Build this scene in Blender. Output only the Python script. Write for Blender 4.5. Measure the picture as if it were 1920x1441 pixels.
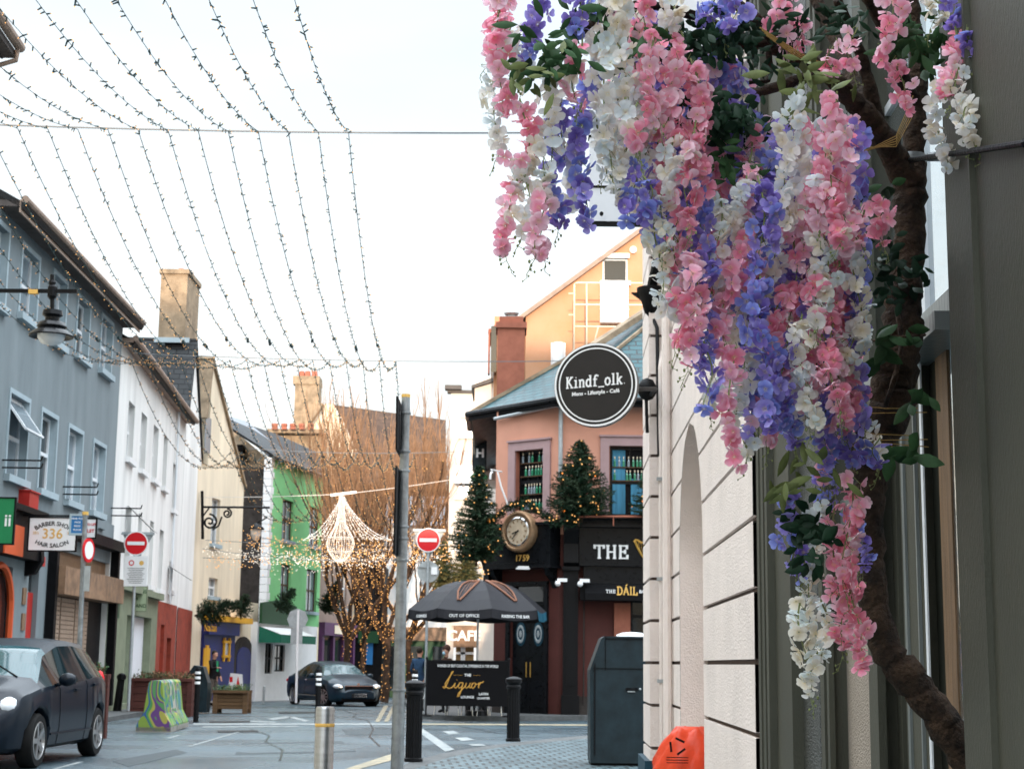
import bpy, bmesh, math, random
from mathutils import Vector, Matrix
R = math.radians
random.seed(7)
for o in list(bpy.data.objects): bpy.data.objects.remove(o)
sc = bpy.context.scene
# ------------------------------------------------------------- camera
FPX = 3000.0; CAMZ = 1.25
PITCH = math.atan(523 / FPX); ROLL = .0123
fw = Vector((0, math.cos(PITCH), math.sin(PITCH)))
r0 = Vector((1, 0, 0)); u0 = Vector((0, -math.sin(PITCH), math.cos(PITCH)))
rt = r0 * math.cos(ROLL) + u0 * math.sin(ROLL)
upv = u0 * math.cos(ROLL) - r0 * math.sin(ROLL)
CAM = Vector((0, 0, CAMZ))
cd = bpy.data.cameras.new('camera'); cam = bpy.data.objects.new('camera', cd)
sc.collection.objects.link(cam); sc.camera = cam
m = Matrix.Identity(4)
for i in range(3): m[i][0] = rt[i]; m[i][1] = upv[i]; m[i][2] = -fw[i]; m[i][3] = CAM[i]
cam.matrix_world = m
cd.sensor_width = 36; cd.lens = 36 * FPX / 1920; cd.clip_end = 2000; cd.clip_start = .05
cd.dof.use_dof = True; cd.dof.focus_distance = 4.3; cd.dof.aperture_fstop = 15
# ------------------------------------------------------------- world, sun, exposure
SUN_EL = R(7); SUN_AZ = R(-1)          # azimuth measured from straight behind the camera, to its right
w = bpy.data.worlds.new('World'); sc.world = w; w.use_nodes = True
nt = w.node_tree; bg = nt.nodes['Background']
sky = nt.nodes.new('ShaderNodeTexSky'); sky.sky_type = 'NISHITA'; sky.sun_disc = False
sky.sun_elevation = SUN_EL; sky.sun_rotation = math.pi - SUN_AZ; sky.air_density = 1.0; sky.dust_density = 2.0; sky.ozone_density = 1.0
# thin high cloud veil mixed into the sky
tc = nt.nodes.new('ShaderNodeTexCoord'); mp = nt.nodes.new('ShaderNodeMapping'); mp.inputs['Scale'].default_value = (1.2, 1.2, 3.5)
nz = nt.nodes.new('ShaderNodeTexNoise'); nz.inputs['Scale'].default_value = 2.2; nz.inputs['Detail'].default_value = 6
rp = nt.nodes.new('ShaderNodeValToRGB'); rp.color_ramp.elements[0].position = .35; rp.color_ramp.elements[0].color = (.70, .70, .70, 1)
rp.color_ramp.elements[1].position = .65; rp.color_ramp.elements[1].color = (.92, .92, .92, 1)
mx = nt.nodes.new('ShaderNodeMix'); mx.data_type = 'RGBA'
nt.links.new(tc.outputs['Generated'], mp.inputs['Vector']); nt.links.new(mp.outputs[0], nz.inputs['Vector'])
nt.links.new(nz.outputs[0], rp.inputs[0]); nt.links.new(rp.outputs[0], mx.inputs[0])
nt.links.new(sky.outputs[0], mx.inputs[6]); 
# the veil is thin and pale near the horizon and brightest high overhead
sx = nt.nodes.new('ShaderNodeSeparateXYZ'); nt.links.new(tc.outputs['Generated'], sx.inputs[0])
vr = nt.nodes.new('ShaderNodeValToRGB'); el = vr.color_ramp.elements
el[0].position = 0; el[0].color = (4.0 / 30, 4.05 / 30, 4.05 / 30, 1); el[1].position = 1; el[1].color = (24 / 30, 26 / 30, 28 / 30, 1)
for p_, c_ in ((.22, (3.95, 4.1, 4.15)), (.42, (3.6, 4.0, 4.25)), (.55, (12, 13.4, 14.6))): q_ = el.new(p_); q_.color = (*[v_ / 30 for v_ in c_], 1)
vm = nt.nodes.new('ShaderNodeVectorMath'); vm.operation = 'SCALE'; vm.inputs['Scale'].default_value = 30
nt.links.new(sx.outputs['Z'], vr.inputs[0]); nt.links.new(vr.outputs[0], vm.inputs[0]); nt.links.new(vm.outputs[0], mx.inputs[7])
nt.links.new(mx.outputs[2], bg.inputs[0]); bg.inputs[1].default_value = .11
sl = bpy.data.lights.new('sun', 'SUN'); sl.energy = 2.1; sl.angle = R(.5); sl.color = (1, .79, .60)
so = bpy.data.objects.new('sun', sl); sc.collection.objects.link(so)
sdir = Vector((math.sin(SUN_AZ) * math.cos(SUN_EL), -math.cos(SUN_AZ) * math.cos(SUN_EL), math.sin(SUN_EL)))
so.rotation_euler = sdir.to_track_quat('Z', 'Y').to_euler()
sc.view_settings.view_transform = 'Standard'; sc.view_settings.look = 'None'
sc.view_settings.exposure = 1.48; sc.view_settings.gamma = 1
# ------------------------------------------------------------- pixel -> world helpers
def ray(px, py):
    d = fw * FPX + rt * (px - 960) - upv * (py - 720.5)
    return d / d.y
def P(px, py, D): return CAM + ray(px, py) * D
def gz(y): return 0 if y < 24 else -.0092 * (min(y, 90) - 24)
def G(px, py, lift=0):
    d = ray(px, py); Y = (lift - CAMZ) / d.z
    for _ in range(30): Y = (gz(Y) + lift - CAMZ) / d.z
    return CAM + d * Y
# ------------------------------------------------------------- materials
def mat(name, col, rough=.7, metal=0, var=.12, scale=3, bump=0, bscale=60, spec=.22, col2=None, emit=None, estr=0, trans=0, coat=0, stretch=(1, 1, 1)):
    m = bpy.data.materials.new(name); m.use_nodes = True
    t = m.node_tree; b = t.nodes['Principled BSDF']
    b.inputs['Roughness'].default_value = rough; b.inputs['Metallic'].default_value = metal
    b.inputs['Specular IOR Level'].default_value = spec
    b.inputs['Base Color'].default_value = (*col, 1)
    if coat: b.inputs['Coat Weight'].default_value = coat; b.inputs['Coat Roughness'].default_value = .06
    if trans: b.inputs['Transmission Weight'].default_value = trans
    if emit: b.inputs['Emission Color'].default_value = (*emit, 1); b.inputs['Emission Strength'].default_value = estr
    if var or bump:
        tc = t.nodes.new('ShaderNodeTexCoord'); mp = t.nodes.new('ShaderNodeMapping'); mp.inputs['Scale'].default_value = stretch
        t.links.new(tc.outputs['Object'], mp.inputs[0])
    if var:
        n = t.nodes.new('ShaderNodeTexNoise'); n.inputs['Scale'].default_value = scale; n.inputs['Detail'].default_value = 8; n.inputs['Roughness'].default_value = .65
        t.links.new(mp.outputs[0], n.inputs['Vector'])
        r = t.nodes.new('ShaderNodeValToRGB'); c2 = col2 or tuple(c * (1 - 2 * var) for c in col)
        r.color_ramp.elements[0].position = .32; r.color_ramp.elements[1].position = .62
        r.color_ramp.elements[0].color = (*c2, 1); r.color_ramp.elements[1].color = (*col, 1)
        t.links.new(n.outputs[0], r.inputs[0]); t.links.new(r.outputs[0], b.inputs['Base Color'])
        ro = t.nodes.new('ShaderNodeMapRange'); ro.inputs[3].default_value = max(0, rough - .08); ro.inputs[4].default_value = min(1, rough + .1)
        t.links.new(n.outputs[0], ro.inputs[0]); t.links.new(ro.outputs[0], b.inputs['Roughness'])
    if bump:
        n2 = t.nodes.new('ShaderNodeTexNoise'); n2.inputs['Scale'].default_value = bscale; n2.inputs['Detail'].default_value = 5
        t.links.new(mp.outputs[0], n2.inputs['Vector'])
        bp = t.nodes.new('ShaderNodeBump'); bp.inputs['Strength'].default_value = bump; bp.inputs['Distance'].default_value = .02
        t.links.new(n2.outputs[0], bp.inputs['Height']); t.links.new(bp.outputs[0], b.inputs['Normal'])
    return m
M = {}
def defm(k, *a, **kw): M[k] = mat(k, *a, **kw)
defm('render_grey', (.215, .25, .265), .9, var=.13, scale=1.2, bump=.2, stretch=(1, 1, .25), col2=(.16, .19, .205))
defm('trim_grey', (.36, .44, .48), .7, var=.06)
defm('white_render', (.80, .79, .765), .88, var=.11, scale=1.1, bump=.15, stretch=(1, 1, .16))
defm('cream_render', (.82, .70, .53), .9, var=.12, scale=1.3, bump=.15, stretch=(1, 1, .16))
defm('green_render', (.24, .60, .26), .85, var=.06, scale=1, bump=.15)
defm('taupe_render', (.30, .22, .18), .9, var=.12, scale=1, bump=.2)
defm('salmon', (.58, .285, .20), .9, var=.05, scale=1.5, bump=.2)
defm('mauve_trim', (.36, .24, .24), .7, var=.06)
defm('oxblood', (.075, .022, .018), .7, var=.12, scale=2, bump=.1)
defm('orange_render', (.50, .272, .165), .9, var=.16, scale=.8, bump=.2, col2=(.46, .225, .115))
defm('terracotta', (.36, .13, .085), .9, var=.15, scale=2, bump=.3)
defm('stone', (.33, .25, .17), .95, var=.25, scale=2.5, bump=.6, bscale=14)
defm('dark_stone', (.05, .042, .038), .95, var=.3, scale=2.5, bump=.6, bscale=14)
defm('brown_wood', (.10, .055, .03), .7, var=.25, scale=4, stretch=(4, 4, .4))
defm('white_paint', (.80, .80, .80), .5, var=.04)
defm('white_clean', (.82, .82, .82), .45, var=0)
defm('pvc', (.74, .77, .80), .35, var=.03)
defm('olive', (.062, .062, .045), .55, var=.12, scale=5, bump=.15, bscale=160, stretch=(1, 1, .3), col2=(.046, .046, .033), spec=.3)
defm('olive_shade', (.016, .018, .013), .6, var=.15, scale=5, spec=.15)  # olive darkened in colour for the shade inside the recesses
defm('olive_rough', (.05, .052, .042), .3, var=.15, scale=9, bump=1.2, bscale=90, spec=.7)
defm('olive_gloss_lit', (.17, .19, .185), .3, var=.15, scale=8, bump=.15, bscale=60, spec=.7, stretch=(1, 1, .2))  # glossy olive with the moulding highlight put into a paler base colour
defm('rust_render', (.80, .705, .65), .9, var=.06, scale=2, bump=.45, bscale=70)
defm('groove', (.10, .075, .065), .95, var=.1)
defm('beige_blind', (.33, .28, .23), .7, var=.06, scale=5, bump=.6, bscale=120)
defm('tan_wood', (.24, .145, .08), .5, var=.3, scale=6, stretch=(8, 8, .5), bump=.2)
defm('black_gloss', (.007, .008, .010), .28, var=.2, scale=8, spec=.2)
defm('black_matt', (.006, .006, .007), .55, var=.2, scale=10, bump=.1, spec=.1)
defm('sign_face', (.022, .019, .017), .5, var=.08, scale=6)
defm('iron', (.006, .006, .007), .45, var=.2, scale=14, bump=.2, spec=.15)
defm('galv', (.33, .35, .36), .38, metal=.7, var=.2, scale=9, bump=.05)
defm('pale_steel', (.42, .45, .46), .45, metal=.4, var=.12, scale=9)
defm('stainless', (.48, .50, .52), .30, metal=1, var=.12, scale=3, stretch=(1, 1, 12))
defm('glass', (.012, .016, .018), .04, var=0, spec=1.0)
defm('glass_pale', (.20, .24, .27), .05, var=0, spec=1.0)
defm('bright_glass', (.62, .68, .70), .06, metal=.9, var=0, spec=1)
defm('frosted', (.82, .88, .90), .35, var=.05, scale=2, spec=.8)
defm('car_glass', (.006, .014, .017), .05, var=0, spec=.2)
defm('screen_glass', (.012, .060, .072), .06, var=0, spec=.6)  # sky reflection put into the teal base colour
defm('slate', (.030, .085, .105), .5, var=.35, scale=5, bump=.4, bscale=20)
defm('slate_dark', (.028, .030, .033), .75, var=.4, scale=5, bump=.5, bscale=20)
defm('slate_lit', (.20, .22, .25), .5, var=.2, scale=3, bump=.3, bscale=20)  # paler slate; on the gable slope sunlight is put into the colour
defm('roof_brown', (.085, .052, .036), .9, var=.35, scale=2.5, bump=.6, bscale=18)
defm('lead', (.10, .09, .085), .6, var=.2, scale=4)
defm('gutter', (.33, .24, .19), .6, var=.15, scale=4)
defm('soffit', (.10, .085, .08), .8, var=.2, scale=4)
defm('red_paint', (.42, .025, .02), .45, var=.1)
defm('wall_red', (.34, .06, .035), .75, var=.25, scale=3, bump=.2)
defm('sign_red', (.60, .015, .022), .35, var=0)
defm('orange_paint', (.62, .10, .03), .45, var=.08)
defm('sign_green', (.02, .22, .085), .45, var=.05)
defm('dark_green', (.02, .07, .03), .5, var=.15)
defm('awning_green', (.02, .16, .10), .7, var=.08)
defm('sage', (.22, .25, .17), .8, var=.12)
defm('sage_sign', (.42, .50, .33), .7, var=.05)
defm('blue_sign', (.03, .16, .38), .45, var=.03)
defm('pub_blue', (.016, .022, .14), .5, var=.2, scale=4)
defm('yellow_paint', (.75, .38, .02), .5, var=.08)
defm('purple_paint', (.10, .035, .10), .5, var=.12)
defm('shutter', (.38, .28, .21), .5, metal=.2, var=.12, scale=4)
defm('bronze_panel', (.30, .18, .11), .5, var=.3, scale=3)
defm('gold', (.70, .42, .10), .35, metal=.6, var=.1, scale=8)
defm('gold_flat', (.75, .45, .12), .6, var=.05)
defm('brass_pale', (.42, .26, .15), .35, metal=.5, var=.15, scale=8)
defm('clock_face', (.62, .50, .36), .5, var=.08)
defm('navy_paint', (.006, .024, .040), .3, metal=0, var=.08, scale=60, coat=.15, spec=.25)
defm('blue_black_paint', (.005, .010, .018), .3, metal=0, var=.08, scale=60, coat=.12, spec=.2)
defm('tyre', (.008, .008, .008), .8, var=.2, scale=20)
defm('alloy', (.50, .50, .50), .3, metal=.9, var=.08, scale=10)
defm('chrome', (.65, .65, .65), .12, metal=1, var=0)
defm('lamp_lens', (.70, .74, .78), .08, var=0, spec=1)
defm('lamp_lit', (.9, .9, .9), .2, var=0, emit=(1, .78, .5), estr=3)
defm('plate_white', (.75, .75, .74), .5, var=0)
defm('cabinet', (.011, .024, .031), .45, var=.28, scale=4.5, bump=.08, bscale=90, spec=.3)
defm('teal_plinth', (.012, .055, .085), .5, var=.2, scale=5)
defm('bag_orange', (.66, .060, .020), .32, var=.12, scale=5, bump=.5, bscale=9)
defm('planter_red', (.10, .035, .028), .75, var=.2, scale=5, stretch=(.3, .3, 4), bump=.2)
defm('planter_wood', (.15, .085, .042), .75, var=.25, scale=5, stretch=(.3, .3, 4), bump=.3)
defm('leaf_green', (.035, .09, .03), .6, var=.3, scale=15)
defm('leaf_dark', (.012, .04, .018), .55, var=.3, scale=15)
defm('leaf_pale', (.15, .18, .06), .55, var=.25, scale=15)
defm('leaf_dry', (.11, .065, .03), .8, var=.35, scale=15)
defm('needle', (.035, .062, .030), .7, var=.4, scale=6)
defm('needle_lit', (.16, .15, .06), .7, var=.4, scale=6)  # sunlit copy of needle, warm light put into the colour
defm('bark', (.060, .036, .022), .85, var=.4, scale=13, bump=1, bscale=60, col2=(.010, .007, .006))
defm('bark_warm', (.085, .050, .032), .9, var=.4, scale=5, bump=.8, bscale=30)
defm('twig', (.37, .205, .11), .9, var=.3, scale=3)
defm('twine', (.42, .26, .08), .8, var=.2, scale=30)
defm('stem_green', (.20, .23, .09), .7, var=.2, scale=20)
defm('cable', (.012, .035, .038), .6, var=0)
defm('wire_grey', (.16, .17, .18), .6, var=0)
defm('bulb_glow', (.5, .3, .12), .4, var=0, emit=(1, .48, .16), estr=.6)
defm('bulb_warm', (.8, .5, .2), .4, var=0, emit=(1, .36, .05), estr=.26)
defm('bulb_white', (.9, .88, .82), .4, var=0, emit=(1, .82, .62), estr=.35)
defm('skin', (.50, .27, .19), .55, var=.06)
defm('cloth_black', (.014, .014, .016), .85, var=.2, scale=12)
defm('cloth_green', (.03, .28, .13), .85, var=.1)
defm('cloth_grey', (.12, .10, .085), .9, var=.2, scale=12)
defm('cloth_navy', (.02, .05, .10), .9, var=.2, scale=12)
defm('cloth_brown', (.06, .03, .02), .9, var=.2, scale=12)
defm('hair', (.03, .022, .016), .8, var=.2, scale=30)
defm('mask_blue', (.35, .55, .65), .8, var=0)
defm('canopy', (.012, .012, .016), .6, var=.2, scale=3, spec=.25)
defm('canopy_blue', (.018, .10, .155), .6, var=.15, scale=4)
defm('copper_print', (.22, .095, .055), .6, var=.1, scale=8)
defm('banner', (.003, .003, .004), .6, var=.15, scale=4, spec=.12)
defm('script_gold', (.62, .34, .07), .6, var=0)
defm('bottle_green', (.02, .20, .10), .15, var=0, spec=1)
defm('interior', (.10, .035, .02), .8, var=.3, scale=3)
defm('interior_warm', (.35, .22, .1), .8, var=.3, scale=2)
defm('curtain_blue', (.06, .22, .34), .8, var=.2, scale=3, stretch=(6, 6, .3))
defm('concrete', (.30, .28, .25), .9, var=.2, scale=6, bump=.4)
defm('sun_white', (.72, .66, .60), .85, var=.07, scale=1, bump=.1)
defm('marking', (.30, .31, .30), .7, var=.35, scale=5, col2=(.10, .13, .14))
defm('marking_yellow', (.36, .30, .20), .7, var=.35, scale=5, col2=(.11, .12, .11))
defm('patch', (.040, .055, .062), .45, var=.3, scale=9, bump=.5, bscale=80, col2=(.018, .026, .030))
defm('tar', (.008, .010, .012), .3, var=.2, scale=9)
defm('kerb', (.11, .115, .115), .8, var=.25, scale=5, bump=.3)
defm('fascia_lightbox', (.76, .79, .84), .5, var=.03)

M['car_glass'].node_tree.nodes['Principled BSDF'].inputs['IOR'].default_value = 1.18
def pattern_mat(name, kind, base, dark, rough, sx, sy, gap=.06, bump=.5):
    """brick node surfaces: cobbles and slates"""
    m = bpy.data.materials.new(name); m.use_nodes = True; t = m.node_tree; b = t.nodes['Principled BSDF']; b.inputs['Specular IOR Level'].default_value = .3
    tc = t.nodes.new('ShaderNodeTexCoord'); br = t.nodes.new('ShaderNodeTexBrick')
    mp = t.nodes.new('ShaderNodeMapping'); mp.inputs['Rotation'].default_value = (0, 0, R(-4) if kind == 'cobble' else 0)
    t.links.new(tc.outputs['Object' if kind == 'cobble' else 'UV'], mp.inputs[0]); t.links.new(mp.outputs[0], br.inputs['Vector'])
    br.inputs['Scale'].default_value = 1; br.inputs['Brick Width'].default_value = sx; br.inputs['Row Height'].default_value = sy
    br.inputs['Mortar Size'].default_value = gap * sy; br.inputs['Mortar Smooth'].default_value = .3
    br.inputs['Color1'].default_value = (*base, 1); br.inputs['Color2'].default_value = (*[c * .6 for c in base], 1)
    br.inputs['Mortar'].default_value = (*dark, 1)
    n = t.nodes.new('ShaderNodeTexNoise'); n.inputs['Scale'].default_value = 5; n.inputs['Detail'].default_value = 6
    t.links.new(tc.outputs['Object'], n.inputs['Vector'])
    mx = t.nodes.new('ShaderNodeMix'); mx.data_type = 'RGBA'; mx.blend_type = 'MULTIPLY'; mx.inputs[0].default_value = .6
    t.links.new(br.outputs['Color'], mx.inputs[6]); t.links.new(n.outputs[0], mx.inputs[7]); t.links.new(mx.outputs[2], b.inputs['Base Color'])
    bp = t.nodes.new('ShaderNodeBump'); bp.inputs['Strength'].default_value = bump; bp.inputs['Distance'].default_value = .02; bp.invert = True
    t.links.new(br.outputs['Fac'], bp.inputs['Height']); t.links.new(bp.outputs[0], b.inputs['Normal'])
    ro = t.nodes.new('ShaderNodeMapRange'); ro.inputs[3].default_value = rough - .12; ro.inputs[4].default_value = rough + .15
    t.links.new(n.outputs[0], ro.inputs[0]); t.links.new(ro.outputs[0], b.inputs['Roughness'])
    M[name] = m
pattern_mat('cobble', 'cobble', (.13, .19, .21), (.028, .03, .03), .45, .20, .34, .06, .8)
pattern_mat('slate_roof', 'uv', (.014, .105, .125), (.006, .014, .018), .42, .42, .22, .10, .8)
pattern_mat('slate_roof_dark', 'uv', (.05, .055, .06), (.01, .012, .014), .7, .42, .22, .10, .8)
# wet asphalt
def asphalt():
    m = bpy.data.materials.new('asphalt'); m.use_nodes = True; t = m.node_tree; b = t.nodes['Principled BSDF']
    tc = t.nodes.new('ShaderNodeTexCoord')
    def noise(s, d=6):
        n = t.nodes.new('ShaderNodeTexNoise'); n.inputs['Scale'].default_value = s; n.inputs['Detail'].default_value = d
        t.links.new(tc.outputs['Object'], n.inputs['Vector']); return n
    n1, n2, n3 = noise(.35), noise(22, 8), noise(90, 3)
    r = t.nodes.new('ShaderNodeValToRGB'); r.color_ramp.elements[0].position = .3; r.color_ramp.elements[1].position = .7
    r.color_ramp.elements[0].color = (.016, .030, .038, 1); r.color_ramp.elements[1].color = (.068, .108, .130, 1)
    mx = t.nodes.new('ShaderNodeMix'); mx.inputs[0].default_value = .55
    t.links.new(n1.outputs[0], mx.inputs[2]); t.links.new(n2.outputs[0], mx.inputs[3]); t.links.new(mx.outputs[0], r.inputs[0])
    t.links.new(r.outputs[0], b.inputs['Base Color'])
    ro = t.nodes.new('ShaderNodeMapRange'); ro.inputs[1].default_value = .35; ro.inputs[2].default_value = .65; ro.inputs[3].default_value = .16; ro.inputs[4].default_value = .42
    t.links.new(n1.outputs[0], ro.inputs[0]); t.links.new(ro.outputs[0], b.inputs['Roughness'])
    bp = t.nodes.new('ShaderNodeBump'); bp.inputs['Strength'].default_value = .7; bp.inputs['Distance'].default_value = .02
    t.links.new(n3.outputs[0], bp.inputs['Height']); t.links.new(bp.outputs[0], b.inputs['Normal'])
    M['asphalt'] = m
asphalt()
# petals: colour attribute carries each petal's own dye, light passes through the silk
def petal_mat():
    m = bpy.data.materials.new('silk_petal'); m.use_nodes = True; t = m.node_tree; b = t.nodes['Principled BSDF']
    at = t.nodes.new('ShaderNodeAttribute'); at.attribute_name = 'dye'
    b.inputs['Roughness'].default_value = .75; b.inputs['Specular IOR Level'].default_value = .25
    tr = t.nodes.new('ShaderNodeBsdfTranslucent'); ms = t.nodes.new('ShaderNodeMixShader'); ms.inputs[0].default_value = .42
    t.links.new(at.outputs['Color'], b.inputs['Base Color']); t.links.new(at.outputs['Color'], tr.inputs[0])
    t.links.new(b.outputs[0], ms.inputs[1]); t.links.new(tr.outputs[0], ms.inputs[2])
    t.links.new(ms.outputs[0], t.nodes['Material Output'].inputs[0])
    n = t.nodes.new('ShaderNodeTexNoise'); n.inputs['Scale'].default_value = 90
    tc = t.nodes.new('ShaderNodeTexCoord'); t.links.new(tc.outputs['Object'], n.inputs['Vector'])
    bp = t.nodes.new('ShaderNodeBump'); bp.inputs['Strength'].default_value = .35; bp.inputs['Distance'].default_value = .01
    t.links.new(n.outputs[0], bp.inputs['Height']); t.links.new(bp.outputs[0], b.inputs['Normal'])
    M['petal'] = m
petal_mat()
# painted concrete barrier: bands of colour in swirls
def graffiti():
    m = bpy.data.materials.new('mural_paint'); m.use_nodes = True; t = m.node_tree; b = t.nodes['Principled BSDF']
    tc = t.nodes.new('ShaderNodeTexCoord'); n = t.nodes.new('ShaderNodeTexNoise')
    n.inputs['Scale'].default_value = 1.15; n.inputs['Distortion'].default_value = 1.6; n.inputs['Detail'].default_value = .6
    t.links.new(tc.outputs['Object'], n.inputs['Vector'])
    r = t.nodes.new('ShaderNodeValToRGB'); r.color_ramp.interpolation = 'CONSTANT'
    cols = [(0, (.30, .03, .03)), (.36, (.16, .24, .03)), (.42, (.015, .07, .20)), (.45, (.05, .20, .05)), (.50, (.30, .28, .05)), (.53, (.09, .03, .14)), (.56, (.06, .20, .06)), (.61, (.32, .29, .24)), (.66, (.02, .16, .17))]
    e = r.color_ramp.elements; e[0].position = 0; e[0].color = (*cols[0][1], 1); e[1].position = .30; e[1].color = (*cols[1][1], 1)
    for p, c in cols[2:]: q = e.new(p); q.color = (*c, 1)
    t.links.new(n.outputs['Fac'], r.inputs[0]); t.links.new(r.outputs[0], b.inputs['Base Color']); b.inputs['Roughness'].default_value = .7
    M['mural'] = m
graffiti()
# ------------------------------------------------------------- mesh builder
BASE = {}
class MB:
    def __init__(s): s.v = []; s.f = []; s.fm = []; s.cur = 0; s.uv = {}; s.col = None
    def m(s, i): s.cur = i; return s
    def add(s, vs, fs, uvs=None):
        o = len(s.v); s.v += [Vector(v) for v in vs]
        for k, f in enumerate(fs):
            if uvs: s.uv[len(s.f)] = uvs[k]
            s.f.append([i + o for i in f]); s.fm.append(s.cur)
        return s
    def quad(s, a, b, c, d): return s.add([a, b, c, d], [(0, 1, 2, 3)])
    def box(s, c, size, ax=None):
        X, Y, Z = ax or (Vector((1, 0, 0)), Vector((0, 1, 0)), Vector((0, 0, 1)))
        c = Vector(c); x, y, z = X * size[0] / 2, Y * size[1] / 2, Z * size[2] / 2
        vs = [c + x * i + y * j + z * k for i in (-1, 1) for j in (-1, 1) for k in (-1, 1)]
        return s.add(vs, [(0, 1, 3, 2), (4, 6, 7, 5), (0, 4, 5, 1), (2, 3, 7, 6), (0, 2, 6, 4), (1, 5, 7, 3)])
    def bar(s, p, q, w, h=None, up=None):
        p, q = Vector(p), Vector(q); d = (q - p); L = d.length
        if L < 1e-6: return s
        d /= L; up = Vector(up) if up else Vector((0, 0, 1))
        x = d.cross(up)
        if x.length < 1e-3: x = d.cross(Vector((0, 1, 0)))
        x.normalize(); y = x.cross(d)
        return s.box((p + q) / 2, (L, w, h or w), (d, x, y))
    def tube(s, pts, r, n=8, cap=True, rr=None):
        pts = [Vector(p) for p in pts]; rings = []; prev = None
        for i, p in enumerate(pts):
            t = (pts[min(i + 1, len(pts) - 1)] - pts[max(i - 1, 0)])
            if t.length < 1e-9: t = Vector((0, 0, 1))
            t.normalize()
            if prev is None:
                a = t.orthogonal().normalized()
            else:
                a = prev - t * prev.dot(t)
                a = a.normalized() if a.length > 1e-6 else t.orthogonal().normalized()
            prev = a; b = t.cross(a); ra = rr[i] if rr else r
            rings.append([p + (a * math.cos(2 * math.pi * k / n) + b * math.sin(2 * math.pi * k / n)) * ra for k in range(n)])
        vs = [v for g in rings for v in g]; fs = []
        for i in range(len(pts) - 1):
            for k in range(n):
                fs.append((i * n + k, i * n + (k + 1) % n, (i + 1) * n + (k + 1) % n, (i + 1) * n + k))
        if cap: fs += [tuple(range(n - 1, -1, -1)), tuple((len(pts) - 1) * n + k for k in range(n))]
        return s.add(vs, fs)
    def cyl(s, p, q, r, r2=None, n=12): return s.tube([p, q], r, n, rr=[r, r if r2 is None else r2])
    def lathe(s, c, prof, n=20, ax=None):
        X, Y, Z = ax or (Vector((1, 0, 0)), Vector((0, 1, 0)), Vector((0, 0, 1))); c = Vector(c)
        vs = [c + Z * z + (X * math.cos(2 * math.pi * k / n) + Y * math.sin(2 * math.pi * k / n)) * max(r, 1e-4) for r, z in prof for k in range(n)]
        fs = [(i * n + k, i * n + (k + 1) % n, (i + 1) * n + (k + 1) % n, (i + 1) * n + k) for i in range(len(prof) - 1) for k in range(n)]
        return s.add(vs, fs)
    def ball(s, c, r, n=10, sc=(1, 1, 1), ax=None):
        X, Y, Z = ax or (Vector((1, 0, 0)), Vector((0, 1, 0)), Vector((0, 0, 1)))
        k = n // 2
        return s.lathe(c, [(r * math.sin(math.pi * i / k), -r * sc[2] * math.cos(math.pi * i / k)) for i in range(k + 1)], n, (X * sc[0], Y * sc[1], Z))
    def poly(s, pts): return s.add(pts, [tuple(range(len(pts)))])
    def prism(s, pts, d):
        """polygon pts (3-D, planar) given thickness vector d"""
        d = Vector(d); pts = [Vector(p) for p in pts]; n = len(pts)
        fs = [tuple(range(n)), tuple(range(2 * n - 1, n - 1, -1))] + [(i, i + n, (i + 1) % n + n, (i + 1) % n) for i in range(n)]
        return s.add(pts + [p + d for p in pts], fs)
    def slab(s, a, b, c, d, th, us=1, vs=1):
        """roof plane a-b (eave) to c-d (ridge), uv in metres"""
        a, b, c, d = map(Vector, (a, b, c, d)); n = (b - a).cross(d - a).normalized() * th
        L1, L2 = (b - a).length, (d - a).length
        x = (b - a).normalized(); y = n.normalized().cross(x)
        uv = [((p - a).dot(x), (p - a).dot(y)) for p in (a, b, c, d)]
        s.add([a, b, c, d], [(0, 1, 2, 3)], [uv])
        e = [p - n for p in (a, b, c, d)]
        s.add([a, b, c, d] + e, [(7, 6, 5, 4), (0, 4, 5, 1), (1, 5, 6, 2), (2, 6, 7, 3), (3, 7, 4, 0)], [[(0, 0)] * 4] * 5)
        return s
    def text(s, txt, o, u, v, h, align='CENTER', bold=0, arc=None, th=.004):
        """flat lettering: o = anchor, u = reading direction, v = up, h = letter height"""
        o, u, v = Vector(o), Vector(u).normalized(), Vector(v).normalized(); n = u.cross(v)
        cu = bpy.data.curves.new('t', 'FONT'); cu.body = txt; cu.size = h * 1.38; cu.align_x = align; cu.align_y = 'CENTER'
        cu.offset = bold * h; cu.resolution_u = 3; cu.extrude = th / 2
        ob = bpy.data.objects.new('t', cu); sc.collection.objects.link(ob)
        dg = bpy.context.evaluated_depsgraph_get(); me = bpy.data.meshes.new_from_object(ob.evaluated_get(dg))
        vs = []
        for p in me.vertices:
            x, y = p.co.x, p.co.y
            if arc:
                th_ = x / arc; rr = abs(arc) + (y if arc > 0 else -y)
                x2 = rr * math.sin(abs(th_) * (1 if x > 0 else -1)); y2 = (rr * math.cos(th_) - abs(arc)) * (1 if arc > 0 else -1)
                x, y = x2, y2
            vs.append(o + u * x + v * y + n * (p.co.z + th / 2))
        s.add(vs, [tuple(p.vertices) for p in me.polygons])
        bpy.data.objects.remove(ob); bpy.data.curves.remove(cu); bpy.data.meshes.remove(me)
        return s
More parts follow.
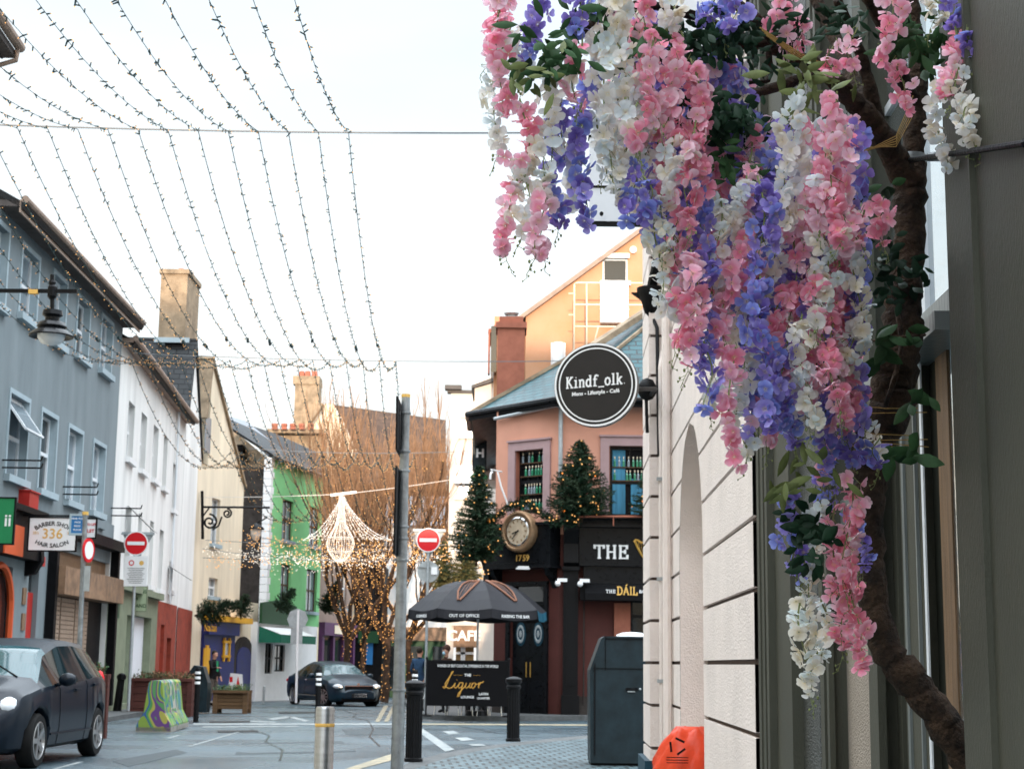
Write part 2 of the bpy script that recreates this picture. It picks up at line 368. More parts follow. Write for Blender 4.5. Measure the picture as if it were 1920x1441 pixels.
    def build(s, name, mats, parent=None, smooth=False, base=None, auto=None):
        if isinstance(mats, str): mats = [mats]
        root = parent
        while root is not None and root.parent is not None: root = root.parent
        off = Vector(base) if base is not None else (BASE.get(root.name, Vector()) if root else Vector())
        me = bpy.data.meshes.new(name)
        me.from_pydata([tuple(v - off) for v in s.v], [], s.f)
        for k in mats: me.materials.append(M[k])
        me.polygons.foreach_set('material_index', s.fm)
        if s.uv:
            ul = me.uv_layers.new(name='UVMap')
            for p in me.polygons:
                if p.index in s.uv:
                    for li, uvc in zip(p.loop_indices, s.uv[p.index]): ul.data[li].uv = uvc
        if s.col:
            ca = me.color_attributes.new('dye', 'FLOAT_COLOR', 'POINT')
            for i, c in enumerate(s.col): ca.data[i].color = (*c, 1)
        if smooth: me.polygons.foreach_set('use_smooth', [True] * len(me.polygons))
        me.update()
        if smooth and auto:
            me.set_sharp_from_angle(angle=R(auto))
        o = bpy.data.objects.new(name, me); sc.collection.objects.link(o)
        if parent: o.parent = parent
        elif base is not None: o.location = off
        return o
def thing(name, label, cat, loc=(0, 0, 0), group=None):
    o = bpy.data.objects.new(name, None); sc.collection.objects.link(o); o.location = loc
    o['label'] = label; o['category'] = cat
    if group: o['group'] = group
    o.empty_display_size = .2
    BASE[o.name] = Vector(loc); return o
def tag(o, label=None, cat=None, group=None, kind=None):
    for k, v in (('label', label), ('category', cat), ('group', group), ('kind', kind)):
        if v: o[k] = v
    return o
def kids(o): return [c for c in bpy.data.objects if c.parent == o]
def copy_tree(o, parent=None):
    c = o.copy(); sc.collection.objects.link(c); c.parent = parent
    for k in kids(o): copy_tree(k, c)
    return c
def dup(root, loc, rot=None, label=None):
    c = copy_tree(root); c.location = loc
    if rot is not None: c.rotation_euler.z = rot
    if label: c['label'] = label
    return c
class Fr:
    """a vertical facade: a runs along it, h is height, d is outward distance"""
    def __init__(s, O, u, flip=False):
        s.O = Vector((O[0], O[1], 0)); s.u = Vector((u[0], u[1], 0)).normalized()
        s.n = Vector((s.u.y, -s.u.x, 0)) * (-1 if flip else 1); s.z = Vector((0, 0, 1))
    def p(s, a, h, d=0): return s.O + s.u * a + s.n * d + s.z * h
    def hit(s, px, py, d=0):
        r = ray(px, py); o = s.O + s.n * d
        t = (o - CAM).dot(s.n) / r.dot(s.n); q = CAM + r * t
        return (q - s.O).dot(s.u), q.z
    def ax(s): return (s.u, s.n, s.z)
    def box(s, mb, a0, a1, h0, h1, d0, d1):
        return mb.box(s.p((a0 + a1) / 2, (h0 + h1) / 2, (d0 + d1) / 2), (abs(a1 - a0), abs(d1 - d0), abs(h1 - h0)), s.ax())
    def rect(s, x0, y0, x1, y1, d=0):
        """pixel corners -> a0,a1,h0,h1 on the facade, heights taken at the middle"""
        xm, ym = (x0 + x1) / 2, (y0 + y1) / 2
        a0 = s.hit(x0, ym, d)[0]; a1 = s.hit(x1, ym, d)[0]
        if a0 > a1: a0, a1 = a1, a0
        return a0, a1, s.hit(xm, y1, d)[1], s.hit(xm, y0, d)[1]
def wall(mb, fr, a0, a1, h0, h1, holes=(), depth=.22, ht=None):
    """wall skin with real openings and reveals; ht(a) bends the top edge"""
    As = sorted({a0, a1, *[min(max(x, a0), a1) for h in holes for x in h[:2]]})
    Hs = sorted({h0, h1, *[min(max(x, h0), h1) for h in holes for x in h[2:4]]})
    for i in range(len(As) - 1):
        for j in range(len(Hs) - 1):
            am, hm = (As[i] + As[i + 1]) / 2, (Hs[j] + Hs[j + 1]) / 2
            if any(h[0] < am < h[1] and h[2] < hm < h[3] for h in holes): continue
            t0 = t1 = Hs[j + 1]
            if ht and j == len(Hs) - 2: t0, t1 = ht(As[i]), ht(As[i + 1])
            mb.quad(fr.p(As[i], Hs[j]), fr.p(As[i + 1], Hs[j]), fr.p(As[i + 1], t1), fr.p(As[i], t0))
    for (x0, x1, y0, y1) in [h[:4] for h in holes]:
        for q in (((x0, y0), (x0, y1)), ((x1, y1), (x1, y0)), ((x0, y1), (x1, y1)), ((x1, y0), (x0, y0))):
            (p0, p1), (q0, q1) = q
            mb.quad(fr.p(p0, p1), fr.p(q0, q1), fr.p(q0, q1, -depth), fr.p(p0, p1, -depth))
def window(fr, r, root, fm='pvc', style='sash', depth=.16, sill=True, gm='glass', sm='trim_grey', fw_=.06, open_=False):
    a0, a1, h0, h1 = r; f = MB(); d0, d1 = -depth - .03, -depth + .03
    fr.box(f, a0, a0 + fw_, h0, h1, d0, d1); fr.box(f, a1 - fw_, a1, h0, h1, d0, d1)
    fr.box(f, a0 + fw_, a1 - fw_, h0, h0 + fw_, d0, d1); fr.box(f, a0 + fw_, a1 - fw_, h1 - fw_, h1, d0, d1)
    hm = (h0 + h1) / 2
    if style in ('sash', 'sash4', 'sash6'): fr.box(f, a0 + fw_, a1 - fw_, hm - .04, hm + .04, d0, d1 + .012)
    if style == 'sash4': fr.box(f, (a0 + a1) / 2 - .02, (a0 + a1) / 2 + .02, h0 + fw_, h1 - fw_, d0, d1 - .01)
    if style == 'sash6':
        for k in (1, 2): a = a0 + (a1 - a0) * k / 3; fr.box(f, a - .018, a + .018, hm, h1 - fw_, d0, d1 - .01)
        fr.box(f, a0 + fw_, a1 - fw_, (hm + h1) / 2 - .018, (hm + h1) / 2 + .018, d0, d1 - .012)
    if style == 'two': fr.box(f, (a0 + a1) / 2 - .04, (a0 + a1) / 2 + .04, h0 + fw_, h1 - fw_, d0, d1 + .01)
    if open_:
        t = .33; b = fr.p(a0, hm, .02 + t - depth); 
        q = [fr.p(a0 + .04, h1 - .08, -depth + .05), fr.p(a1 - .04, h1 - .08, -depth + .05), fr.p(a1 - .04, hm + .1, t), fr.p(a0 + .04, hm + .1, t)]
        for i in range(4): f.bar(q[i], q[(i + 1) % 4], .06, .04)
    w = f.build('window', [fm], root)
    g = MB(); g.quad(fr.p(a0, h0, -depth - .01), fr.p(a1, h0, -depth - .01), fr.p(a1, h1, -depth - .01), fr.p(a0, h1, -depth - .01)); g.build('pane', [gm], w)
    if open_: MB().prism(q, fr.n * .012).build('pane', ['glass_pale'], w)
    if sill: s = MB(); fr.box(s, a0 - .1, a1 + .1, h0 - .14, h0, -depth - .05, .12); s.build('sill', [sm], w)
    return w
# ============================================================= SETTING
def ground():
    ys = [-60, -10, 0, 8, 16, 24, 30, 40, 55, 75, 90, 200, 600]; xs = [-300, -60, -20, -10, 0, 10, 20, 60, 300]
    mb = MB(); vs = [(x, y, gz(y)) for y in ys for x in xs]; n = len(xs)
    mb.add(vs, [(j * n + i, j * n + i + 1, (j + 1) * n + i + 1, (j + 1) * n + i) for j in range(len(ys) - 1) for i in range(n - 1)])
    tag(mb.build('road', 'asphalt'), kind='structure')
ground()
def sheet(name, pts, mk, th=.03, kerb=None):
    top = [Vector(p) for p in pts]; mb = MB(); n = len(top)
    mb.add(top + [p - Vector((0, 0, th + .25)) for p in top], [tuple(range(n))] + [(i, i + n, (i + 1) % n + n, (i + 1) % n) for i in range(n)])
    return tag(mb.build(name, mk), kind='structure')
def ccw(p):
    a = sum(p[i].x * p[(i + 1) % len(p)].y - p[(i + 1) % len(p)].x * p[i].y for i in range(len(p)))
    return p if a > 0 else p[::-1]
# near pavement, cobbled, with a stone kerb running along its curved edge
edge = [G(x, y, .05) for x, y in ((640, 1600), (700, 1490), (738, 1441), (775, 1425), (830, 1411), (900, 1399), (962, 1391), (1050, 1382), (1110, 1377), (1200, 1372))]
edge2 = [G(x, y, .05) for x, y in ((675, 1600), (728, 1500), (768, 1445), (800, 1432), (845, 1418), (905, 1405), (962, 1397), (1050, 1388), (1110, 1383), (1200, 1378))]
sheet('pavement', ccw(edge2 + [Vector((8, edge2[-1].y, .05)), Vector((8, 1, .05)), Vector((-.9, 1, .05))]), 'cobble')
sheet('kerb', ccw(edge + edge2[::-1]), 'kerb')
# pavement under the pub
pk = [(752, 1292), (756, 1310), (768, 1326), (790, 1337), (850, 1341), (960, 1342), (1105, 1341), (1240, 1340)]
pe = [G(x, y, .12) for x, y in pk]; pin = [p + Vector((.12 if i < 3 else 0, .16 if i > 1 else 0, 0)) for i, p in enumerate(pe)]
sheet('kerb', ccw(pe + pin[::-1]), 'kerb', .12)
sheet('pavement', ccw(pin + [Vector((25, pin[-1].y, pe[-1].z)), Vector((25, 70, gz(70) + .1)), Vector((-3.5, 70, gz(70) + .1))]), 'kerb', .1)
# left pavement along the shops
FG = Fr((-9.06 - .0257 * 20, 20), (-.0257, 1)); FW = Fr((-10.1, 40.6), (-.0833, 1))
lp = [Vector((-7.3, 10, .1)), Vector((-7.5, 26, .08)), Vector((-8.35, 31, .03)), Vector((-8.9, 38, -.02)), Vector((-9.6, 48, -.1)), Vector((-10.2, 60, -.22))]
sheet('kerb', ccw(lp + [p - Vector((.15, 0, 0)) for p in lp][::-1]), 'kerb', .1)
sheet('pavement', ccw([p - Vector((.15, 0, 0)) for p in lp] + [Vector((-13, 60, -.22)), Vector((-13, 10, .1))]), 'kerb', .1)
a = [G(x, y, .1) for x, y in ((365, 1308), (480, 1306), (600, 1296), (720, 1290), (745, 1286))]
sheet('pavement', ccw(a + [Vector((-5, 90, gz(90) + .1)), Vector((-16, 90, gz(90) + .1)), Vector((-16, 62, gz(62) + .1))]), 'kerb', .1)
# painted lines
def mark(pts, mk='marking'):
    mb = MB(); mb.poly(ccw([G(x, y, .006) for x, y in pts])); tag(mb.build('road_marking', mk), kind='structure')
def patch(pts): 
    mb = MB(); mb.poly(ccw([G(x, y, .003) for x, y in pts])); tag(mb.build('road_patch', 'patch'), kind='structure')
patch([(455, 1392), (640, 1388), (668, 1408), (440, 1414)]); patch([(640, 1366), (735, 1366), (742, 1376), (650, 1377)]); patch([(210, 1425), (330, 1404), (352, 1410), (240, 1436)])
def crack(pts):
    mb = MB(); v = [G(x, y, .004) for x, y in pts]
    for a_, b_ in zip(v, v[1:]): mb.bar(a_, b_, .03, .004)
    tag(mb.build('road_crack', 'tar'), kind='structure')
crack([(640, 1330), (668, 1338), (662, 1344), (690, 1350), (700, 1366), (693, 1380), (712, 1398)]); crack([(470, 1366), (505, 1378), (498, 1390), (530, 1405), (525, 1425)]); crack([(860, 1360), (905, 1368), (930, 1374), (1010, 1376)])
mark([(95, 1441), (106, 1441), (338, 1378), (333, 1377)])
mark([(352, 1398), (446, 1371), (451, 1371), (357, 1399)])
mark([(362, 1355), (740, 1355), (740, 1358), (362, 1358)]); mark([(380, 1361), (560, 1360), (560, 1361.5), (380, 1363)])
mark([(500, 1346), (545, 1341), (552, 1343), (512, 1349)]); mark([(545, 1341), (580, 1350), (572, 1352), (540, 1344)]); mark([(470, 1350), (520, 1352), (516, 1354), (466, 1352)])
mark([(720, 1322), (728, 1322), (712, 1352), (703, 1352)], 'marking_yellow'); mark([(736, 1322), (742, 1322), (728, 1352), (720, 1352)], 'marking_yellow')
mark([(645, 1441), (672, 1441), (735, 1424), (742, 1412), (735, 1412)], 'marking_yellow')
mark([(765, 1357), (780, 1357), (852, 1404), (835, 1408)]); mark([(830, 1370), (850, 1369), (862, 1374), (842, 1376)])
mark([(852, 1382), (875, 1381), (890, 1386), (866, 1388)]); mark([(878, 1394), (905, 1394), (912, 1397), (886, 1397)])
mark([(785, 1355), (1110, 1357), (1110, 1359.5), (785, 1357.5)], 'marking_yellow')
mark([(755, 1436), (800, 1426), (812, 1429), (762, 1441)], 'marking')
for (x, y) in ((445, 1369), (430, 1351), (560, 1334)):
    mb = MB(); mb.poly(ccw([G(x - 38, y, .007), G(x + 38, y - 1, .007), G(x + 40, y + 2, .007), G(x - 36, y + 3, .007)])); tag(mb.build('drain_cover', 'iron', base=G(x, y)), 'dark flat drain cover let into the road' + {445: ' nearest the camera', 430: ' near the wooden planter', 560: ' beside the moving dark saloon'}[x], 'drain cover', 'drain covers in the road')

# ============================================================= LEFT ROW
def roof_back(mb, fr, a0, a1, h, over=.35, run=5, pitch=32):
    t = math.tan(R(pitch))
    mb.slab(fr.p(a0, h - over * t * .3, over), fr.p(a1, h - over * t * .3, over), fr.p(a1, h + run * t, -run), fr.p(a0, h + run * t, -run), .12)
# --- near corner house: only its eaves and downpipe reach into view
t = thing('corner_house', 'tall house whose eaves and bent downpipe reach into the top left corner', 'house', (-8.4, 20, 0))
FN = Fr((P(42, 100, 26).x - .71 + .049 * 16.1, 10), (-.049, 1)); zt = P(20, 100, 26).z
mb = MB(); wall(mb, FN, -10, 15.9, -.5, zt); mb.quad(FN.p(15.9, -.5), FN.p(15.9, -.5, -8), FN.p(15.9, zt, -8), FN.p(15.9, zt)); mb.build('wall', 'cream_render', t)
mb = MB(); FN.box(mb, -10, 16.1, zt - .05, zt + .08, -.3, .56); mb.build('soffit', 'soffit', t)
mb = MB(); mb.tube([FN.p(-10, zt + .16, .62), FN.p(16.15, zt + .16, .62)], .09, 10); mb.build('gutter', 'gutter', t)
mb = MB(); mb.tube([FN.p(16, zt + .1, .62), FN.p(16, zt - .12, .6), FN.p(15.95, zt - .25, .3), FN.p(15.9, zt - .5, .12), FN.p(15.9, -.2, .12)], .045, 8); mb.build('downpipe', 'gutter', t)
mb = MB(); roof_back(mb, FN, -10, 16.1, zt + .1, .4, 5, 30); mb.build('roof', 'slate_roof_dark', t)
# --- grey house
t = grey = thing('grey_shop_building', 'three storey grey rendered building with white sash windows above a barber shop', 'building', (-9.9, 34, 0))
rects_u = [(-18, 419, 12, 571), (38, 472, 70, 600), (97, 520, 122, 645), (143, 564, 166, 672), (188, 600, 209, 699)]
rects_l = [(14, 743, 50, 897), (74, 777, 103, 922), (125, 806, 151, 942), (172, 833, 194, 961)]
WU = [FG.rect(*r) for r in rects_u]; WL = [FG.rect(*r) for r in rects_l]
hu = (min(r[2] for r in WU[1:4]), max(r[3] for r in WU[1:4])); aE = FG.hit(215, 900)[0]; aS = 9.5
shop_top = FG.hit(146, 985)[1]
doors = [FG.rect(50, 1068, 69, 1220)]; doors[0] = (*doors[0][:2], .12, doors[0][3])
barb = (*FG.rect(88, 1062, 202, 1250)[:2], .12, FG.hit(146, 1040)[1])
arch_w = (FG.hit(-25, 1100)[0], FG.hit(22, 1100)[0], .6, FG.hit(10, 1060)[1])
mb = MB(); zG = FG.hit(120, 497)[1] - .1
wall(mb, FG, aS, aE, -.5, zG, WU + WL + [doors[0], barb, arch_w], .2)
mb.quad(FG.p(aE, -.5), FG.p(aE, -.5, -8), FG.p(aE, zG, -8), FG.p(aE, zG)); mb.quad(FG.p(aS, -.5), FG.p(aS, -.5, -8), FG.p(aS, zG, -8), FG.p(aS, zG))
mb.build('wall', 'render_grey', t)
for r in WU + WL:       # pale smooth reveals and plaster bands round the openings
    a0, a1, h0, h1 = r; mb = MB()
    FG.box(mb, a0 - .09, a0 - .002, h0, h1 + .1, -.02, .025); FG.box(mb, a1 + .002, a1 + .09, h0, h1 + .1, -.02, .025); FG.box(mb, a0 - .002, a1 + .002, h1 + .002, h1 + .1, -.02, .025)
    mb.quad(FG.p(a1 - .004, h0, 0), FG.p(a1 - .004, h1, 0), FG.p(a1 - .004, h1, -.19), FG.p(a1 - .004, h0, -.19)); mb.build('window_surround', 'trim_grey', t)
for i, r in enumerate(WU + WL): window(FG, r, t, 'pvc', 'sash', .17, True, 'glass_pale' if i % 3 else 'glass', open_=(i == 5))
mb = MB(); FG.box(mb, aS, aE + .15, zG + .02, zG + .14, -.4, .38); mb.build('soffit', 'soffit', t)
mb = MB(); FG.box(mb, aS, aE + .15, zG - .10, zG + .15, .38, .41)
mb.tube([FG.p(aS, zG + .16, .48), FG.p(aE + .2, zG + .16, .48)], .075, 10); mb.build('gutter', 'gutter', t)
mb = MB(); roof_back(mb, FG, aS, aE + .2, zG + .16, .5, 6, 30); mb.build('roof', 'slate_roof_dark', t)
# shop fronts of the grey house
hF = FG.hit(146, 1095)[1]
d = FG.rect(50, 1068, 69, 1220)
mb = MB(); FG.box(mb, d[0], d[1], .12, d[3] - .45, -.16, -.1); FG.box(mb, d[0] + .1, d[1] - .1, 1.4, 2.1, -.1, -.085); FG.box(mb, d[0] + .1, d[1] - .1, .4, 1.2, -.1, -.085); dr = mb.build('door', 'red_paint', t)
mb = MB(); mb.ball(FG.p(d[0] + .1, 1.2, -.05), .035, 8); mb.build('handle', 'gold', dr)
mb = MB(); FG.box(mb, d[0], d[1], d[3] - .42, d[3], -.17, -.15); mb.build('fanlight', 'glass', t)
for x, y in ((44, 1117), (42, 1165)):
    mb = MB(); q = FG.hit(x, y); FG.box(mb, q[0] - .12, q[0] + .12, q[1] - .17, q[1] + .17, 0, .03); mb.build('wall_plaque', 'bronze_panel', t)
q = FG.rect(34, 923, 52, 958); mb = MB(); FG.box(mb, *q, 0, .22); FG.box(mb, q[0] - .02, q[1] + .02, q[3], q[3] + .03, 0, .25); mb.build('alarm_box', 'red_paint', t)
q = FG.hit(72, 1052); mb = MB(); FG.box(mb, q[0] - .1, q[0] + .1, q[1] - .1, q[1] + .1, 0, .12); mb.build('alarm_box', 'red_paint', t)
# left shop with arched window and black fascia
a0, a1 = FG.hit(-30, 1000)[0], FG.hit(50, 1000)[0]; h0, h1 = FG.hit(20, 1045)[1], FG.hit(20, 962)[1]
mb = MB(); FG.box(mb, a0, a1, h0, h1, 0, .28); FG.box(mb, a0, a1 + .05, h1, h1 + .12, 0, .42)
pr = [(0, h1), (.42, h1 + .05), (.42, h1 - .15), (.3, h1 - .4), (.34, h0), (.2, h0 - .25), (0, h0 - .3)]
mb.prism([FG.p(a1, h, d_) for d_, h in pr], FG.u * .22); mb.build('fascia', 'black_matt', t)
q = FG.rect(8, 982, 43, 1040, .29); mb = MB(); FG.box(mb, *q, .28, .31); mb.build('fascia_panel', 'orange_paint', t)
mb = MB(); c = (arch_w[0] + arch_w[1]) / 2; ra = (arch_w[1] - arch_w[0]) / 2; zc = arch_w[3] - ra
pts = [FG.p(c - ra, arch_w[2], 0)] + [FG.p(c - ra * math.cos(math.pi * k / 14), zc + ra * math.sin(math.pi * k / 14), 0) for k in range(15)] + [FG.p(c + ra, arch_w[2], 0)]
mb.tube(pts, .07, 6); w_ = mb.build('window', 'orange_paint', t)
mb = MB(); FG.box(mb, arch_w[0], arch_w[1], arch_w[2], arch_w[3], -.1, -.08); mb.build('pane', 'glass', w_)
mb = MB(); mb.text('HAIR', FG.p(c + .15, zc - .75, -.075), FG.u, (0, 0, 1), .2, bold=.02); mb.text('SALON', FG.p(c + .1, zc - 1.1, -.075), FG.u, (0, 0, 1), .2, bold=.02); mb.build('window_lettering', 'white_clean', t)
# barber shop front: stone fascia, three roller shutters, dark doorway
a0, a1 = barb[0], barb[1]
mb = MB(); FG.box(mb, a0 - .2, a0, .1, barb[3] + .3, 0, .2); FG.box(mb, a1, a1 + .2, .1, barb[3] + .3, 0, .2); FG.box(mb, a0 - .2, a1 + .2, barb[3] + .302, barb[3] + .55, 0, .3); mb.build('shop_surround', 'black_matt', t)
mb = MB(); FG.box(mb, a0 + .02, a1 + .15, hF - .32, hF + .28, -.1, .34); FG.box(mb, a0 + .02, a1 - .1, barb[3] - .5, barb[3] - .35, -.1, .05); mb.build('stone_fascia', 'bronze_panel', t)
mb = MB(); FG.box(mb, a0, a1, barb[3] - .35, barb[3] + .3, -.15, -.1); mb.build('upper_panel', 'tan_wood', t)
n = 3; wsh = (a1 - a0) * .68 / n
for k in range(n):
    mb = MB(); x0 = a0 + .05 + k * wsh; hh = .3
    while hh < hF - .36:
        FG.box(mb, x0, x0 + wsh - .1, hh, hh + .085, -.1, -.05); hh += .1
    FG.box(mb, x0, x0 + wsh - .1, .12, hF - .36, -.12, -.098); mb.build('roller_shutter', 'shutter', t)
mb = MB(); FG.box(mb, a0, a1, .0, hF - .3, -.2, -.14); mb.build('doorway', 'black_matt', t)
# wall brackets left from old signs
for x, y in ((4, 862), (118, 912), (208, 952)):
    for dy in (0, 14):
        q = FG.hit(x, y + dy); mb = MB(); mb.bar(FG.p(q[0], q[1], 0), FG.p(q[0], q[1], .75), .03); mb.bar(FG.p(q[0], q[1], .75), FG.p(q[0], q[1] + .09, .78), .025); mb.build('sign_bracket', 'iron', t)
q = FG.rect(170, 985, 206, 1010, .02); mb = MB(); FG.box(mb, q[0], q[1], q[2] - .1, q[3] + .1, 0, .12); FG.box(mb, q[0] + .3, q[0] + .8, q[2] + .2, q[3] - .1, .12, .2); mb.build('upper_fascia', 'render_grey', t)
# loose signs and lamps on that row ------------------------------------------------
def board(name, label, cat, cx, cy, D, wpx, hpx, mk, th=.05, edge='black_matt', rim=.025):
    """projecting board that faces the camera end of the street"""
    c = P(cx, cy, D); W, H = wpx * D / FPX, hpx * D / FPX
    t = thing(name, label, cat, c)
    mb = MB(); mb.box(c, (W, th, H)); mb.build('sign_face', mk, t)
    mb = MB(); 
    for s in (-1, 1):
        mb.box(c + Vector((0, 0, s * (H / 2 + rim / 2))), (W + 2 * rim, th + .02, rim)); mb.box(c + Vector((s * (W / 2 + rim / 2), 0, 0)), (rim, th + .02, H))
    mb.build('sign_frame', edge, t)
    return t, c, W, H, c.y - th / 2 - .002
X = Vector((1, 0, 0)); Z = Vector((0, 0, 1))
t, c, W, H, yf = board('barber_sign', 'white hanging sign reading barber shop hair salon in black and gold', 'sign', 99, 1001, 31.5, 87, 60, 'white_clean')
mb = MB(); mb.text('BARBER SHOP', (c.x, yf, c.z + H * .33), X, Z, .085, arc=.62, bold=.02); mb.text('HAIR SALON', (c.x, yf, c.z - H * .36), X, Z, .085, arc=-.7, bold=.02); mb.build('lettering', 'black_matt', t)
mb = MB(); mb.text('336', (c.x, yf, c.z), X, Z, .20, bold=.01); mb.text('3B\'s', (c.x - W * .36, yf, c.z + .02), X, Z, .055); mb.text('3B\'s', (c.x + W * .38, yf, c.z + .02), X, Z, .055); mb.build('emblem', 'gold_flat', t)
mb = MB(); mb.bar(c + Vector((-.9, 0, H / 2 + .05)), c + Vector((W / 2, 0, H / 2 + .05)), .03); mb.build('bracket', 'iron', t)
t, c, W, H, yf = board('green_sign', 'green projecting sign with white letters at the left edge', 'sign', 7, 976, 28.5, 38, 84, 'sign_green')
mb = MB(); mb.text('ii', (c.x + .08, yf, c.z), X, Z, .22, bold=.02); mb.build('lettering', 'white_clean', t)
t, c, W, H, yf = board('blue_notice', 'small blue hanging notice beside the barber sign', 'sign', 146, 983, 30, 23, 32, 'blue_sign', rim=.04, edge='trim_grey')
mb = MB()
for k, s in enumerate(('WEAR YOUR', 'FACE', 'MASK', 'PLEASE')): mb.text(s, (c.x, yf, c.z + .11 - k * .07), X, Z, .035, bold=.01)
mb.build('lettering', 'white_clean', t)
t, c, W, H, yf = board('letting_sign', 'white letting board with red writing and a coloured banner under it', 'sign', 171, 990, 34, 17, 34, 'white_clean')
mb = MB(); mb.text('TO LET', (c.x, yf, c.z + .08), X, Z, .05, bold=.04); mb.text('LET', (c.x, yf, c.z - .06), X, Z, .07, bold=.04); mb.build('lettering', 'sign_red', t)
c2 = c + Vector((-.02, 0, -.2 - .55)); mb = MB(); mb.box(c2, (.14, .03, .95)); mb.build('banner', 'bronze_panel', t)
# pole that carries a no turn disc seen nearly edge on
b = Vector((P(152, 1200, 29).x, 29, 0)); t = thing('sign_pole', 'slim grey pole with a no turn disc in front of the barber shop', 'signpost', b)
tp = P(160, 965, 29); mb = MB(); mb.tube([b, tp], .045, 10); mb.build('pole', 'galv', t)
mb = MB(); mb.cyl(tp, tp + Vector((0, 0, .06)), .055); mb.build('pole_cap', 'gold_flat', t)
c = P(165, 1031, 28.9); ax = (Vector((.22, .975, 0)), Vector((0, 0, 1)), Vector((.975, -.22, 0)))
mb = MB(); mb.lathe(c, [(0, 0), (.22, 0), (.22, .02), (0, .02)], 20, ax); pl_ = mb.build('sign_disc', 'sign_red', t)
mb = MB(); mb.lathe(c, [(0, .024), (.16, .024), (.16, .02)], 20, ax); mb.build('disc_centre', 'white_clean', pl_)
mb = MB(); mb.box(P(163, 1084, 28.9), (.1, .03, .45)); mb.build('small_plate', 'pale_steel', t)
# hanging street lantern
c = P(98, 598, 20); t = thing('street_lantern', 'black hanging street lantern on a bracket arm at the left', 'street lamp', (-9.5, 20, c.z))
s = .55 / 114
mb = MB(); mb.bar((-9.55, 20, P(0, 547, 20).z), (P(145, 546, 20).x, 20, P(145, 546, 20).z), .045); mb.bar((-9.55, 20, c.z + .9), (-9.0, 20, P(0, 547, 20).z), .035)
mb.tube([P(98, 515, 20), P(98, 615, 20)], .028, 8); mb.ball(P(98, 530, 20), .05, 8); mb.lathe(P(98, 547, 20), [(.03, -.1), (.06, -.06), (.06, .06), (.03, .1)], 10); mb.build('bracket_arm', 'iron', t)
mb = MB(); mb.box(P(63, 547, 20), (.12, .055, .055)); mb.build('yellow_band', 'gold_flat', t)
mb = MB(); mb.lathe(c, [(.02, .12), (.12, .11), (.13, .05), (.09, .02), (.09, -.02), (.16, -.05), (.19, -.1), (.17, -.13), (.24, -.17), (.285, -.22), (.275, -.235), (.18, -.18)], 24); mb.build('shade', 'black_gloss', t, True, auto=40)
mb = MB(); mb.lathe(c + Vector((0, 0, -.2)), [(.18, .02), (.17, -.05), (.12, -.12), (.0, -.15)], 20); mb.build('bowl', 'lamp_lens', t, True)
# --- white house with the sage shop
t = thing('white_shop_building', 'long white rendered house with narrow sash windows, sage shopfront and red painted end', 'building', (-10.5, 47, 0))
aB = 14.35; zB = FW.hit(290, 713)[1] - .1
wr = [(239, 753, 251, 863), (263, 774, 274, 884), (286, 797, 296, 901), (305, 815, 313, 916), (323, 868, 330, 957),
      (234, 950, 244, 1085), (257, 962, 264, 1082), (279, 975, 286, 1098), (297, 992, 305, 1105), (317, 1052, 324, 1107)]
WW = [FW.rect(*r) for r in wr]
hs = FW.hit(250, 1112)[1]
shopA = [FW.rect(236, 1152, 247, 1250), FW.rect(250, 1155, 282, 1250), FW.rect(300, 1170, 307, 1250), FW.rect(312, 1195, 320, 1250)]
shopA = [(a, b, .05, h) for a, b, _, h in shopA]
mb = MB(); wall(mb, FW, 0, aB, hs, zB, [w_ for w_ in WW], .2); mb.quad(FW.p(0, -.7), FW.p(0, -.7, -8), FW.p(0, zB, -8), FW.p(0, zB)); mb.build('wall', 'white_render', t)
aR = FW.hit(293, 1200)[0]
mb = MB(); wall(mb, FW, 0, aR, -.7, hs, shopA[:2], .25); FW.box(mb, 0, aR, hs, hs + .18, 0, .18); mb.build('shopfront', 'sage', t)
mb = MB(); wall(mb, FW, aR, aB, -.7, hs, shopA[2:], .25); mb.build('red_wall', 'wall_red', t)
mb = MB(); FW.box(mb, .2, 1.6, hs - .75, hs - .05, .0, .06); mb.build('fascia_panel', 'dark_green', t)
for i, r in enumerate(shopA[:2]):
    mb = MB(); FW.box(mb, r[0], r[1], r[2], r[3], -.26, -.22); mb.build('shop_window', 'fascia_lightbox', t)
for i, r in enumerate(shopA[2:]):
    mb = MB(); FW.box(mb, r[0], r[1], r[2], r[3], -.26, -.22); mb.build('door', 'red_paint' if not i else 'black_matt', t)
for r in WW: window(FW, r, t, 'white_paint', 'sash', .17, True, 'glass', 'white_paint', .05)
mb = MB(); FW.box(mb, -.1, aB, zB, zB + .1, -.3, .3); mb.tube([FW.p(-.1, zB + .1, .36), FW.p(aB + .2, zB + .1, .36)], .08, 8); mb.build('gutter', 'gutter', t)
mb = MB(); roof_back(mb, FW, 0, aB, zB + .1, .35, 5, 30); mb.build('roof', 'slate_roof_dark', t)
mb = MB(); mb.tube([FW.p(aB - 2.6, zB, .08), FW.p(aB - 2.6, hs, .08)], .045, 6); mb.build('downpipe', 'pvc', t)
# dark opened shutter frames leaning out
for x, y, x2, y2 in ((240, 950, 256, 998), (317, 1062, 342, 1088)):
    q = FW.hit(x, y); q2 = FW.hit(x, y2); mb = MB(); mb.prism([FW.p(q[0] - .35, q[1], .03), FW.p(q[0] + .35, q[1], .03), FW.p(q[0] + .35, q2[1], .75), FW.p(q[0] - .35, q2[1], .75)], FW.n * .03); mb.build('open_casement', 'glass', t)
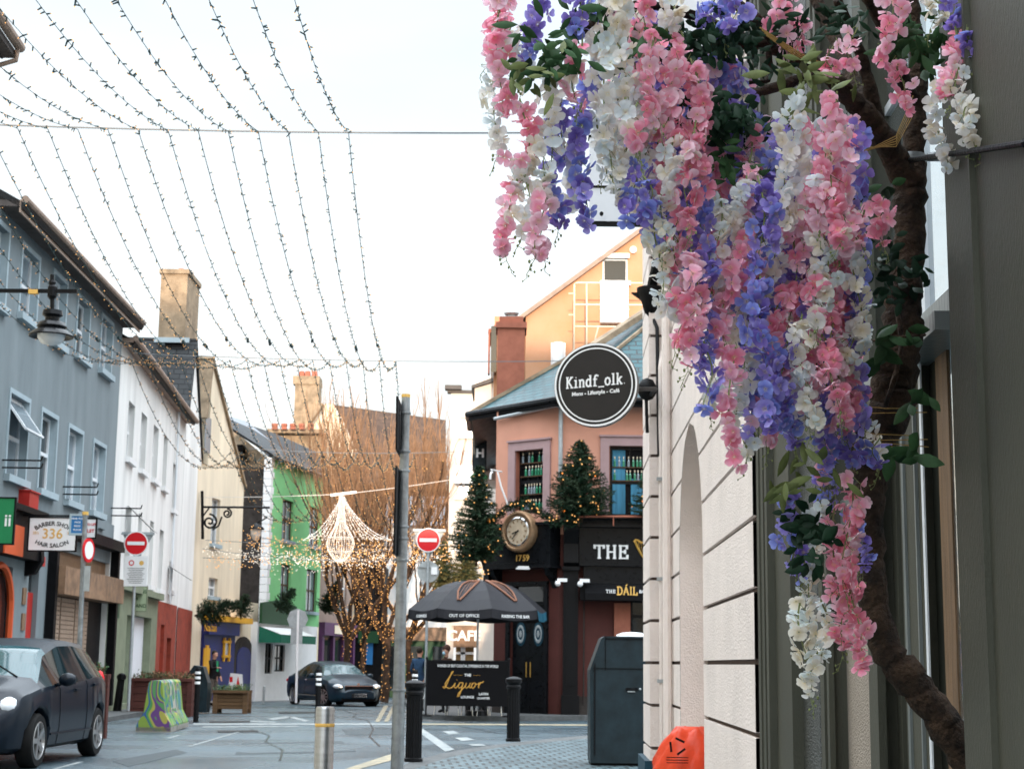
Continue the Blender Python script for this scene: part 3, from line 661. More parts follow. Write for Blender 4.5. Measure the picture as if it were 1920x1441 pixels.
# C: gable fronted white house with steep slate roof and tall chimney
t = thing('white_gable_house', 'white gable fronted house with dark slate roof and a tall tan chimney', 'house', (-11.5, 57.5, 0))
aP = FW.hit(353, 900)[0]; aQ = FW.hit(379, 900)[0]; zP = FW.hit(353, 618)[1]; zQ = FW.hit(379, 880)[1]
mb = MB(); pts = [(aB, -.8), (aQ, -.8), (aQ, zQ), (FW.hit(366, 700)[0], FW.hit(366, 665)[1]), (aP, zP), (aB + .1, zB)]
mb.prism([FW.p(a, h) for a, h in pts], FW.n * -.4); mb.build('wall', 'white_render', t)
mb = MB(); mb.slab(FW.p(aB - .1, zB + .05, .1), FW.p(aP, zP + .05, .1), FW.p(aP, zP + .05, -9), FW.p(aB - .1, zB + .05, -9), -.15)
me = mb.v
mb2 = MB(); A_, B_, C_, D_ = FW.p(aB - .1, zB + .1, -9), FW.p(aB - .1, zB + .1, .1), FW.p(aP, zP + .1, .1), FW.p(aP, zP + .1, -9)
mb2.slab(A_, B_, C_, D_, .12); mb2.slab(FW.p(aQ, zQ, .05), FW.p(aQ, zQ, -9), FW.p(aP, zP + .1, -9), FW.p(aP, zP + .1, .1), .12); mb2.build('roof', 'slate_roof_dark', t)
c0 = P(300, 560, 56); c1 = P(350, 560, 56); zt = P(325, 512, 56).z; zb = P(325, 640, 56).z
mb = MB(); mb.box(((c0.x + c1.x) / 2, 57.1, (zt + zb) / 2), (c1.x - c0.x, 2.2, zt - zb)); mb.box(((c0.x + c1.x) / 2, 57.1, zt + .06), (c1.x - c0.x + .12, 2.32, .16)); ch = mb.build('chimney', 'stone', t)
mb = MB()
for k in range(3): mb.cyl((c1.x - .35, 56.5 + .55 * k, zt), (c1.x - .35, 56.5 + .55 * k, zt + .28), .12, .1, 10)
mb.build('chimney_pot', 'terracotta', ch)
mb = MB(); mb.box(((c0.x + c1.x) / 2 + .02, 55.98, zb + .05), (c1.x - c0.x + .3, .06, .18)); mb.build('flashing', 'trim_grey', ch)
mb = MB(); wall(mb, FW, aB + .02, aQ, -.8, FW.hit(360, 1145)[1], [], .2)
for i in range(len(mb.v)): mb.v[i] = mb.v[i] + FW.n * .03
mb.build('red_base', 'wall_red', t)
# --- cream gable house with the blue pub front
O = P(378, 1240, 60.7); FD = Fr((O.x, O.y), (.123, 1))
t = thing('cream_pub_building', 'cream rendered gable house with a blue and yellow pub front', 'building', (O.x + .4, 63, 0))
ap = FD.hit(391, 800); aE2 = FD.hit(454, 1000)[0]; zA = FD.hit(391, 667)[1]; zE = FD.hit(454, 904)[1]
WC = [FD.rect(384, 782, 394, 849), FD.rect(396, 934, 412, 1020), FD.rect(391, 1083, 408, 1118)]
mb = MB(); hp = FD.hit(415, 1160)[1]
wall(mb, FD, -2, aE2, hp, zE, WC[1:], .2)
mb.prism([FD.p(-.3, zE), FD.p(aE2, zE), FD.p(ap[0], zA), FD.p(-.3, zA - 1.2)], FD.n * -.3); mb.build('wall', 'cream_render', t)
for r in WC[1:]: window(FD, r, t, 'white_paint', 'sash4', .15, True, 'glass_pale', 'trim_grey', .05)
r = WC[0]; mb = MB(); FD.box(mb, r[0], r[1], r[2], r[3], .0, .03); mb.build('window', 'glass_pale', t)
mb = MB(); mb.slab(FD.p(aE2 + .1, zE - .1, .1), FD.p(aE2 + .1, zE - .1, -9), FD.p(ap[0], zA + .06, -9), FD.p(ap[0], zA + .06, .1), .12)
mb.slab(FD.p(-1, zA - 2.4, -9), FD.p(-1, zA - 2.4, .1), FD.p(ap[0], zA + .06, .1), FD.p(ap[0], zA + .06, -9), .12); mb.build('roof', 'stone', t)
aL = FD.hit(482, 1200)[0]; hl = FD.hit(465, 1128)[1]
door = (FD.hit(440, 1250)[0], FD.hit(466, 1250)[0]); zd = FD.hit(453, 1212)[1]
mb = MB(); wall(mb, FD, aE2, aL, -.8, hl, [], .2); wall(mb, FD, -2, aE2, -.8, hp, [], .2); mb.quad(FD.p(aL, -.8), FD.p(aL, -.8, -5), FD.p(aL, hl, -5), FD.p(aL, hl)); mb.build('side_wall', 'cream_render', t)
mb = MB(); cc = sum(door) / 2; rr = (door[1] - door[0]) / 2
def archpoly(fr, c, r, z0, zs, d, n=12, asp=1): return [fr.p(c - r, z0, d)] + [fr.p(c - r * math.cos(math.pi * k / n), zs + asp * r * math.sin(math.pi * k / n), d) for k in range(n + 1)] + [fr.p(c + r, z0, d)]
zs = zd - rr * .45
mb.prism(archpoly(FD, cc, rr + .45, -.6, zs, .0, asp=.6), FD.n * .06); mb.build('stone_surround', 'dark_stone', t)
mb = MB(); mb.prism(archpoly(FD, cc, rr, -.6, zs, .06, asp=.45), FD.n * .03)
dd = mb.build('arched_door', 'pub_blue', t)
xa, xb = -.2, door[0] - .5
mb = MB(); FD.box(mb, xa, xb, -.8, hp - .1, .0, .12); mb.build('pub_front', 'pub_blue', t)
mb = MB(); FD.box(mb, xa, xb + 1.3, hp - .12, hp + .1, .0, .45); FD.box(mb, xa + .2, xa + .5, -.1, 2.4 - .6, .12, .17); mb.build('cornice', 'yellow_paint', t)
mb = MB(); FD.box(mb, xa, xb, hp - .62, hp - .14, .12, .3); mb.build('fascia', 'pub_blue', t)
q = FD.hit(397, 1183, .32); mb = MB(); mb.text('Neaċtain', FD.p(q[0] - .1, hp - .38, .305), FD.u, Z, .30, bold=.03); mb.build('lettering', 'yellow_paint', t)
q = FD.rect(417, 1200, 431, 1232, .14); mb = MB()
for (x0, x1, y0, y1) in ((q[0], q[1], q[2], q[2] + .1), (q[0], q[1], q[3] - .1, q[3]), (q[0] + .1, q[0] + .2, q[2] - .15, q[3] + .1), (q[1] - .2, q[1] - .1, q[2] - .15, q[3] + .1)): FD.box(mb, x0, x1, y0, y1, .12, .2)
w_ = mb.build('window', 'yellow_paint', t); mb = MB(); FD.box(mb, q[0] + .2, q[1] - .2, q[2] + .1, q[3] - .1, .12, .14); mb.build('pane', 'glass_pale', w_)
q = FD.rect(381, 1214, 392, 1290, .14); mb = MB(); FD.box(mb, q[0], q[1], -.5, q[3], .12, .16); mb.build('door', 'yellow_paint', t)
# dark recess building and stone gable behind
c0, c1 = P(452, 1000, 68.2), P(500, 1000, 68.2); zt = P(475, 876, 68.2).z
t = thing('dark_stone_building', 'narrow dark stone building with brown boarding between the cream and green houses', 'building', ((c0.x + c1.x) / 2, 69, 0))
mb = MB(); mb.box(((c0.x + c1.x) / 2, 70.7, zt / 2 - .5), (c1.x - c0.x, 5, zt + 1)); mb.build('wall', 'dark_stone', t)
mb = MB(); z0, z1 = P(465, 1128, 68.1).z, P(465, 1045, 68.1).z; xx0, xx1 = P(452, 1, 68.1).x, P(486, 1, 68.1).x
for k in range(8): x = xx0 + (xx1 - xx0) * (k + .5) / 8; mb.box((x, 68.15, (z0 + z1) / 2), ((xx1 - xx0) / 8 - .02, .08, z1 - z0))
mb.build('timber_boarding', 'brown_wood', t)
t = thing('stone_gable_house', 'stone gable house with slate roof coloured pale as if sunlit', 'house', (-10, 80, 0))
mb = MB(); mb.prism([P(420, 790, 76), P(500, 858, 74), P(505, 900, 74), P(505, 1000, 74), P(420, 1000, 76)], (0, 3, 0)); mb.build('wall', 'stone', t)
for x, y in ((449, 842), (450, 862)):
    mb = MB(); mb.box(P(x, y, 74.8), (.42, .8, .35)); mb.build('window', 'black_matt', t)
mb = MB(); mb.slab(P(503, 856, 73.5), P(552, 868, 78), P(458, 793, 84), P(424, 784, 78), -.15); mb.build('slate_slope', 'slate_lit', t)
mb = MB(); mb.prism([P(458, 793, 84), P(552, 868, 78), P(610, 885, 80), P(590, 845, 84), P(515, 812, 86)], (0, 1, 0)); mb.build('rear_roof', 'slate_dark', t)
# --- green house
O = P(495, 1240, 68); FH = Fr((O.x, O.y), (.18, 1))
t = thing('green_house', 'bright green rendered house above a white shop with a green awning', 'building', (O.x + .7, 72, 0))
zg0 = FH.hit(497, 853)[1]; aX = FH.hit(603, 1000)[0]; aW = FH.hit(480, 1240)[0]; hg = FH.hit(540, 1170)[1]
WH = [FH.rect(529, 937, 550, 1013), FH.rect(580, 951, 600, 1024), FH.rect(526, 1057, 545, 1135), FH.rect(574, 1067, 594, 1146)]
mb = MB(); wall(mb, FH, 0, aX, hg, zg0, WH, .2); mb.build('wall', 'green_render', t)
mb = MB(); k = 0; z = hg
while z < zg0 - .05:
    FH.box(mb, -.08, .35 if k % 2 else .2, z, min(z + .3, zg0), -.3, .03); z += .32; k += 1
mb.build('quoins', 'white_paint', t)
for r in WH: window(FH, r, t, 'brown_wood', 'sash4', .14, True, 'glass_pale', 'trim_grey', .07)
for i in (2, 3):
    r = WH[i]; mb = MB(); FH.box(mb, r[0] + .08, r[0] + .35, r[2] + .1, r[3] - .1, -.155, -.145); mb.build('net_curtain', 'white_clean', t)
mb = MB(); mb.slab(FH.p(-.1, zg0, .3), FH.p(aX, zg0, .3), FH.p(aX, zg0 + 2.4, -3.6), FH.p(-.1, zg0 + 2.4, -3.6), .1); mb.build('roof', 'slate_roof_dark', t)
g0 = [FH.rect(497, 1205, 511, 1262), FH.rect(515, 1208, 534, 1258)]
mb = MB(); wall(mb, FH, aW, aX - .2, -.9, hg, g0, .2); mb.quad(FH.p(aW, -.9), FH.p(aW, -.9, -4), FH.p(aW, hg, -4), FH.p(aW, hg)); mb.build('shop_wall', 'white_paint', t)
for r in g0: window(FH, r, t, 'black_matt', 'sash4', .12, False)
a0, a1 = FH.hit(485, 1195, 1)[0], FH.hit(592, 1195, 1)[0]; ha = FH.hit(540, 1182, .5)[1]; hb = FH.hit(540, 1205, 1)[1]
a0 = max(a0, aW + .1)
mb = MB(); mb.slab(FH.p(a0, hb + .35, 1), FH.p(a1, hb + .35, 1), FH.p(a1, ha + .15, .05), FH.p(a0, ha + .15, .05), .03); aw = mb.build('awning', 'white_clean', t)
mb = MB(); FH.box(mb, a0, a1, hb, hb + .34, .99, 1.01); mb.quad(FH.p(a0, hb, 1), FH.p(a0, hb + .34, 1), FH.p(a0, ha + .15, .05), FH.p(a0, hb, .05)); mb.build('valance', 'awning_green', aw)
mb = MB(); q0 = aW + .1; q1 = FH.hit(550, 1160)[0]; mb.prism([FH.p(q0, hg - .05, .03), FH.p(q1, hg - .05, .03), FH.p(q1, hg + .8, .03), FH.p((q0 + q1) / 2, hg + 1.0, .03), FH.p(q0, hg + .8, .03)], FH.n * .12); mb.build('shop_sign', 'dark_green', t)
# taupe house with purple shopfront
t = thing('taupe_house', 'taupe rendered house with a purple painted shopfront behind the lit trees', 'building', (O.x + 2, 79, 0))
aY = FH.hit(665, 1000)[0]
wp = [FH.rect(636, 1065, 650, 1140)]
mb = MB(); wall(mb, FH, aX + .02, aY, -1, zg0 - .4, wp, .2); mb.build('wall', 'taupe_render', t)
for r in wp: window(FH, r, t, 'white_paint', 'sash4', .14)
hp2 = FH.hit(625, 1168)[1]
mb = MB(); FH.box(mb, aX + .02, aY, hp2 - .6, hp2, 0, .3)
for k in range(4): a = aX + .2 + (aY - aX - .4) * k / 3; FH.box(mb, a - .15, a + .15, -.9, hp2 - .6, 0, .2)
mb.build('shopfront', 'purple_paint', t)
mb = MB(); FH.box(mb, aX + .4, aY - .3, -.2, hp2 - .7, .02, .06); mb.build('shop_window', 'glass', t)
mb = MB(); FH.box(mb, aX + 1.6, aY - 1.2, hp2 - .5, hp2 - .1, .3, .33); mb.build('shop_sign', 'cream_render', t)
mb = MB(); mb.slab(FH.p(aX, zg0 - .4, .3), FH.p(aY, zg0 - .4, .3), FH.p(aY, zg0 + 2, -3.6), FH.p(aX, zg0 + 2, -3.6), .1); mb.build('roof', 'slate_roof_dark', t)
# dark shop and white house closing the street
def block(name, label, x0, x1, ytop, D, depth, mk, rootcat='building'):
    a, b = P(x0, 1240, D), P(x1, 1240, D); zt = P((x0 + x1) / 2, ytop, D).z
    t = thing(name, label, rootcat, ((a.x + b.x) / 2, D, gz(D)))
    fr = Fr((a.x, D), (1, 0)); return t, fr, b.x - a.x, zt
t, fr, W, zt = block('dark_shop_building', 'black fronted building between the lit tree trunks', 664, 716, 1060, 83, 5, 'black_matt')
mb = MB(); wall(mb, fr, 0, W, -1, zt); mb.quad(fr.p(W, -1), fr.p(W, -1, -5), fr.p(W, zt, -5), fr.p(W, zt)); mb.build('wall', 'black_matt', t)
mb = MB(); fr.box(mb, .2, W - .2, 2.2, 2.8, 0, .2); mb.build('fascia', 'dark_green', t)
q = fr.rect(687, 1205, 699, 1245); mb = MB(); fr.box(mb, *q, .01, .05); mb.build('poster', 'blue_sign', t)
t, fr, W, zt = block('white_rear_house', 'pale house with grey roof seen behind the lit trees', 715, 838, 985, 86, 5, 'white_paint')
wr = [fr.rect(745, 1040, 760, 1090), fr.rect(790, 1040, 805, 1090)]
mb = MB(); wall(mb, fr, 0, W, -1, zt, wr); mb.build('wall', 'white_render', t)
for r in wr: window(fr, r, t, 'white_paint', 'sash4')
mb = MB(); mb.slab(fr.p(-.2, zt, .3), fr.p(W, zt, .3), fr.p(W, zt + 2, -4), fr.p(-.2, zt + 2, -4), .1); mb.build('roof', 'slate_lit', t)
mb = MB(); fr.box(mb, 0, W, 2.4, 3.1, 0, .3); mb.build('shop_fascia', 'bronze_panel', t)
mb = MB(); fr.box(mb, .1, W - .1, -.8, 2.38, .02, .1); mb.build('shopfront', 'dark_green', t)
for k in range(3): mb = MB(); fr.box(mb, .4 + k * W / 3, (k + 1) * W / 3 - .2, -.2, 2.1, .1, .13); mb.build('shop_window', 'glass', t)
# far houses on the rise
t = thing('far_gable_house', 'distant cream gable house with long brown roof and square stone chimney', 'house', (-10, 96, 0))
mb = MB(); mb.prism([P(568, 1262, 95), P(568, 812, 95), P(600, 758, 95), P(624, 757, 95), P(668, 845, 95), P(668, 1262, 95)], (0, 6, 0)); mb.build('wall', 'cream_render', t)
mb = MB(); mb.slab(P(664, 905, 93), P(836, 915, 93), P(836, 787, 101), P(622, 758, 101), .2); mb.build('roof', 'roof_brown', t)
mb = MB(); mb.prism([P(664, 1262, 94), P(836, 1262, 94), P(836, 914, 94), P(664, 904, 94)], (0, 5, 0)); mb.build('rear_wall', 'dark_stone', t)
mb = MB(); mb.box(P(577, 770, 96) + Vector((0, 0, -1)), (1.45, 1.4, 5.5)); mb.box(P(576, 805, 96) + Vector((0, 0, -1.2)), (1.8, 1.7, 2.6)); mb.box(P(577, 716, 96), (1.6, 1.5, .5)); ch = mb.build('chimney', 'stone', t)
for x in (566, 577, 590): mb = MB(); mb.cyl(P(x, 707, 96), P(x, 696, 96), .2, .16, 8); mb.build('chimney_pot', 'terracotta', ch)
mb = MB(); mb.tube([P(605, 757, 94.5), P(568, 808, 94.5)], .18, 5); mb.build('verge', 'stone', t)
t = thing('chimney_pot_house', 'low distant house with a row of five clay chimney pots', 'house', (-11, 90, 0))
mb = MB(); mb.box(P(552, 830, 90) + Vector((0, 2, -2)), (2.9, 3, 5)); mb.box(P(553, 808, 90) + Vector((0, 1.2, 0)), (3.1, 2.6, .22)); mb.build('wall', 'stone', t)
for x in (515, 533, 549, 566, 583): mb = MB(); mb.cyl(P(x, 805, 89.6), P(x, 795, 89.6), .17, .15, 8); mb.cyl(P(x, 798, 89.6), P(x, 794, 89.6), .19, .17, 8); mb.build('chimney_pot', 'terracotta', t)
# --- sunlit white building with the cafe, left of the pub
t, fr, W, zt = block('white_cafe_building', 'tall sunlit white building with a cafe on its ground floor beside the pub', 836, 915, 737, 66, 6, 'sun_white')
wr = [fr.rect(863, 783, 888, 816), fr.rect(857, 872, 882, 930), fr.rect(853, 996, 880, 1030)]
gd = [fr.rect(826, 1170, 843, 1240), fr.rect(850, 1172, 893, 1242)]; gd = [(max(g[0], .0), g[1], -.6, g[3]) for g in gd]
W += .6
mb = MB(); wall(mb, fr, 0, W, -1, zt, wr + gd[1:], .25); mb.quad(fr.p(0, -1), fr.p(0, -1, -6), fr.p(0, zt, -6), fr.p(0, zt)); mb.build('wall', 'sun_white', t)
mb = MB(); fr.box(mb, -.15, W, zt, zt + .12, -.3, .12); fr.box(mb, -.25, .45, zt + .12, zt + .3, -.2, .3); mb.build('parapet', 'lead', t)
for r in wr: window(fr, r, t, 'white_paint', 'two', .15, True, 'glass_pale', 'white_paint', .09)
r = wr[1]; mb = MB(); mb.slab(fr.p(r[0] - .1, r[2] + .5, .5), fr.p(r[1] + .1, r[2] + .5, .5), fr.p(r[1] + .1, r[3], .02), fr.p(r[0] - .1, r[3], .02), .03); mb.build('awning', 'white_clean', t)
r = gd[1]; mb = MB(); fr.box(mb, r[0] + .1, r[1] - .1, -.4, r[3], -.22, -.18); mb.build('cafe_window', 'interior_warm', t)
mb = MB(); fr.box(mb, r[0] + .3, r[0] + .4, -.4, r[3], -.18, -.1); fr.box(mb, r[0] + .1, r[1] - .1, 1.6, 1.7, -.18, -.1); fr.box(mb, r[1] - .55, r[1] - .45, -.4, r[3], -.18, -.1); mb.build('window_bars', 'white_clean', t)
c = P(870, 1192, 65.8); mb = MB(); mb.text('CAFÉ', (c.x, 65.79, c.z), X, Z, .42, bold=.035); mb.build('lettering', 'white_clean', t)
mb = MB(); fr.box(mb, r[0], r[1], c.z - .45, c.z + .42, .01, .1); mb.build('cafe_sign', 'bronze_panel', t)
mb = MB(); mb.prism(archpoly(fr, (r[0] + r[1]) / 2, (r[1] - r[0]) / 2 + .12, r[3], r[3] + .05, .02, asp=.8), fr.n * .08); mb.build('arch_moulding', 'sun_white', t)
# projecting sign box of the shop beside the pub
t, c, W, H, yf = board('shop_blade_sign', 'green and grey projecting sign with a white letter beside the pub tree', 'sign', 899, 850, 52, 24, 62, 'cabinet')
mb = MB(); mb.text('H', (c.x + .02, yf, c.z + .0), X, Z, .28, bold=.05); mb.build('lettering', 'white_clean', t)
mb = MB(); mb.ball(c + Vector((0, -.1, -H / 2 - .25)), .3, 10, (1, .6, .5)); mb.build('lower_panel', 'sign_green', t)
# low roof between
t = thing('rear_cottage', 'small rear house with a mossy roof edge above the pub eaves', 'house', (-1, 58, 0))
mb = MB(); mb.prism([P(890, 718, 60), P(935, 700, 60), P(935, 900, 60), P(890, 900, 60)], (0, 3, 0)); mb.build('wall', 'sun_white', t)
mb = MB(); mb.prism([P(884, 722, 59.8), P(935, 703, 59.8), P(935, 712, 59.8), P(884, 727, 59.8)], (0, 3.2, 0)); mb.build('roof', 'lead', t)
# ============================================================= ORANGE GABLE BEHIND THE PUB
t = thing('orange_gable_house', 'large orange rendered gable behind the pub with a steel rail and a white box door', 'building', (4, 54, 0)); D = 54
FO = Fr((P(985, 700, D).x, D), (1, 0))
mb = MB(); rake = [P(985, 585, D), P(1215, 417, D), P(1420, 268, D)]
win = FO.rect(1130, 484, 1177, 528); aT = FO.hit(1420, 300)[0]
z0 = 6
def ztop(a): 
    p0, p1 = rake[0], rake[2]; x = FO.O.x + a; return p0.z + (p1.z - p0.z) * (x - p0.x) / (p1.x - p0.x)
cuts = sorted([0, win[0], win[1], aT])
for i in range(3):
    a0, a1 = cuts[i], cuts[i + 1]
    if i == 1:
        mb.quad(FO.p(a0, z0), FO.p(a1, z0), FO.p(a1, win[2]), FO.p(a0, win[2])); mb.quad(FO.p(a0, win[3]), FO.p(a1, win[3]), FO.p(a1, ztop(a1)), FO.p(a0, ztop(a0)))
    else: mb.quad(FO.p(a0, z0), FO.p(a1, z0), FO.p(a1, ztop(a1)), FO.p(a0, ztop(a0)))
mb.quad(FO.p(0, z0), FO.p(0, z0, -8), FO.p(0, ztop(0), -8), FO.p(0, ztop(0)))
mb.build('wall', 'orange_render', t)
mb = MB(); mb.slab(FO.p(-.25, ztop(-.25), .15), FO.p(-.25, ztop(-.25), -8), FO.p(aT, ztop(aT), -8), FO.p(aT, ztop(aT), .15), -.14)
mb.build('roof', 'gutter', t)
window(FO, win, t, 'white_paint', 'none', .12, True, 'glass', 'white_paint', .06)
mb = MB(); fr = FO; fr.box(mb, win[0] - .06, win[1] + .06, win[3], win[3] + .16, 0, .08); mb.build('lintel', 'white_paint', t)
q = FO.rect(1125, 530, 1177, 608); mb = MB(); fr.box(mb, *q, 0, .35); fr.box(mb, q[0] - .02, q[1] + .02, (q[2] + q[3]) / 2 - .3, (q[2] + q[3]) / 2 - .27, .34, .37); mb.build('duct_box', 'white_paint', t)
q = FO.hit(1187, 469); mb = MB(); mb.cyl(fr.p(q[0], q[1], 0), fr.p(q[0], q[1], .1), .12, n=16); mb.build('vent', 'white_paint', t)
q = FO.rect(1034, 643, 1059, 690); mb = MB(); fr.box(mb, q[0] - .02, q[1] + .02, q[2], q[3] + .0, 0, .06); mb.cyl(fr.p((q[0] + q[1]) / 2, q[2], .3), fr.p((q[0] + q[1]) / 2, q[3] - .05, .3), .19, n=14); mb.build('flue', 'white_paint', t)
mb = MB(); D2 = 52.3
def T(*pp, r=.025): mb.tube([P(x, y, D2) for x, y in pp], r, 6)
T((1076, 700), (1077, 532), (1082, 530), (1240, 531)); T((1100, 680), (1100, 531)); T((1078, 571), (1240, 572)); T((1078, 612), (1240, 613)); T((1115, 640), (1122, 612))
for y in (550, 590): mb.bar(P(1078, y, D2), P(1066, y, D2), .03); mb.bar(P(1100, y, D2), P(1100, y - 2, 54), .03)
mb.build('guard_rail', 'cream_render', t)
mb = MB(); mb.box(P(926, 660, 56), (.2, 1.2, 1.65)); mb.build('dormer_window', 'glass', t)
mb = MB(); mb.prism([P(915, 620, 55.5), P(940, 598, 55.5), P(985, 590, 55.5), P(985, 610, 55.5), P(940, 612, 55.5), P(918, 624, 55.5)], (0, 2.5, 0)); mb.box(P(917, 660, 55.7), (.06, .5, 1.6)); mb.build('eaves', 'terracotta', t)
mb = MB(); mb.box(P(955, 680, 57), (1.1, 2, 3)); mb.build('rear_wall', 'orange_render', t)
# ============================================================= PUB
pc0, pc1 = P(925, 1240, 44.6), P(1046, 1240, 43.2)
FC = Fr((pc0.x, pc0.y), (pc1.x - pc0.x, pc1.y - pc0.y)); FP = Fr((pc1.x, pc1.y), (1, 0)); LC = (pc1 - pc0).xy.length
pub = thing('corner_pub', 'salmon corner pub with black timber front, slate hip roof and bottles in its windows', 'pub', (pc1.x, pc1.y, gz(43)))
zw = 8.3; hfa = 5.0
wc = FC.rect(967, 843, 1020, 962); wf = FP.rect(1142, 836, 1250, 972)
wf = (wf[0], wf[0] + 1.75, wf[2], wf[3])
wf2 = (wf[0] + 3.4, wf[1] + 3.4, wf[2], wf[3])
mb = MB(); wall(mb, FC, 0, LC, hfa - .3, zw, [wc], .2); wall(mb, FP, 0, 13, hfa - .3, zw, [wf, wf2], .2)
mb.quad(FC.p(0, -.5), Vector((pc0.x + .3, 60, -.5)), Vector((pc0.x + .3, 60, zw)), FC.p(0, zw)); mb.build('wall', 'salmon', pub)
wl = FP.rect(1183, 1110, 1240, 1200, .05); wl = (wl[0], wl[0] + 1.5, wl[2], wl[3]); dc = FC.rect(957, 1098, 1022, 1300); dc = (dc[0], dc[1], -.1, dc[3])
mb = MB(); wall(mb, FC, 0, LC, -.5, hfa - .3, [dc], .25); wall(mb, FP, 0, 13, -.5, hfa - .3, [wl], .25); mb.build('lower_wall', 'oxblood', pub)
for fr, r in ((FC, wc), (FP, wf), (FP, wf2)):
    mb = MB(); a0, a1, h0, h1 = r; b_ = .24
    for q, dd in (((a0 - b_, a0, h0 - .1, h1 + b_), .06), ((a1, a1 + b_, h0 - .1, h1 + b_), .06), ((a0, a1, h1, h1 + b_), .06)): fr.box(mb, *q, -.01, dd)
    fr.box(mb, a0 - b_ - .03, a1 + b_ + .03, h1 + b_, h1 + b_ + .05, -.01, .1); mb.build('window_surround', 'mauve_trim', pub)
    mb = MB(); fr.box(mb, a0 + .005, a0 + .02, h0, h1, -.19, 0); fr.box(mb, a1 - .02, a1 - .005, h0, h1, -.19, 0); mb.build('reveal', 'terracotta', pub)
    w_ = window(fr, r, pub, 'black_gloss', 'sash6', .17, False, 'black_matt', fw_=.08)
    # shelves of bottles displayed in the window
    n = 0
    for s_, hh in enumerate((h0 + .12, h0 + .55, h0 + 1.05, h0 + 1.42)):
        if hh > h1 - .3 or (fr is FP and s_ < 2): continue
        mb = MB(); fr.box(mb, a0 + .08, a1 - .08, hh - .03, hh, -.16, -.1); mb.build('shelf', 'brown_wood', w_)
        mb = MB(); x = a0 + .16
        while x < a1 - .12:
            if random.random() < .85: mb.m(random.choice([0, 0, 1])); mb.lathe(fr.p(x, hh, -.12), [(.033, 0), (.033, .15), (.012, .2), (.012, .26)], 8); mb.m(2); mb.lathe(fr.p(x, hh + .22, -.12), [(.016, 0), (.016, .06), (0, .062)], 8)
            x += random.uniform(.085, .14)
        mb.build('bottles', ['bottle_green', 'glass_pale', 'cream_render'], w_)
mb = MB(); FP.box(mb, wf[0] + .1, wf[0] + .45, wf[2] + .05, wf[3] - .1, -.14, -.135); FP.box(mb, wf[0] + .6, wf[1] - .1, wf[2] + .05, wf[2] + 1.1, -.145, -.14); mb.build('curtain', 'curtain_blue', pub)
# roof
E1, E2 = P(880, 765, 45.6), P(1043, 748, 42.75); E1.z = E2.z; E3 = E2 + Vector((13, 0, 0)); A1 = P(1300, 541, 46.8); A2 = A1 + Vector((9, 0, 0)); B1 = Vector((E1.x, 62, E1.z)); B2 = Vector((A1.x, 62, A1.z))
mb = MB(); mb.slab(E2, E3, A2, A1, .12); n1 = len(mb.f)
x = (E2 - E1).normalized(); nn = (E2 - E1).cross(A1 - E1).normalized(); y = nn.cross(x)
mb.add([E1, E2, A1], [(0, 1, 2)], [[((p - E1).dot(x), (p - E1).dot(y)) for p in (E1, E2, A1)]])
mb.slab(B1, E1, A1, B2, .12); rf = mb.build('roof', 'slate_roof', pub)
mb = MB(); mb.bar(E1 + Vector((0, 0, .03)), A1 + Vector((0, 0, .05)), .2, .1); mb.bar(E2 + Vector((0, 0, .02)), A1 + Vector((0, 0, .04)), .1, .08); mb.bar(P(1098, 662, 44.4) + Vector((0, .25, .1)), A1 + Vector((0, .3, .3)), .42, .16); mb.build('ridge_tiles', 'stone', rf)
mb = MB(); S = Vector((0, 0, -.12)); mb.add([E1 + S, E2 + S, E3 + S, FP.p(13, E2.z - .12, -.1), FP.p(0, E2.z - .12, -.1), FC.p(-.2, E2.z - .12, -.2)], [(0, 1, 4, 5), (1, 2, 3, 4)]); mb.bar(E1 + S * .8, E2 + S * .8, .05, .2); mb.bar(E2 + S * .8, E3 + S * .8, .05, .2)
mb.build('soffit', 'black_matt', pub)
mb = MB(); mb.tube([E1 + Vector((-.05, 3, 0)), E1 + Vector((-.05, 0, 0)), E2 + Vector((0, -.07, 0)), E3 + Vector((0, -.07, 0))], .085, 8); mb.build('gutter', 'black_gloss', pub)
mb = MB(); a = FC.p(.02, zw - .28, .12); mb.tube([a, FC.p(LC, zw - .1, .14), FP.p(.05, zw - .15, .12)], .05, 8); mb.tube([FP.p(.03, zw - .1, .1), FP.p(.03, P(1047, 895, 43).z, .1)], .06, 10); mb.build('downpipe', 'pale_steel', pub)
# chimney
c = P(958, 665, 48.5); t2 = (c.x, 48.5); mb = MB(); hw = 26 / FPX * 48.5
zt = P(958, 614, 48.5).z; mb.box((c.x, 49, zt - 2), (hw * 2, 1.1, 4)); mb.box((c.x, 49, zt + .07), (hw * 2 + .12, 1.22, .18)); mb.box((c.x, 49, zt + .26), (hw * 1.75, .95, .2)); ch = mb.build('chimney', 'terracotta', pub)
mb = MB(); mb.lathe((c.x, 49, zt + .36), [(.15, 0), (.15, .2), (.13, .2)], 14); mb.lathe((c.x, 49, zt + .5), [(.2, 0), (.24, .06), (.02, .2)], 14); mb.build('cowl', 'pale_steel', ch)
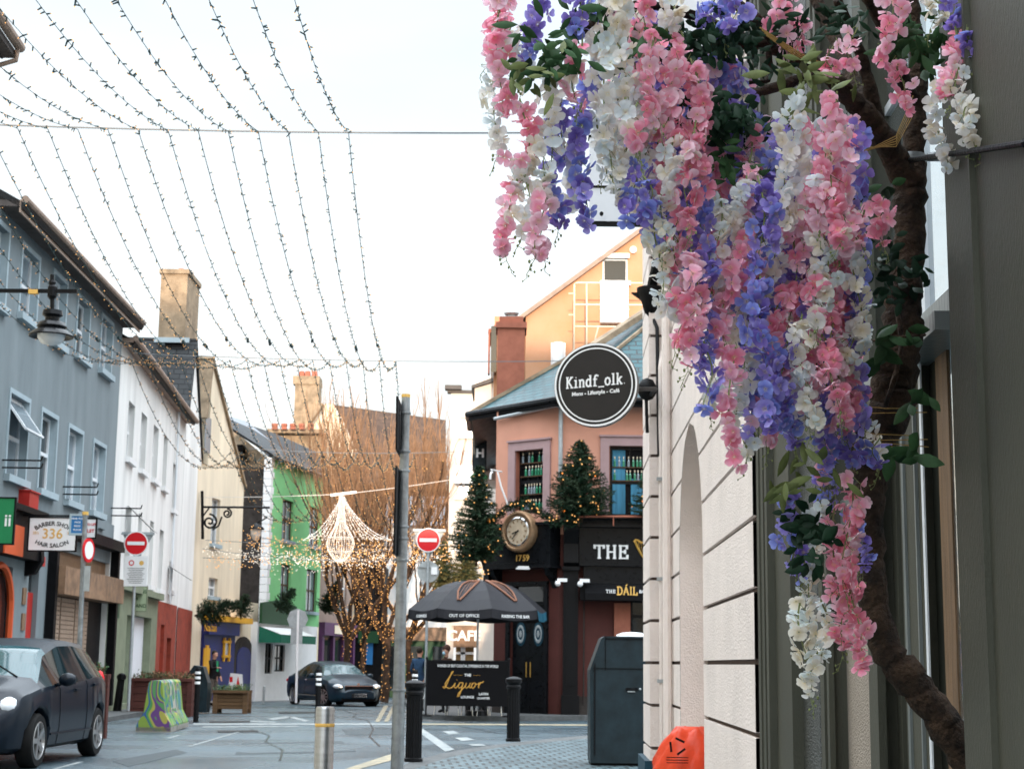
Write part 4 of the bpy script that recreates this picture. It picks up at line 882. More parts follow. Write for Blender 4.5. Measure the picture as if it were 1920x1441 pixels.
# clock box on the chamfer
mb = MB(); a0, a1 = FC.hit(912, 1020, .4)[0] - .0, LC + .05; z0, z1 = FC.hit(980, 1060, .45)[1], FC.hit(980, 985, .45)[1]
FC.box(mb, a0, a1, z0, z1, 0, .45); FC.box(mb, a0 - .06, a1 + .06, z1, z1 + .07, 0, .53); FC.box(mb, a0 - .04, a1 + .04, z0 - .07, z0, 0, .5); FC.box(mb, a0 + .1, a1 - .1, z0 + .08, z1 - .08, .45, .465)
for aa in (a0 + .1, a1 - .25): mb.prism([FC.p(aa, z0 - .07, 0), FC.p(aa, z0 - .07, .4), FC.p(aa, z0 - .25, .32), FC.p(aa, z0 - .4, .12), FC.p(aa, z0 - .6, 0)], FC.u * .15)
mb.prism([FC.p(a0 - .2, z1 - .3, 0), FC.p(a0 - .2, z1 - .3, .4), FC.p(a0 - .2, z1 - .7, .5), FC.p(a0 - .2, z0 - .1, .25), FC.p(a0 - .2, z0 - .5, .3), FC.p(a0 - .2, z0 - .6, 0)], FC.u * .18)
mb.build('clock_housing', 'black_gloss', pub)
mb = MB(); q = FC.hit(979, 1046, .47); mb.text('17', FC.p(q[0] - .13, q[1], .47), FC.u, Z, .17, bold=.025); mb.text('59', FC.p(q[0] + .13, q[1], .47), FC.u, Z, .17, bold=.025); mb.build('year_numerals', 'gold_flat', pub)
q = FC.hit(974, 996, .55); cc = FC.p(q[0], q[1], .46); axc = (FC.u, Z, FC.n)
axc = (FC.u, Z, FC.n)
ck = thing('pub_clock', 'round bronze rimmed clock on the black corner housing of the pub', 'clock', cc)
mb = MB(); mb.lathe(cc, [(.56, 0), (.56, .16), (.52, .22), (.47, .22), (.45, .19), (.40, .19)], 36, axc); mb.build('rim', 'brass_pale', ck, True, auto=35)
mb = MB(); mb.lathe(cc, [(.42, .17), (.36, .20), (.35, .17)], 36, axc); mb.build('inner_ring', 'chrome', ck, True, auto=35)
mb = MB(); mb.lathe(cc, [(.36, .17), (0, .17)], 36, axc); mb.build('dial', 'clock_face', ck)
mb = MB()
for k in range(12):
    an = math.pi * k / 6; v = FC.u * math.sin(an) + Z * math.cos(an); mb.bar(cc + FC.n * .18 + v * .25, cc + FC.n * .18 + v * .31, .035, .006, FC.n)
mb.build('hour_marks', 'brass_pale', ck)
for L_, an, w_ in ((.19, R(252), .035), (.27, R(222), .025)):
    v = FC.u * math.sin(an) + Z * math.cos(an); mb = MB(); mb.bar(cc + FC.n * .19 - v * .05, cc + FC.n * .19 + v * L_, w_, .01, FC.n); mb.build('clock_hand', 'black_matt', ck)
# slab-serif lettering drawn from strokes
GL = {'T': (.8, [[(.4, 0), (.4, 1)], [(.03, 1), (.77, 1)], [(.03, 1), (.03, .82)], [(.77, 1), (.77, .82)], [(.25, 0), (.55, 0)]]),
 'H': (.9, [[(.18, 0), (.18, 1)], [(.72, 0), (.72, 1)], [(.18, .5), (.72, .5)], [(.04, 0), (.32, 0)], [(.04, 1), (.32, 1)], [(.58, 0), (.86, 0)], [(.58, 1), (.86, 1)]]),
 'E': (.8, [[(.18, 0), (.18, 1)], [(.04, 1), (.7, 1)], [(.04, 0), (.74, 0)], [(.18, .52), (.55, .52)], [(.7, 1), (.7, .8)], [(.74, 0), (.74, .22)], [(.55, .42), (.55, .62)]]),
 'K': (.95, [[(.2, 0), (.2, 1)], [(.2, .42), (.72, .98)], [(.36, .58), (.78, .02)], [(.04, 0), (.38, 0)], [(.04, 1), (.38, 1)], [(.55, 1), (.9, 1)], [(.6, 0), (.95, 0)]]),
 'i': (.6, [[(.3, 0), (.3, .66)], [(.08, .66), (.3, .66)], [(.06, 0), (.56, 0)], [(.26, .92), (.34, .92)]]),
 'n': (.85, [[(.2, 0), (.2, .66)], [(.04, .66), (.2, .66)], [(.2, .5), (.3, .63), (.45, .67), (.58, .62), (.64, .48), (.64, 0)], [(.04, 0), (.36, 0)], [(.5, 0), (.8, 0)]]),
 'd': (.85, [[(.62, 0), (.62, 1)], [(.44, 1), (.62, 1)], [(.62, 0), (.8, 0)], [(.62, .5), (.5, .64), (.34, .67), (.18, .58), (.1, .34), (.18, .1), (.34, 0), (.5, .03), (.62, .16)]]),
 'f': (.7, [[(.3, 0), (.3, .78), (.36, .95), (.5, 1.0), (.68, .93)], [(.08, .63), (.6, .63)], [(.1, 0), (.56, 0)]]),
 '_': (.75, [[(.0, -.12), (.75, -.12)]]),
 'o': (.8, [[(.4, .67), (.2, .6), (.1, .34), (.2, .07), (.4, 0), (.6, .07), (.7, .34), (.6, .6), (.4, .67)]]),
 'l': (.6, [[(.3, 0), (.3, 1)], [(.08, 1), (.3, 1)], [(.06, 0), (.56, 0)]]),
 'k': (.82, [[(.2, 0), (.2, 1)], [(.04, 1), (.2, 1)], [(.2, .28), (.6, .64)], [(.34, .4), (.66, 0)], [(.04, 0), (.34, 0)], [(.46, .65), (.76, .65)], [(.52, 0), (.8, 0)]]),
 '.': (.35, [[(.15, .03), (.22, .03)]]),
 'D': (.9, [[(.18, 0), (.18, 1)], [(.04, 1), (.45, 1), (.7, .85), (.8, .5), (.7, .15), (.45, 0), (.04, 0)]]),
 'A': (.9, [[(.1, 0), (.45, 1), (.8, 0)], [(.22, .35), (.68, .35)], [(.0, 0), (.22, 0)], [(.66, 0), (.92, 0)]]),
 'I': (.45, [[(.22, 0), (.22, 1)], [(.06, 0), (.38, 0)], [(.06, 1), (.38, 1)]]),
 'L': (.72, [[(.18, 0), (.18, 1)], [(.04, 1), (.34, 1)], [(.04, 0), (.66, 0), (.66, .25)]])}
def serif(mb, txt, o, u, v, h, wt=.12, gap=.06, cond=1.0, thin=.6, n=None):
    o, u, v = Vector(o), Vector(u).normalized(), Vector(v).normalized(); n = u.cross(v)
    W = sum(GL[c][0] * cond + gap for c in txt) - gap; x = -W / 2
    for c in txt:
        w_, st = GL[c]
        for s_ in st:
            hor = len(s_) == 2 and abs(s_[0][1] - s_[1][1]) < .02
            for p, q in zip(s_, s_[1:]):
                a_ = o + u * (x + p[0] * cond) * h + v * (p[1] - .5) * h; b_ = o + u * (x + q[0] * cond) * h + v * (q[1] - .5) * h
                dd = (b_ - a_); ww = wt * (thin if hor else 1) * h
                if dd.length < 1e-6: continue
                dd.normalize(); e = .0 if hor else ww * .35
                k = random.uniform(0, .0015)
                mb.bar(a_ - dd * e + n * k, b_ + dd * e + n * k, .006, ww, up=dd.cross(n))
        x += w_ * cond + gap
def harp(mb, c, u, v, h, n):
    pts = [(-.3, .42), (-.15, .5), (.05, .42), (.28, .38), (.36, .42), (.4, .3)]
    def tr(q, r0, r1): 
        ps = [c + u * x * h + v * y * h for x, y in q]; k = len(ps)
        mb.tube(ps, .05 * h, 6, rr=[h * (r0 + (r1 - r0) * i / (k - 1)) for i in range(k)])
    tr([(-.36, .36), (-.3, .46), (-.2, .44), (-.05, .34), (.12, .36), (.26, .46), (.36, .42), (.4, .3)], .05, .045)
    tr([(.38, .36), (.40, .0), (.34, -.25), (.22, -.46)], .05, .04); tr([(-.32, .38), (-.2, .1), (.0, -.25), (.2, -.46)], .06, .04); tr([(.05, -.5), (.32, -.5)], .035, .035)
    for k in range(5):
        x = -.16 + .1 * k; mb.tube([c + u * x * h + v * .34 * h, c + u * (x + .07) * h + v * (-.02 - .1 * k) * h], .008 * h, 4)
# front black timber work
zA = FP.hit(1150, 988, .3)[1]; zB_ = FP.hit(1150, 1055, .3)[1]
mb = MB(); pw = FP.rect(1056, 975, 1084, 1330, .2)
FP.box(mb, pw[0], pw[1], -.3, zA - .3, 0, .2); FP.box(mb, pw[0] - .04, pw[1] + .04, -.3, .45, 0, .26); FP.box(mb, pw[0] + .08, pw[1] - .08, .7, zB_ - .6, .2, .225); FP.box(mb, pw[0] - .03, pw[1] + .03, zB_ - .2, zB_ - .1, 0, .3)
mb.prism([FP.p(pw[0], zA + .25, 0), FP.p(pw[0], zA + .25, .48), FP.p(pw[0], zA - .1, .5), FP.p(pw[0], zA - .45, .3), FP.p(pw[0], zB_, .34), FP.p(pw[0], zB_ - .1, .2), FP.p(pw[0], zB_ - .1, 0)], FP.u * (pw[1] - pw[0]))
mb.ball(FP.p((pw[0] + pw[1]) / 2, zA + .27, .3), .2, 12, (1, 1, 1)); mb.build('pilaster', 'iron', pub, True, auto=30)
xL = pw[1] + .02
mb = MB(); FP.box(mb, xL, 13, zB_, zA, 0, .25); FP.box(mb, xL, 13, zA, zA + .08, 0, .4); FP.box(mb, xL - .5, 13, zA + .22, zA + .34, 0, .5); FP.box(mb, xL, 13, zA + .082, zA + .218, 0, .3); FP.box(mb, xL, 13, zB_ - .08, zB_, 0, .32)
z2 = FP.hit(1150, 1090, .3)[1]; FP.box(mb, xL + .12, 13, z2, zB_ - .08, 0, .22); FP.box(mb, xL + .12, 13, z2 - .05, z2, 0, .3); mb.build('name_fascia', 'black_gloss', pub)
mb = MB(); z3 = FP.hit(1150, 1125, .5)[1]; mb.prism([FP.p(xL + .15, z2 - .06, 0), FP.p(xL + .15, z2 - .06, .3), FP.p(xL + .15, z3 + .18, .6), FP.p(xL + .15, z3 - .0, .6), FP.p(xL + .15, z3, 0)], FP.u * 11); mb.build('awning_board', 'black_matt', pub)
mb = MB(); q = FP.hit(1146, 1034, .26); serif(mb, 'THE', FP.p(q[0], q[1], .262), X, Z, .33, .2, .12); mb.build('name_lettering', 'white_clean', pub); mb = MB(); q = FP.hit(1145, 1108, .6); serif(mb, 'THE', FP.p(q[0], q[1], .606), X, Z, .085, .2, .2)
mb.text('BAR', FP.p(FP.hit(1206, 1108, .6)[0], q[1], .606), X, Z, .085, bold=.03); mb.build('name_lettering', 'white_clean', pub)
mb = MB(); q = FP.hit(1176, 1107, .6); serif(mb, 'DAIL', FP.p(q[0], q[1], .606), X, Z, .2, .17, .06, .85); mb.bar(FP.p(q[0] - .04, q[1] + .13, .61), FP.p(q[0] + .0, q[1] + .17, .61), .01, .03)
mb.build('name_lettering', 'gold_flat', pub)
mb = MB(); q = FP.hit(1204, 1031, .27); harp(mb, FP.p(q[0], q[1], .28), X, Z, .6, FP.n); mb.build('harp_emblem', 'gold', pub)
# doors on the corner
mb = MB(); a0, a1 = dc[0], dc[1]; am = (a0 + a1) / 2
FC.box(mb, a0 - .12, a0, -.1, dc[3] + .12, 0, .08); FC.box(mb, a1, a1 + .12, -.1, dc[3] + .12, 0, .08); FC.box(mb, a0, a1, dc[3], dc[3] + .12, 0, .08); FC.box(mb, a0, a1, dc[3] - .5, dc[3] - .42, -.18, -.04); mb.build('door_frame', 'black_gloss', pub)
for s, e in ((a0, am - .01), (am + .01, a1)):
    mb = MB(); FC.box(mb, s, e, -.1, dc[3] - .5, -.16, -.1)
    for y0, y1 in ((.1, .8), (1.0, 1.4)): FC.box(mb, s + .1, e - .1, y0, y1, -.1, -.075)
    dr = mb.build('door', 'black_gloss', pub); c_ = (s + e) / 2
    mb = MB(); mb.lathe(FC.p(c_, 2.05, -.098), [(.17, 0), (.17, .02), (.15, .02), (0, .02)], 20, (FC.u, Z * 1.9, FC.n)); mb.build('stained_glass', 'teal_plinth', dr)
    mb = MB(); mb.lathe(FC.p(c_, 2.05, -.07), [(.13, 0), (.10, .01), (.085, 0)], 14, (FC.u, Z * 1.9, FC.n)); mb.lathe(FC.p(c_, 2.05, -.07), [(.055, 0), (.0, .01)], 6, (FC.u, Z * 1.9, FC.n)); mb.build('glass_pattern', 'pale_steel', dr)
    mb = MB(); mb.tube([FC.p(e - .06 if s == a0 else s + .06, .9, -.04), FC.p(e - .06 if s == a0 else s + .06, 1.3, -.04)], .015, 6); mb.build('handle', 'gold', dr)
mb = MB(); FC.box(mb, a0, a1, dc[3] - .42, dc[3], -.15, -.13); mb.build('fanlight', 'glass', pub)
window(FP, wl, pub, 'black_gloss', 'sash4', .18, False, 'glass')
mb = MB(); FP.box(mb, wl[0] - .45, wl[0] - .02, .5, z3 - .05, .0, .1); mb.build('red_pilaster', 'terracotta', pub)
mb = MB(); FC.box(mb, 0, a0 - .13, -.4, .42, 0, .05); FP.box(mb, pw[1] + .05, 13, -.4, .42, 0, .05); mb.build('plinth', 'dark_stone', pub)
mb = MB(); mb.tube([FP.p(pw[1] + .16, zB_ - .4, .06), FP.p(pw[1] + .16, .2, .06)], .02, 6); mb.build('conduit', 'dark_stone', pub)
for x, y, s in ((1050, 1089, 1), (1092, 1090, 1)):
    c = P(x, y, 42.7); mb = MB(); mb.box(c + Vector((.06, 0, .03)), (.26, .1, .09)); mb.ball(c + Vector((-.06, -.02, -.06)), .08, 10); mb.build('security_camera', 'white_clean', pub, True, auto=40)
c = P(982, 1064, 43.2); mb = MB(); mb.prism([c + Vector(v_) for v_ in ((-.22, 0, -.04), (.16, 0, -.04), (.22, 0, .05), (-.15, 0, .05))], (0, .15, 0)); mb.build('lamp_fitting', 'white_clean', pub)
mb = MB(); mb.tube([P(1085, 968, 42.4), P(1240, 968, 42.4)], .03, 6)
for x in (1085, 1150, 1215): mb.tube([P(x, 985, 42.4), P(x, 968, 42.4)], .02, 6)
mb.build('balcony_rail', 'terracotta', pub)
mb = MB(); c = P(1110, 1150, 42.9); mb.box(P(1093, 1110, 42.9), (.16, .2, .42)); mb.build('speaker', 'black_matt', pub)
for x0, y0, x1, y1 in ((920, 880, 941, 884), (1022, 868, 1046, 872)):
    mb = MB(); mb.tube([P(x0, y0, 43.6), P(x1, y1, 43.9)], .02, 6); mb.tube([P(x0 + 3, y0 + 4, 43.55), P(x0, y0 + 8, 43.5), P(x0 - 1, y0 + 18, 43.5)], .03, 6); mb.tube([P(x1 - 8, y0 + 4, 43.5), P(x1 - 2, y0 + 30, 43.5), P(x1 + 12, y0 + 68, 43.5)] if x0 < 1000 else [P(x0 + 4, y0 + 5, 43.5), P(x0 + 2, y0 + 20, 43.5), P(x0 + 14, y0 + 40, 43.5)], .025, 6); mb.build('flag_bracket', 'white_paint', pub)
# ============================================================= RIGHT: RUSTICATED HOUSE
FR = Fr((1.03, 0), (.0293, 1), flip=True)
t = thing('rusticated_house', 'pale pink rendered house with grooved blocks and a blind arched niche', 'building', (1.4, 12, 0))
aN0, aN1 = 11.35, 13.5; a8, aC = 8.42, 15.35; zs = 2.05; nr = (aN1 - aN0) / 2; nc = (aN0 + aN1) / 2
HZ = [.155 + .3733 * k for k in range(-1, 22)]; g = .014
def nh(z):   # half width of the niche at height z
    if z <= zs: return nr
    return math.sqrt(max(0, nr * nr - (z - zs) ** 2)) if z < zs + nr else 0
mb = MB(); mb.m(0)
for k in range(len(HZ) - 1):
    z0, z1 = HZ[k] + g, HZ[k + 1] - g
    N = 4 if z1 > zs else 1
    if z0 < zs + nr:
        for s in (-1, 1):
            for j in range(N):
                y0, y1 = z0 + (z1 - z0) * j / N, z0 + (z1 - z0) * (j + 1) / N
                w0, w1 = nh(y0), nh(y1)
                e0, e1 = nc + s * w0, nc + s * w1; far = a8 if s < 0 else aC
                mb.quad(FR.p(e0, y0), FR.p(far, y0), FR.p(far, y1), FR.p(e1, y1))
                if j == 0: mb.quad(FR.p(e0, y0), FR.p(far, y0), FR.p(far, y0, -.03), FR.p(e0, y0, -.03))
                if j == N - 1: mb.quad(FR.p(e1, y1), FR.p(far, y1), FR.p(far, y1, -.03), FR.p(e1, y1, -.03))
    else:
        mb.quad(FR.p(a8, z0), FR.p(aC, z0), FR.p(aC, z1), FR.p(a8, z1)); mb.quad(FR.p(a8, z0), FR.p(aC, z0), FR.p(aC, z0, -.03), FR.p(a8, z0, -.03)); mb.quad(FR.p(a8, z1), FR.p(aC, z1), FR.p(aC, z1, -.03), FR.p(a8, z1, -.03))
mb.build('block_facing', 'rust_render', t)
mb = MB(); N = 16
FR.box(mb, a8, aN0 - .02, -.3, 8.5, -.5, -.028); FR.box(mb, aN1 + .02, aC, -.3, 8.5, -.5, -.028); FR.box(mb, aN0 - .02, aN1 + .02, zs + nr + .02, 8.5, -.5, -.028)
for k in range(N):
    y0, y1 = zs + nr * k / N, zs + nr * (k + 1) / N; w_ = nh(y0) + .02
    FR.box(mb, aN0 - .02, nc - w_, y0, y1, -.34, -.028); FR.box(mb, nc + w_, aN1 + .02, y0, y1, -.34, -.028)
mb.build('grooves', 'groove', t)
mb = MB(); mb.quad(FR.p(aN0 - .1, -.3, -.33), FR.p(aN1 + .1, -.3, -.33), FR.p(aN1 + .1, 3.3, -.33), FR.p(aN0 - .1, 3.3, -.33)); 
for s in (-1, 1):
    zz = [-.3, zs] + [zs + nr * math.sin(math.pi / 2 * j / 14) for j in range(1, 15)]
    for za_, zb2 in zip(zz, zz[1:]):
        e0, e1 = nc + s * nh(za_), nc + s * nh(zb2); mb.quad(FR.p(e0, za_, -.002), FR.p(e1, zb2, -.002), FR.p(e1, zb2, -.34), FR.p(e0, za_, -.34))
mb.build('niche_lining', 'rust_render', t)
mb = MB()
for k in range(len(HZ) - 1):
    z0, z1 = max(HZ[k] + g, 0.02), HZ[k + 1] - g
    FR.box(mb, 14.55, aC + .3, z0, z1, -.4, .19)
mb.build('corner_quoins', 'rust_render', t)
mb = MB(); FR.box(mb, 14.57, aC + .28, -.1, 8.4, -.4, .17); mb.build('corner_core', 'groove', t)
mb = MB(); FR.box(mb, 14.5, aC + .34, -.2, .42, -.4, .24); mb.build('plinth', 'teal_plinth', t)
mb = MB(); mb.tube([FR.p(14.45, .3, .09), FR.p(14.45, 3.95, .09), FR.p(14.5, 4.1, .07)], .022, 8); mb.tube([FR.p(14.3, .2, .05), FR.p(14.3, 6, .05)], .04, 8); mb.build('downpipe', 'rust_render', t)
for z in (1.1, 2.0, 2.9):
    mb = MB(); FR.box(mb, 14.42, 14.48, z, z + .03, 0, .13); mb.build('pipe_clip', 'pale_steel', t)
# black gutter hopper and scroll bracket high on the corner
c = P(1222, 560, 14.6); mb = MB(); mb.lathe(c, [(.02, -.18), (.07, -.13), (.1, -.02), (.14, .05), (.14, .1)], 14); mb.tube([c + Vector((0, 0, -.15)), c + Vector((.04, -.1, -.3)), c + Vector((.05, -.15, -1.5))], .018, 6)
mb.prism([c + Vector((-.19, 0, .06)), c + Vector((-.08, 0, -.02)), c + Vector((-.08, 0, .06))], (0, .05, 0)); mb.tube([c + Vector((0, 0, .1)), c + Vector((.08, -.3, .5)), c + Vector((.12, -.6, .9))], .05, 8); mb.build('rain_hopper', 'iron', t, True, auto=40)
# big pale light box high on the wall, seen behind the flowers
t = thing('lightbox_sign', 'large blank pale grey projecting sign high up behind the flowers', 'sign', (1.2, 9.5, 4)); D = 9.5
x0, x1 = P(1106, 300, D).x, FR.p(9.5, 1).x + .02; z0 = P(1106, 410, D).z
mb = MB(); mb.box(((x0 + x1) / 2, D + .09, z0 + .95), (x1 - x0, .07, 1.9)); mb.build('panel', 'fascia_lightbox', t)
mb = MB()
for y in (412, 345, 250): z = P(1106, y, D).z; mb.box(((x0 + x1) / 2, D + .09, z), (x1 - x0 + .012, .078, .014))
mb.build('panel_joint', 'black_matt', t)
mb = MB(); mb.cyl((P(1128, 400, D).x, D - .0, P(1128, 400, D).z), (P(1128, 400, D).x, D + .02, P(1128, 400, D).z), .012); mb.build('fixing', 'iron', t)
# round cafe sign
c = P(1117, 721, 13.4); rr = 81 / FPX * 13.4
t = thing('round_cafe_sign', 'round dark projecting cafe sign with white rings and typewriter lettering', 'sign', c)
rot = R(-14); ux = Vector((math.cos(rot), math.sin(rot), 0)); nn = Vector((math.sin(rot), -math.cos(rot), 0)); axs = (ux, Z, nn)
mb = MB(); mb.lathe(c, [(0, -.06), (rr, -.06), (rr, .0), (0, .0)], 64, axs); mb.build('disc_edge', 'black_gloss', t, True, auto=35)
def ring(r1, r2, d, mk, nm): mb = MB(); mb.lathe(c, [(r1, d), (r2, d)] if r1 < r2 else [(r2, d)], 64, axs); mb.build(nm, mk, t)
ring(0.0001, rr * .995, .003, 'sign_face', 'disc_face'); ring(rr * .945, rr * .99, .006, 'white_clean', 'outer_ring'); ring(rr * .855, rr * .885, .006, 'white_clean', 'inner_ring')
mb = MB(); upz = (Z + ux * .0).normalized(); tl = R(3.2); ut = ux * math.cos(tl) + Z * math.sin(tl) * 1; ut.normalize()
serif(mb, 'Kindf_olk.', c + nn * .006 + Z * .035, ut, Z, .092, .15, .02, .75, .72)
mb.build('lettering', 'white_clean', t)
mb = MB(); mb.text('Mens - Lifestyle - Café', c + nn * .005 - Z * .068, ut, Z, .033, bold=.035); mb.build('small_lettering', 'white_clean', t)
mb = MB(); q = FR.p(14.5, P(1225, 740, 14.4).z, .19); mb.tube([c + Vector((rr * .9, .02, -.03)), Vector((q.x, q.y - .6, q.z - .03)), q], .018, 8); mb.ball(Vector((q.x - .03, q.y - .1, q.z + .05)), .09, 10, (1, .7, 1.2)); mb.tube([q + Vector((-.04, -.1, 0)), q + Vector((-.03, -.1, -.35))], .016, 6); mb.build('bracket', 'iron', t, True, auto=40)
# ============================================================= OLIVE SHOPFRONT
t = shop = thing('olive_shopfront', 'dark olive painted timber shopfront with panelled pilasters and tall glass', 'shopfront', (1.2, 6, 0))
def A(px, d=0): return FR.hit(px, 1000, d)[0]
TOP = 5.2
def strip(mb, p0, p1, d0, d1, z0=0, z1=TOP):   # vertical member between two picture columns
    a0, a1 = sorted((A(p0, d1), A(p1, d1))); FR.box(mb, a0, a1, z0, z1, d0, d1)
mb = MB(); strip(mb, 1419, 1480, -.4, .02); strip(mb, 1480, 1532, -.4, -.035); strip(mb, 1532, 1556, -.4, .02)
for a, b, dd in ((1419, 1423, .05), (1426, 1431, .042), (1434, 1438, .055)): strip(mb, a, b, .02, dd)
for a, b in ((1536, 1539), (1544, 1548)): strip(mb, a, b, .02, .04)
mb.build('pilaster', 'olive', shop)
mb = MB(); strip(mb, 1482, 1530, -.036, -.028); mb.build('textured_panel', 'olive_rough', shop)
mb = MB(); strip(mb, 1560, 1622, -.30, -.03, .3, 1.75); mb.build('window_blind', 'beige_blind', shop)
mb = MB(); strip(mb, 1552, 1558, -.3, -.02); strip(mb, 1566, 1571, -.03, -.024, .3, 1.75); mb.build('window_bead', 'tan_wood', shop)
mb = MB(); a0, a1 = A(1622), A(1556); FR.box(mb, a0, a1, 1.76, 3.3, -.2, -.045); g_ = mb.build('window_pane', 'glass', shop)
mb = MB(); FR.box(mb, A(1622), A(1556), 1.75, 1.86, -.2, -.02); FR.box(mb, A(1595) , A(1590), 1.86, 3.3, -.2, -.035); FR.box(mb, A(1622), A(1556), 3.3, TOP, -.3, -.05); mb.build('transom', 'olive_gloss_lit', shop)
mb = MB(); FR.box(mb, A(1622), A(1556), 0, .3, -.3, -.0); mb.build('stall_riser', 'olive_gloss_lit', shop)
mb = MB(); strip(mb, 1622, 1646, -.4, .015); strip(mb, 1632, 1638, .015, .04); strip(mb, 1664, 1682, -.5, -.03, 0, 2.12); strip(mb, 1690, 1732, -.4, -.02, 0, 2.12); mb.build('door_jamb', 'olive', shop)
mb = MB(); strip(mb, 1640, 1700, -.5, -.06, 0, 2.12); mb.build('inner_jamb', 'olive_shade', shop)
mb = MB(); strip(mb, 1692, 1696, -.02, -.012, 0, 2.12); strip(mb, 1716, 1718, -.02, -.010, 0, 2.12); mb.build('jamb_bead', 'olive_gloss_lit', shop)
mb = MB(); strip(mb, 1730, 1734, -.0199, -.015, 0, 2.12); strip(mb, 1688, 1690, -.2, -.05, 0, 2.12); mb.build('bead_highlight', 'pvc', shop)  # pale strips stand in for the highlight along the jamb edges
mb = MB(); strip(mb, 1725, 1766, -.5, -.05, 0, 2.12); mb.build('recess', 'olive_shade', shop)
mb = MB(); strip(mb, 1764, 1786, -.3, -.043, 0, 2.12); strip(mb, 1684, 1687, -.3, -.055, 0, 2.12); mb.build('door_stile_and_glint', 'tan_wood', shop)  # tan stile; the thin strip is a painted warm glint from inside
mb = MB(); strip(mb, 1786, 1797, -.22, -.048, 0, 2.12); mb.build('door_glass', 'bright_glass', shop)
mb = MB(); strip(mb, 1797, 1803, -.2, -.044); mb.build('door_bead', 'trim_grey', shop)
mb = MB(); FR.box(mb, A(1803), A(1622), 2.12, 2.17, -.3, .05); FR.box(mb, A(1803), A(1622), 2.17, 2.24, -.3, .0); mb.build('door_transom', 'olive_gloss_lit', shop)
mb = MB(); FR.box(mb, A(1803), A(1646), 2.24, 4.0, -.2, -.055); mb.build('fanlight_glass', 'bright_glass', shop)
mb = MB(); z = 3.05; FR.box(mb, A(1803), A(1622), z, z + .03, -.2, -.045); FR.box(mb, A(1722), A(1716), 2.24, 4, -.2, -.04); FR.box(mb, A(1803), A(1622), 4.0, TOP, -.3, -.02); mb.build('fanlight_bars', 'pvc', shop)
mb = MB(); strip(mb, 1803, 1834, -.4, .015); strip(mb, 1834, 1843, -.4, .05); strip(mb, 1843, 1850, -.4, .0); mb.build('pilaster', 'olive', shop)
mb = MB(); strip(mb, 1806, 1811, .015, .03); strip(mb, 1822, 1829, .015, .045); mb.build('pilaster_moulding', 'olive_gloss_lit', shop)
mb = MB(); FR.box(mb, 1.8, A(1850), 0, TOP, -.4, .07); FR.box(mb, A(1916), A(1912), 0, TOP, .07, .085); mb.build('end_panel', 'olive', shop)
mb = MB(); FR.box(mb, 1.8, 8.3, TOP, TOP + 1.1, -.4, .1); FR.box(mb, 1.8, 8.3, TOP + 1.1, TOP + 1.2, -.4, .3); mb.build('fascia', 'olive', shop)
mb = MB(); FR.box(mb, 1.8, 8.3, TOP + 1.2, 9, -.4, -.05); mb.build('upper_wall', 'rust_render', shop)
# ============================================================= UNSEEN BUILDINGS ADDED BEHIND THE CAMERA TO SHADE THE STREET
def shade_block(name, label, x0, x1, y0, y1, h, mk):
    t = thing(name, label, 'building', ((x0 + x1) / 2, (y0 + y1) / 2, 0))
    fr = Fr((x1, y1), (-1, 0)); holes = [(a, a + 1, z, z + 1.7) for a in [1.5 + 2.6 * i for i in range(int((x1 - x0 - 2) / 2.6))] for z in (1, 4.2, 7.4, 10.6, 13.8, 17) if z < h - 2]
    mb = MB(); wall(mb, fr, 0, x1 - x0, -.3, h, holes); mb.box(((x0 + x1) / 2, (y0 + y1) / 2 - .3, h / 2), (x1 - x0 - .02, y1 - y0 - .7, h)); mb.build('wall', mk, t)
    for r in holes: window(fr, r, t, 'white_paint', 'sash')
    mb = MB(); mb.prism([(x0, y1 + .3, h), (x0, y0, h), (x0, (y0 + y1) / 2, h + 2.5)], (x1 - x0, 0, 0)); mb.build('roof', 'slate_dark', t)
shade_block('stone_shade_block', 'unseen stone block added behind the camera to shade the right of the street', -3.1, 26, -68, -60, 24.0, 'stone')
shade_block('corner_shade_block', 'unseen plastered block added behind the camera to shade the left of the street', -30, -11.3, -68, -60, 26.0, 'cream_render')
shade_block('terrace_shade_block', 'unseen plain terrace added behind the camera to shade the road', -11.28, -3.12, -66, -60.2, 15.3, 'white_render')
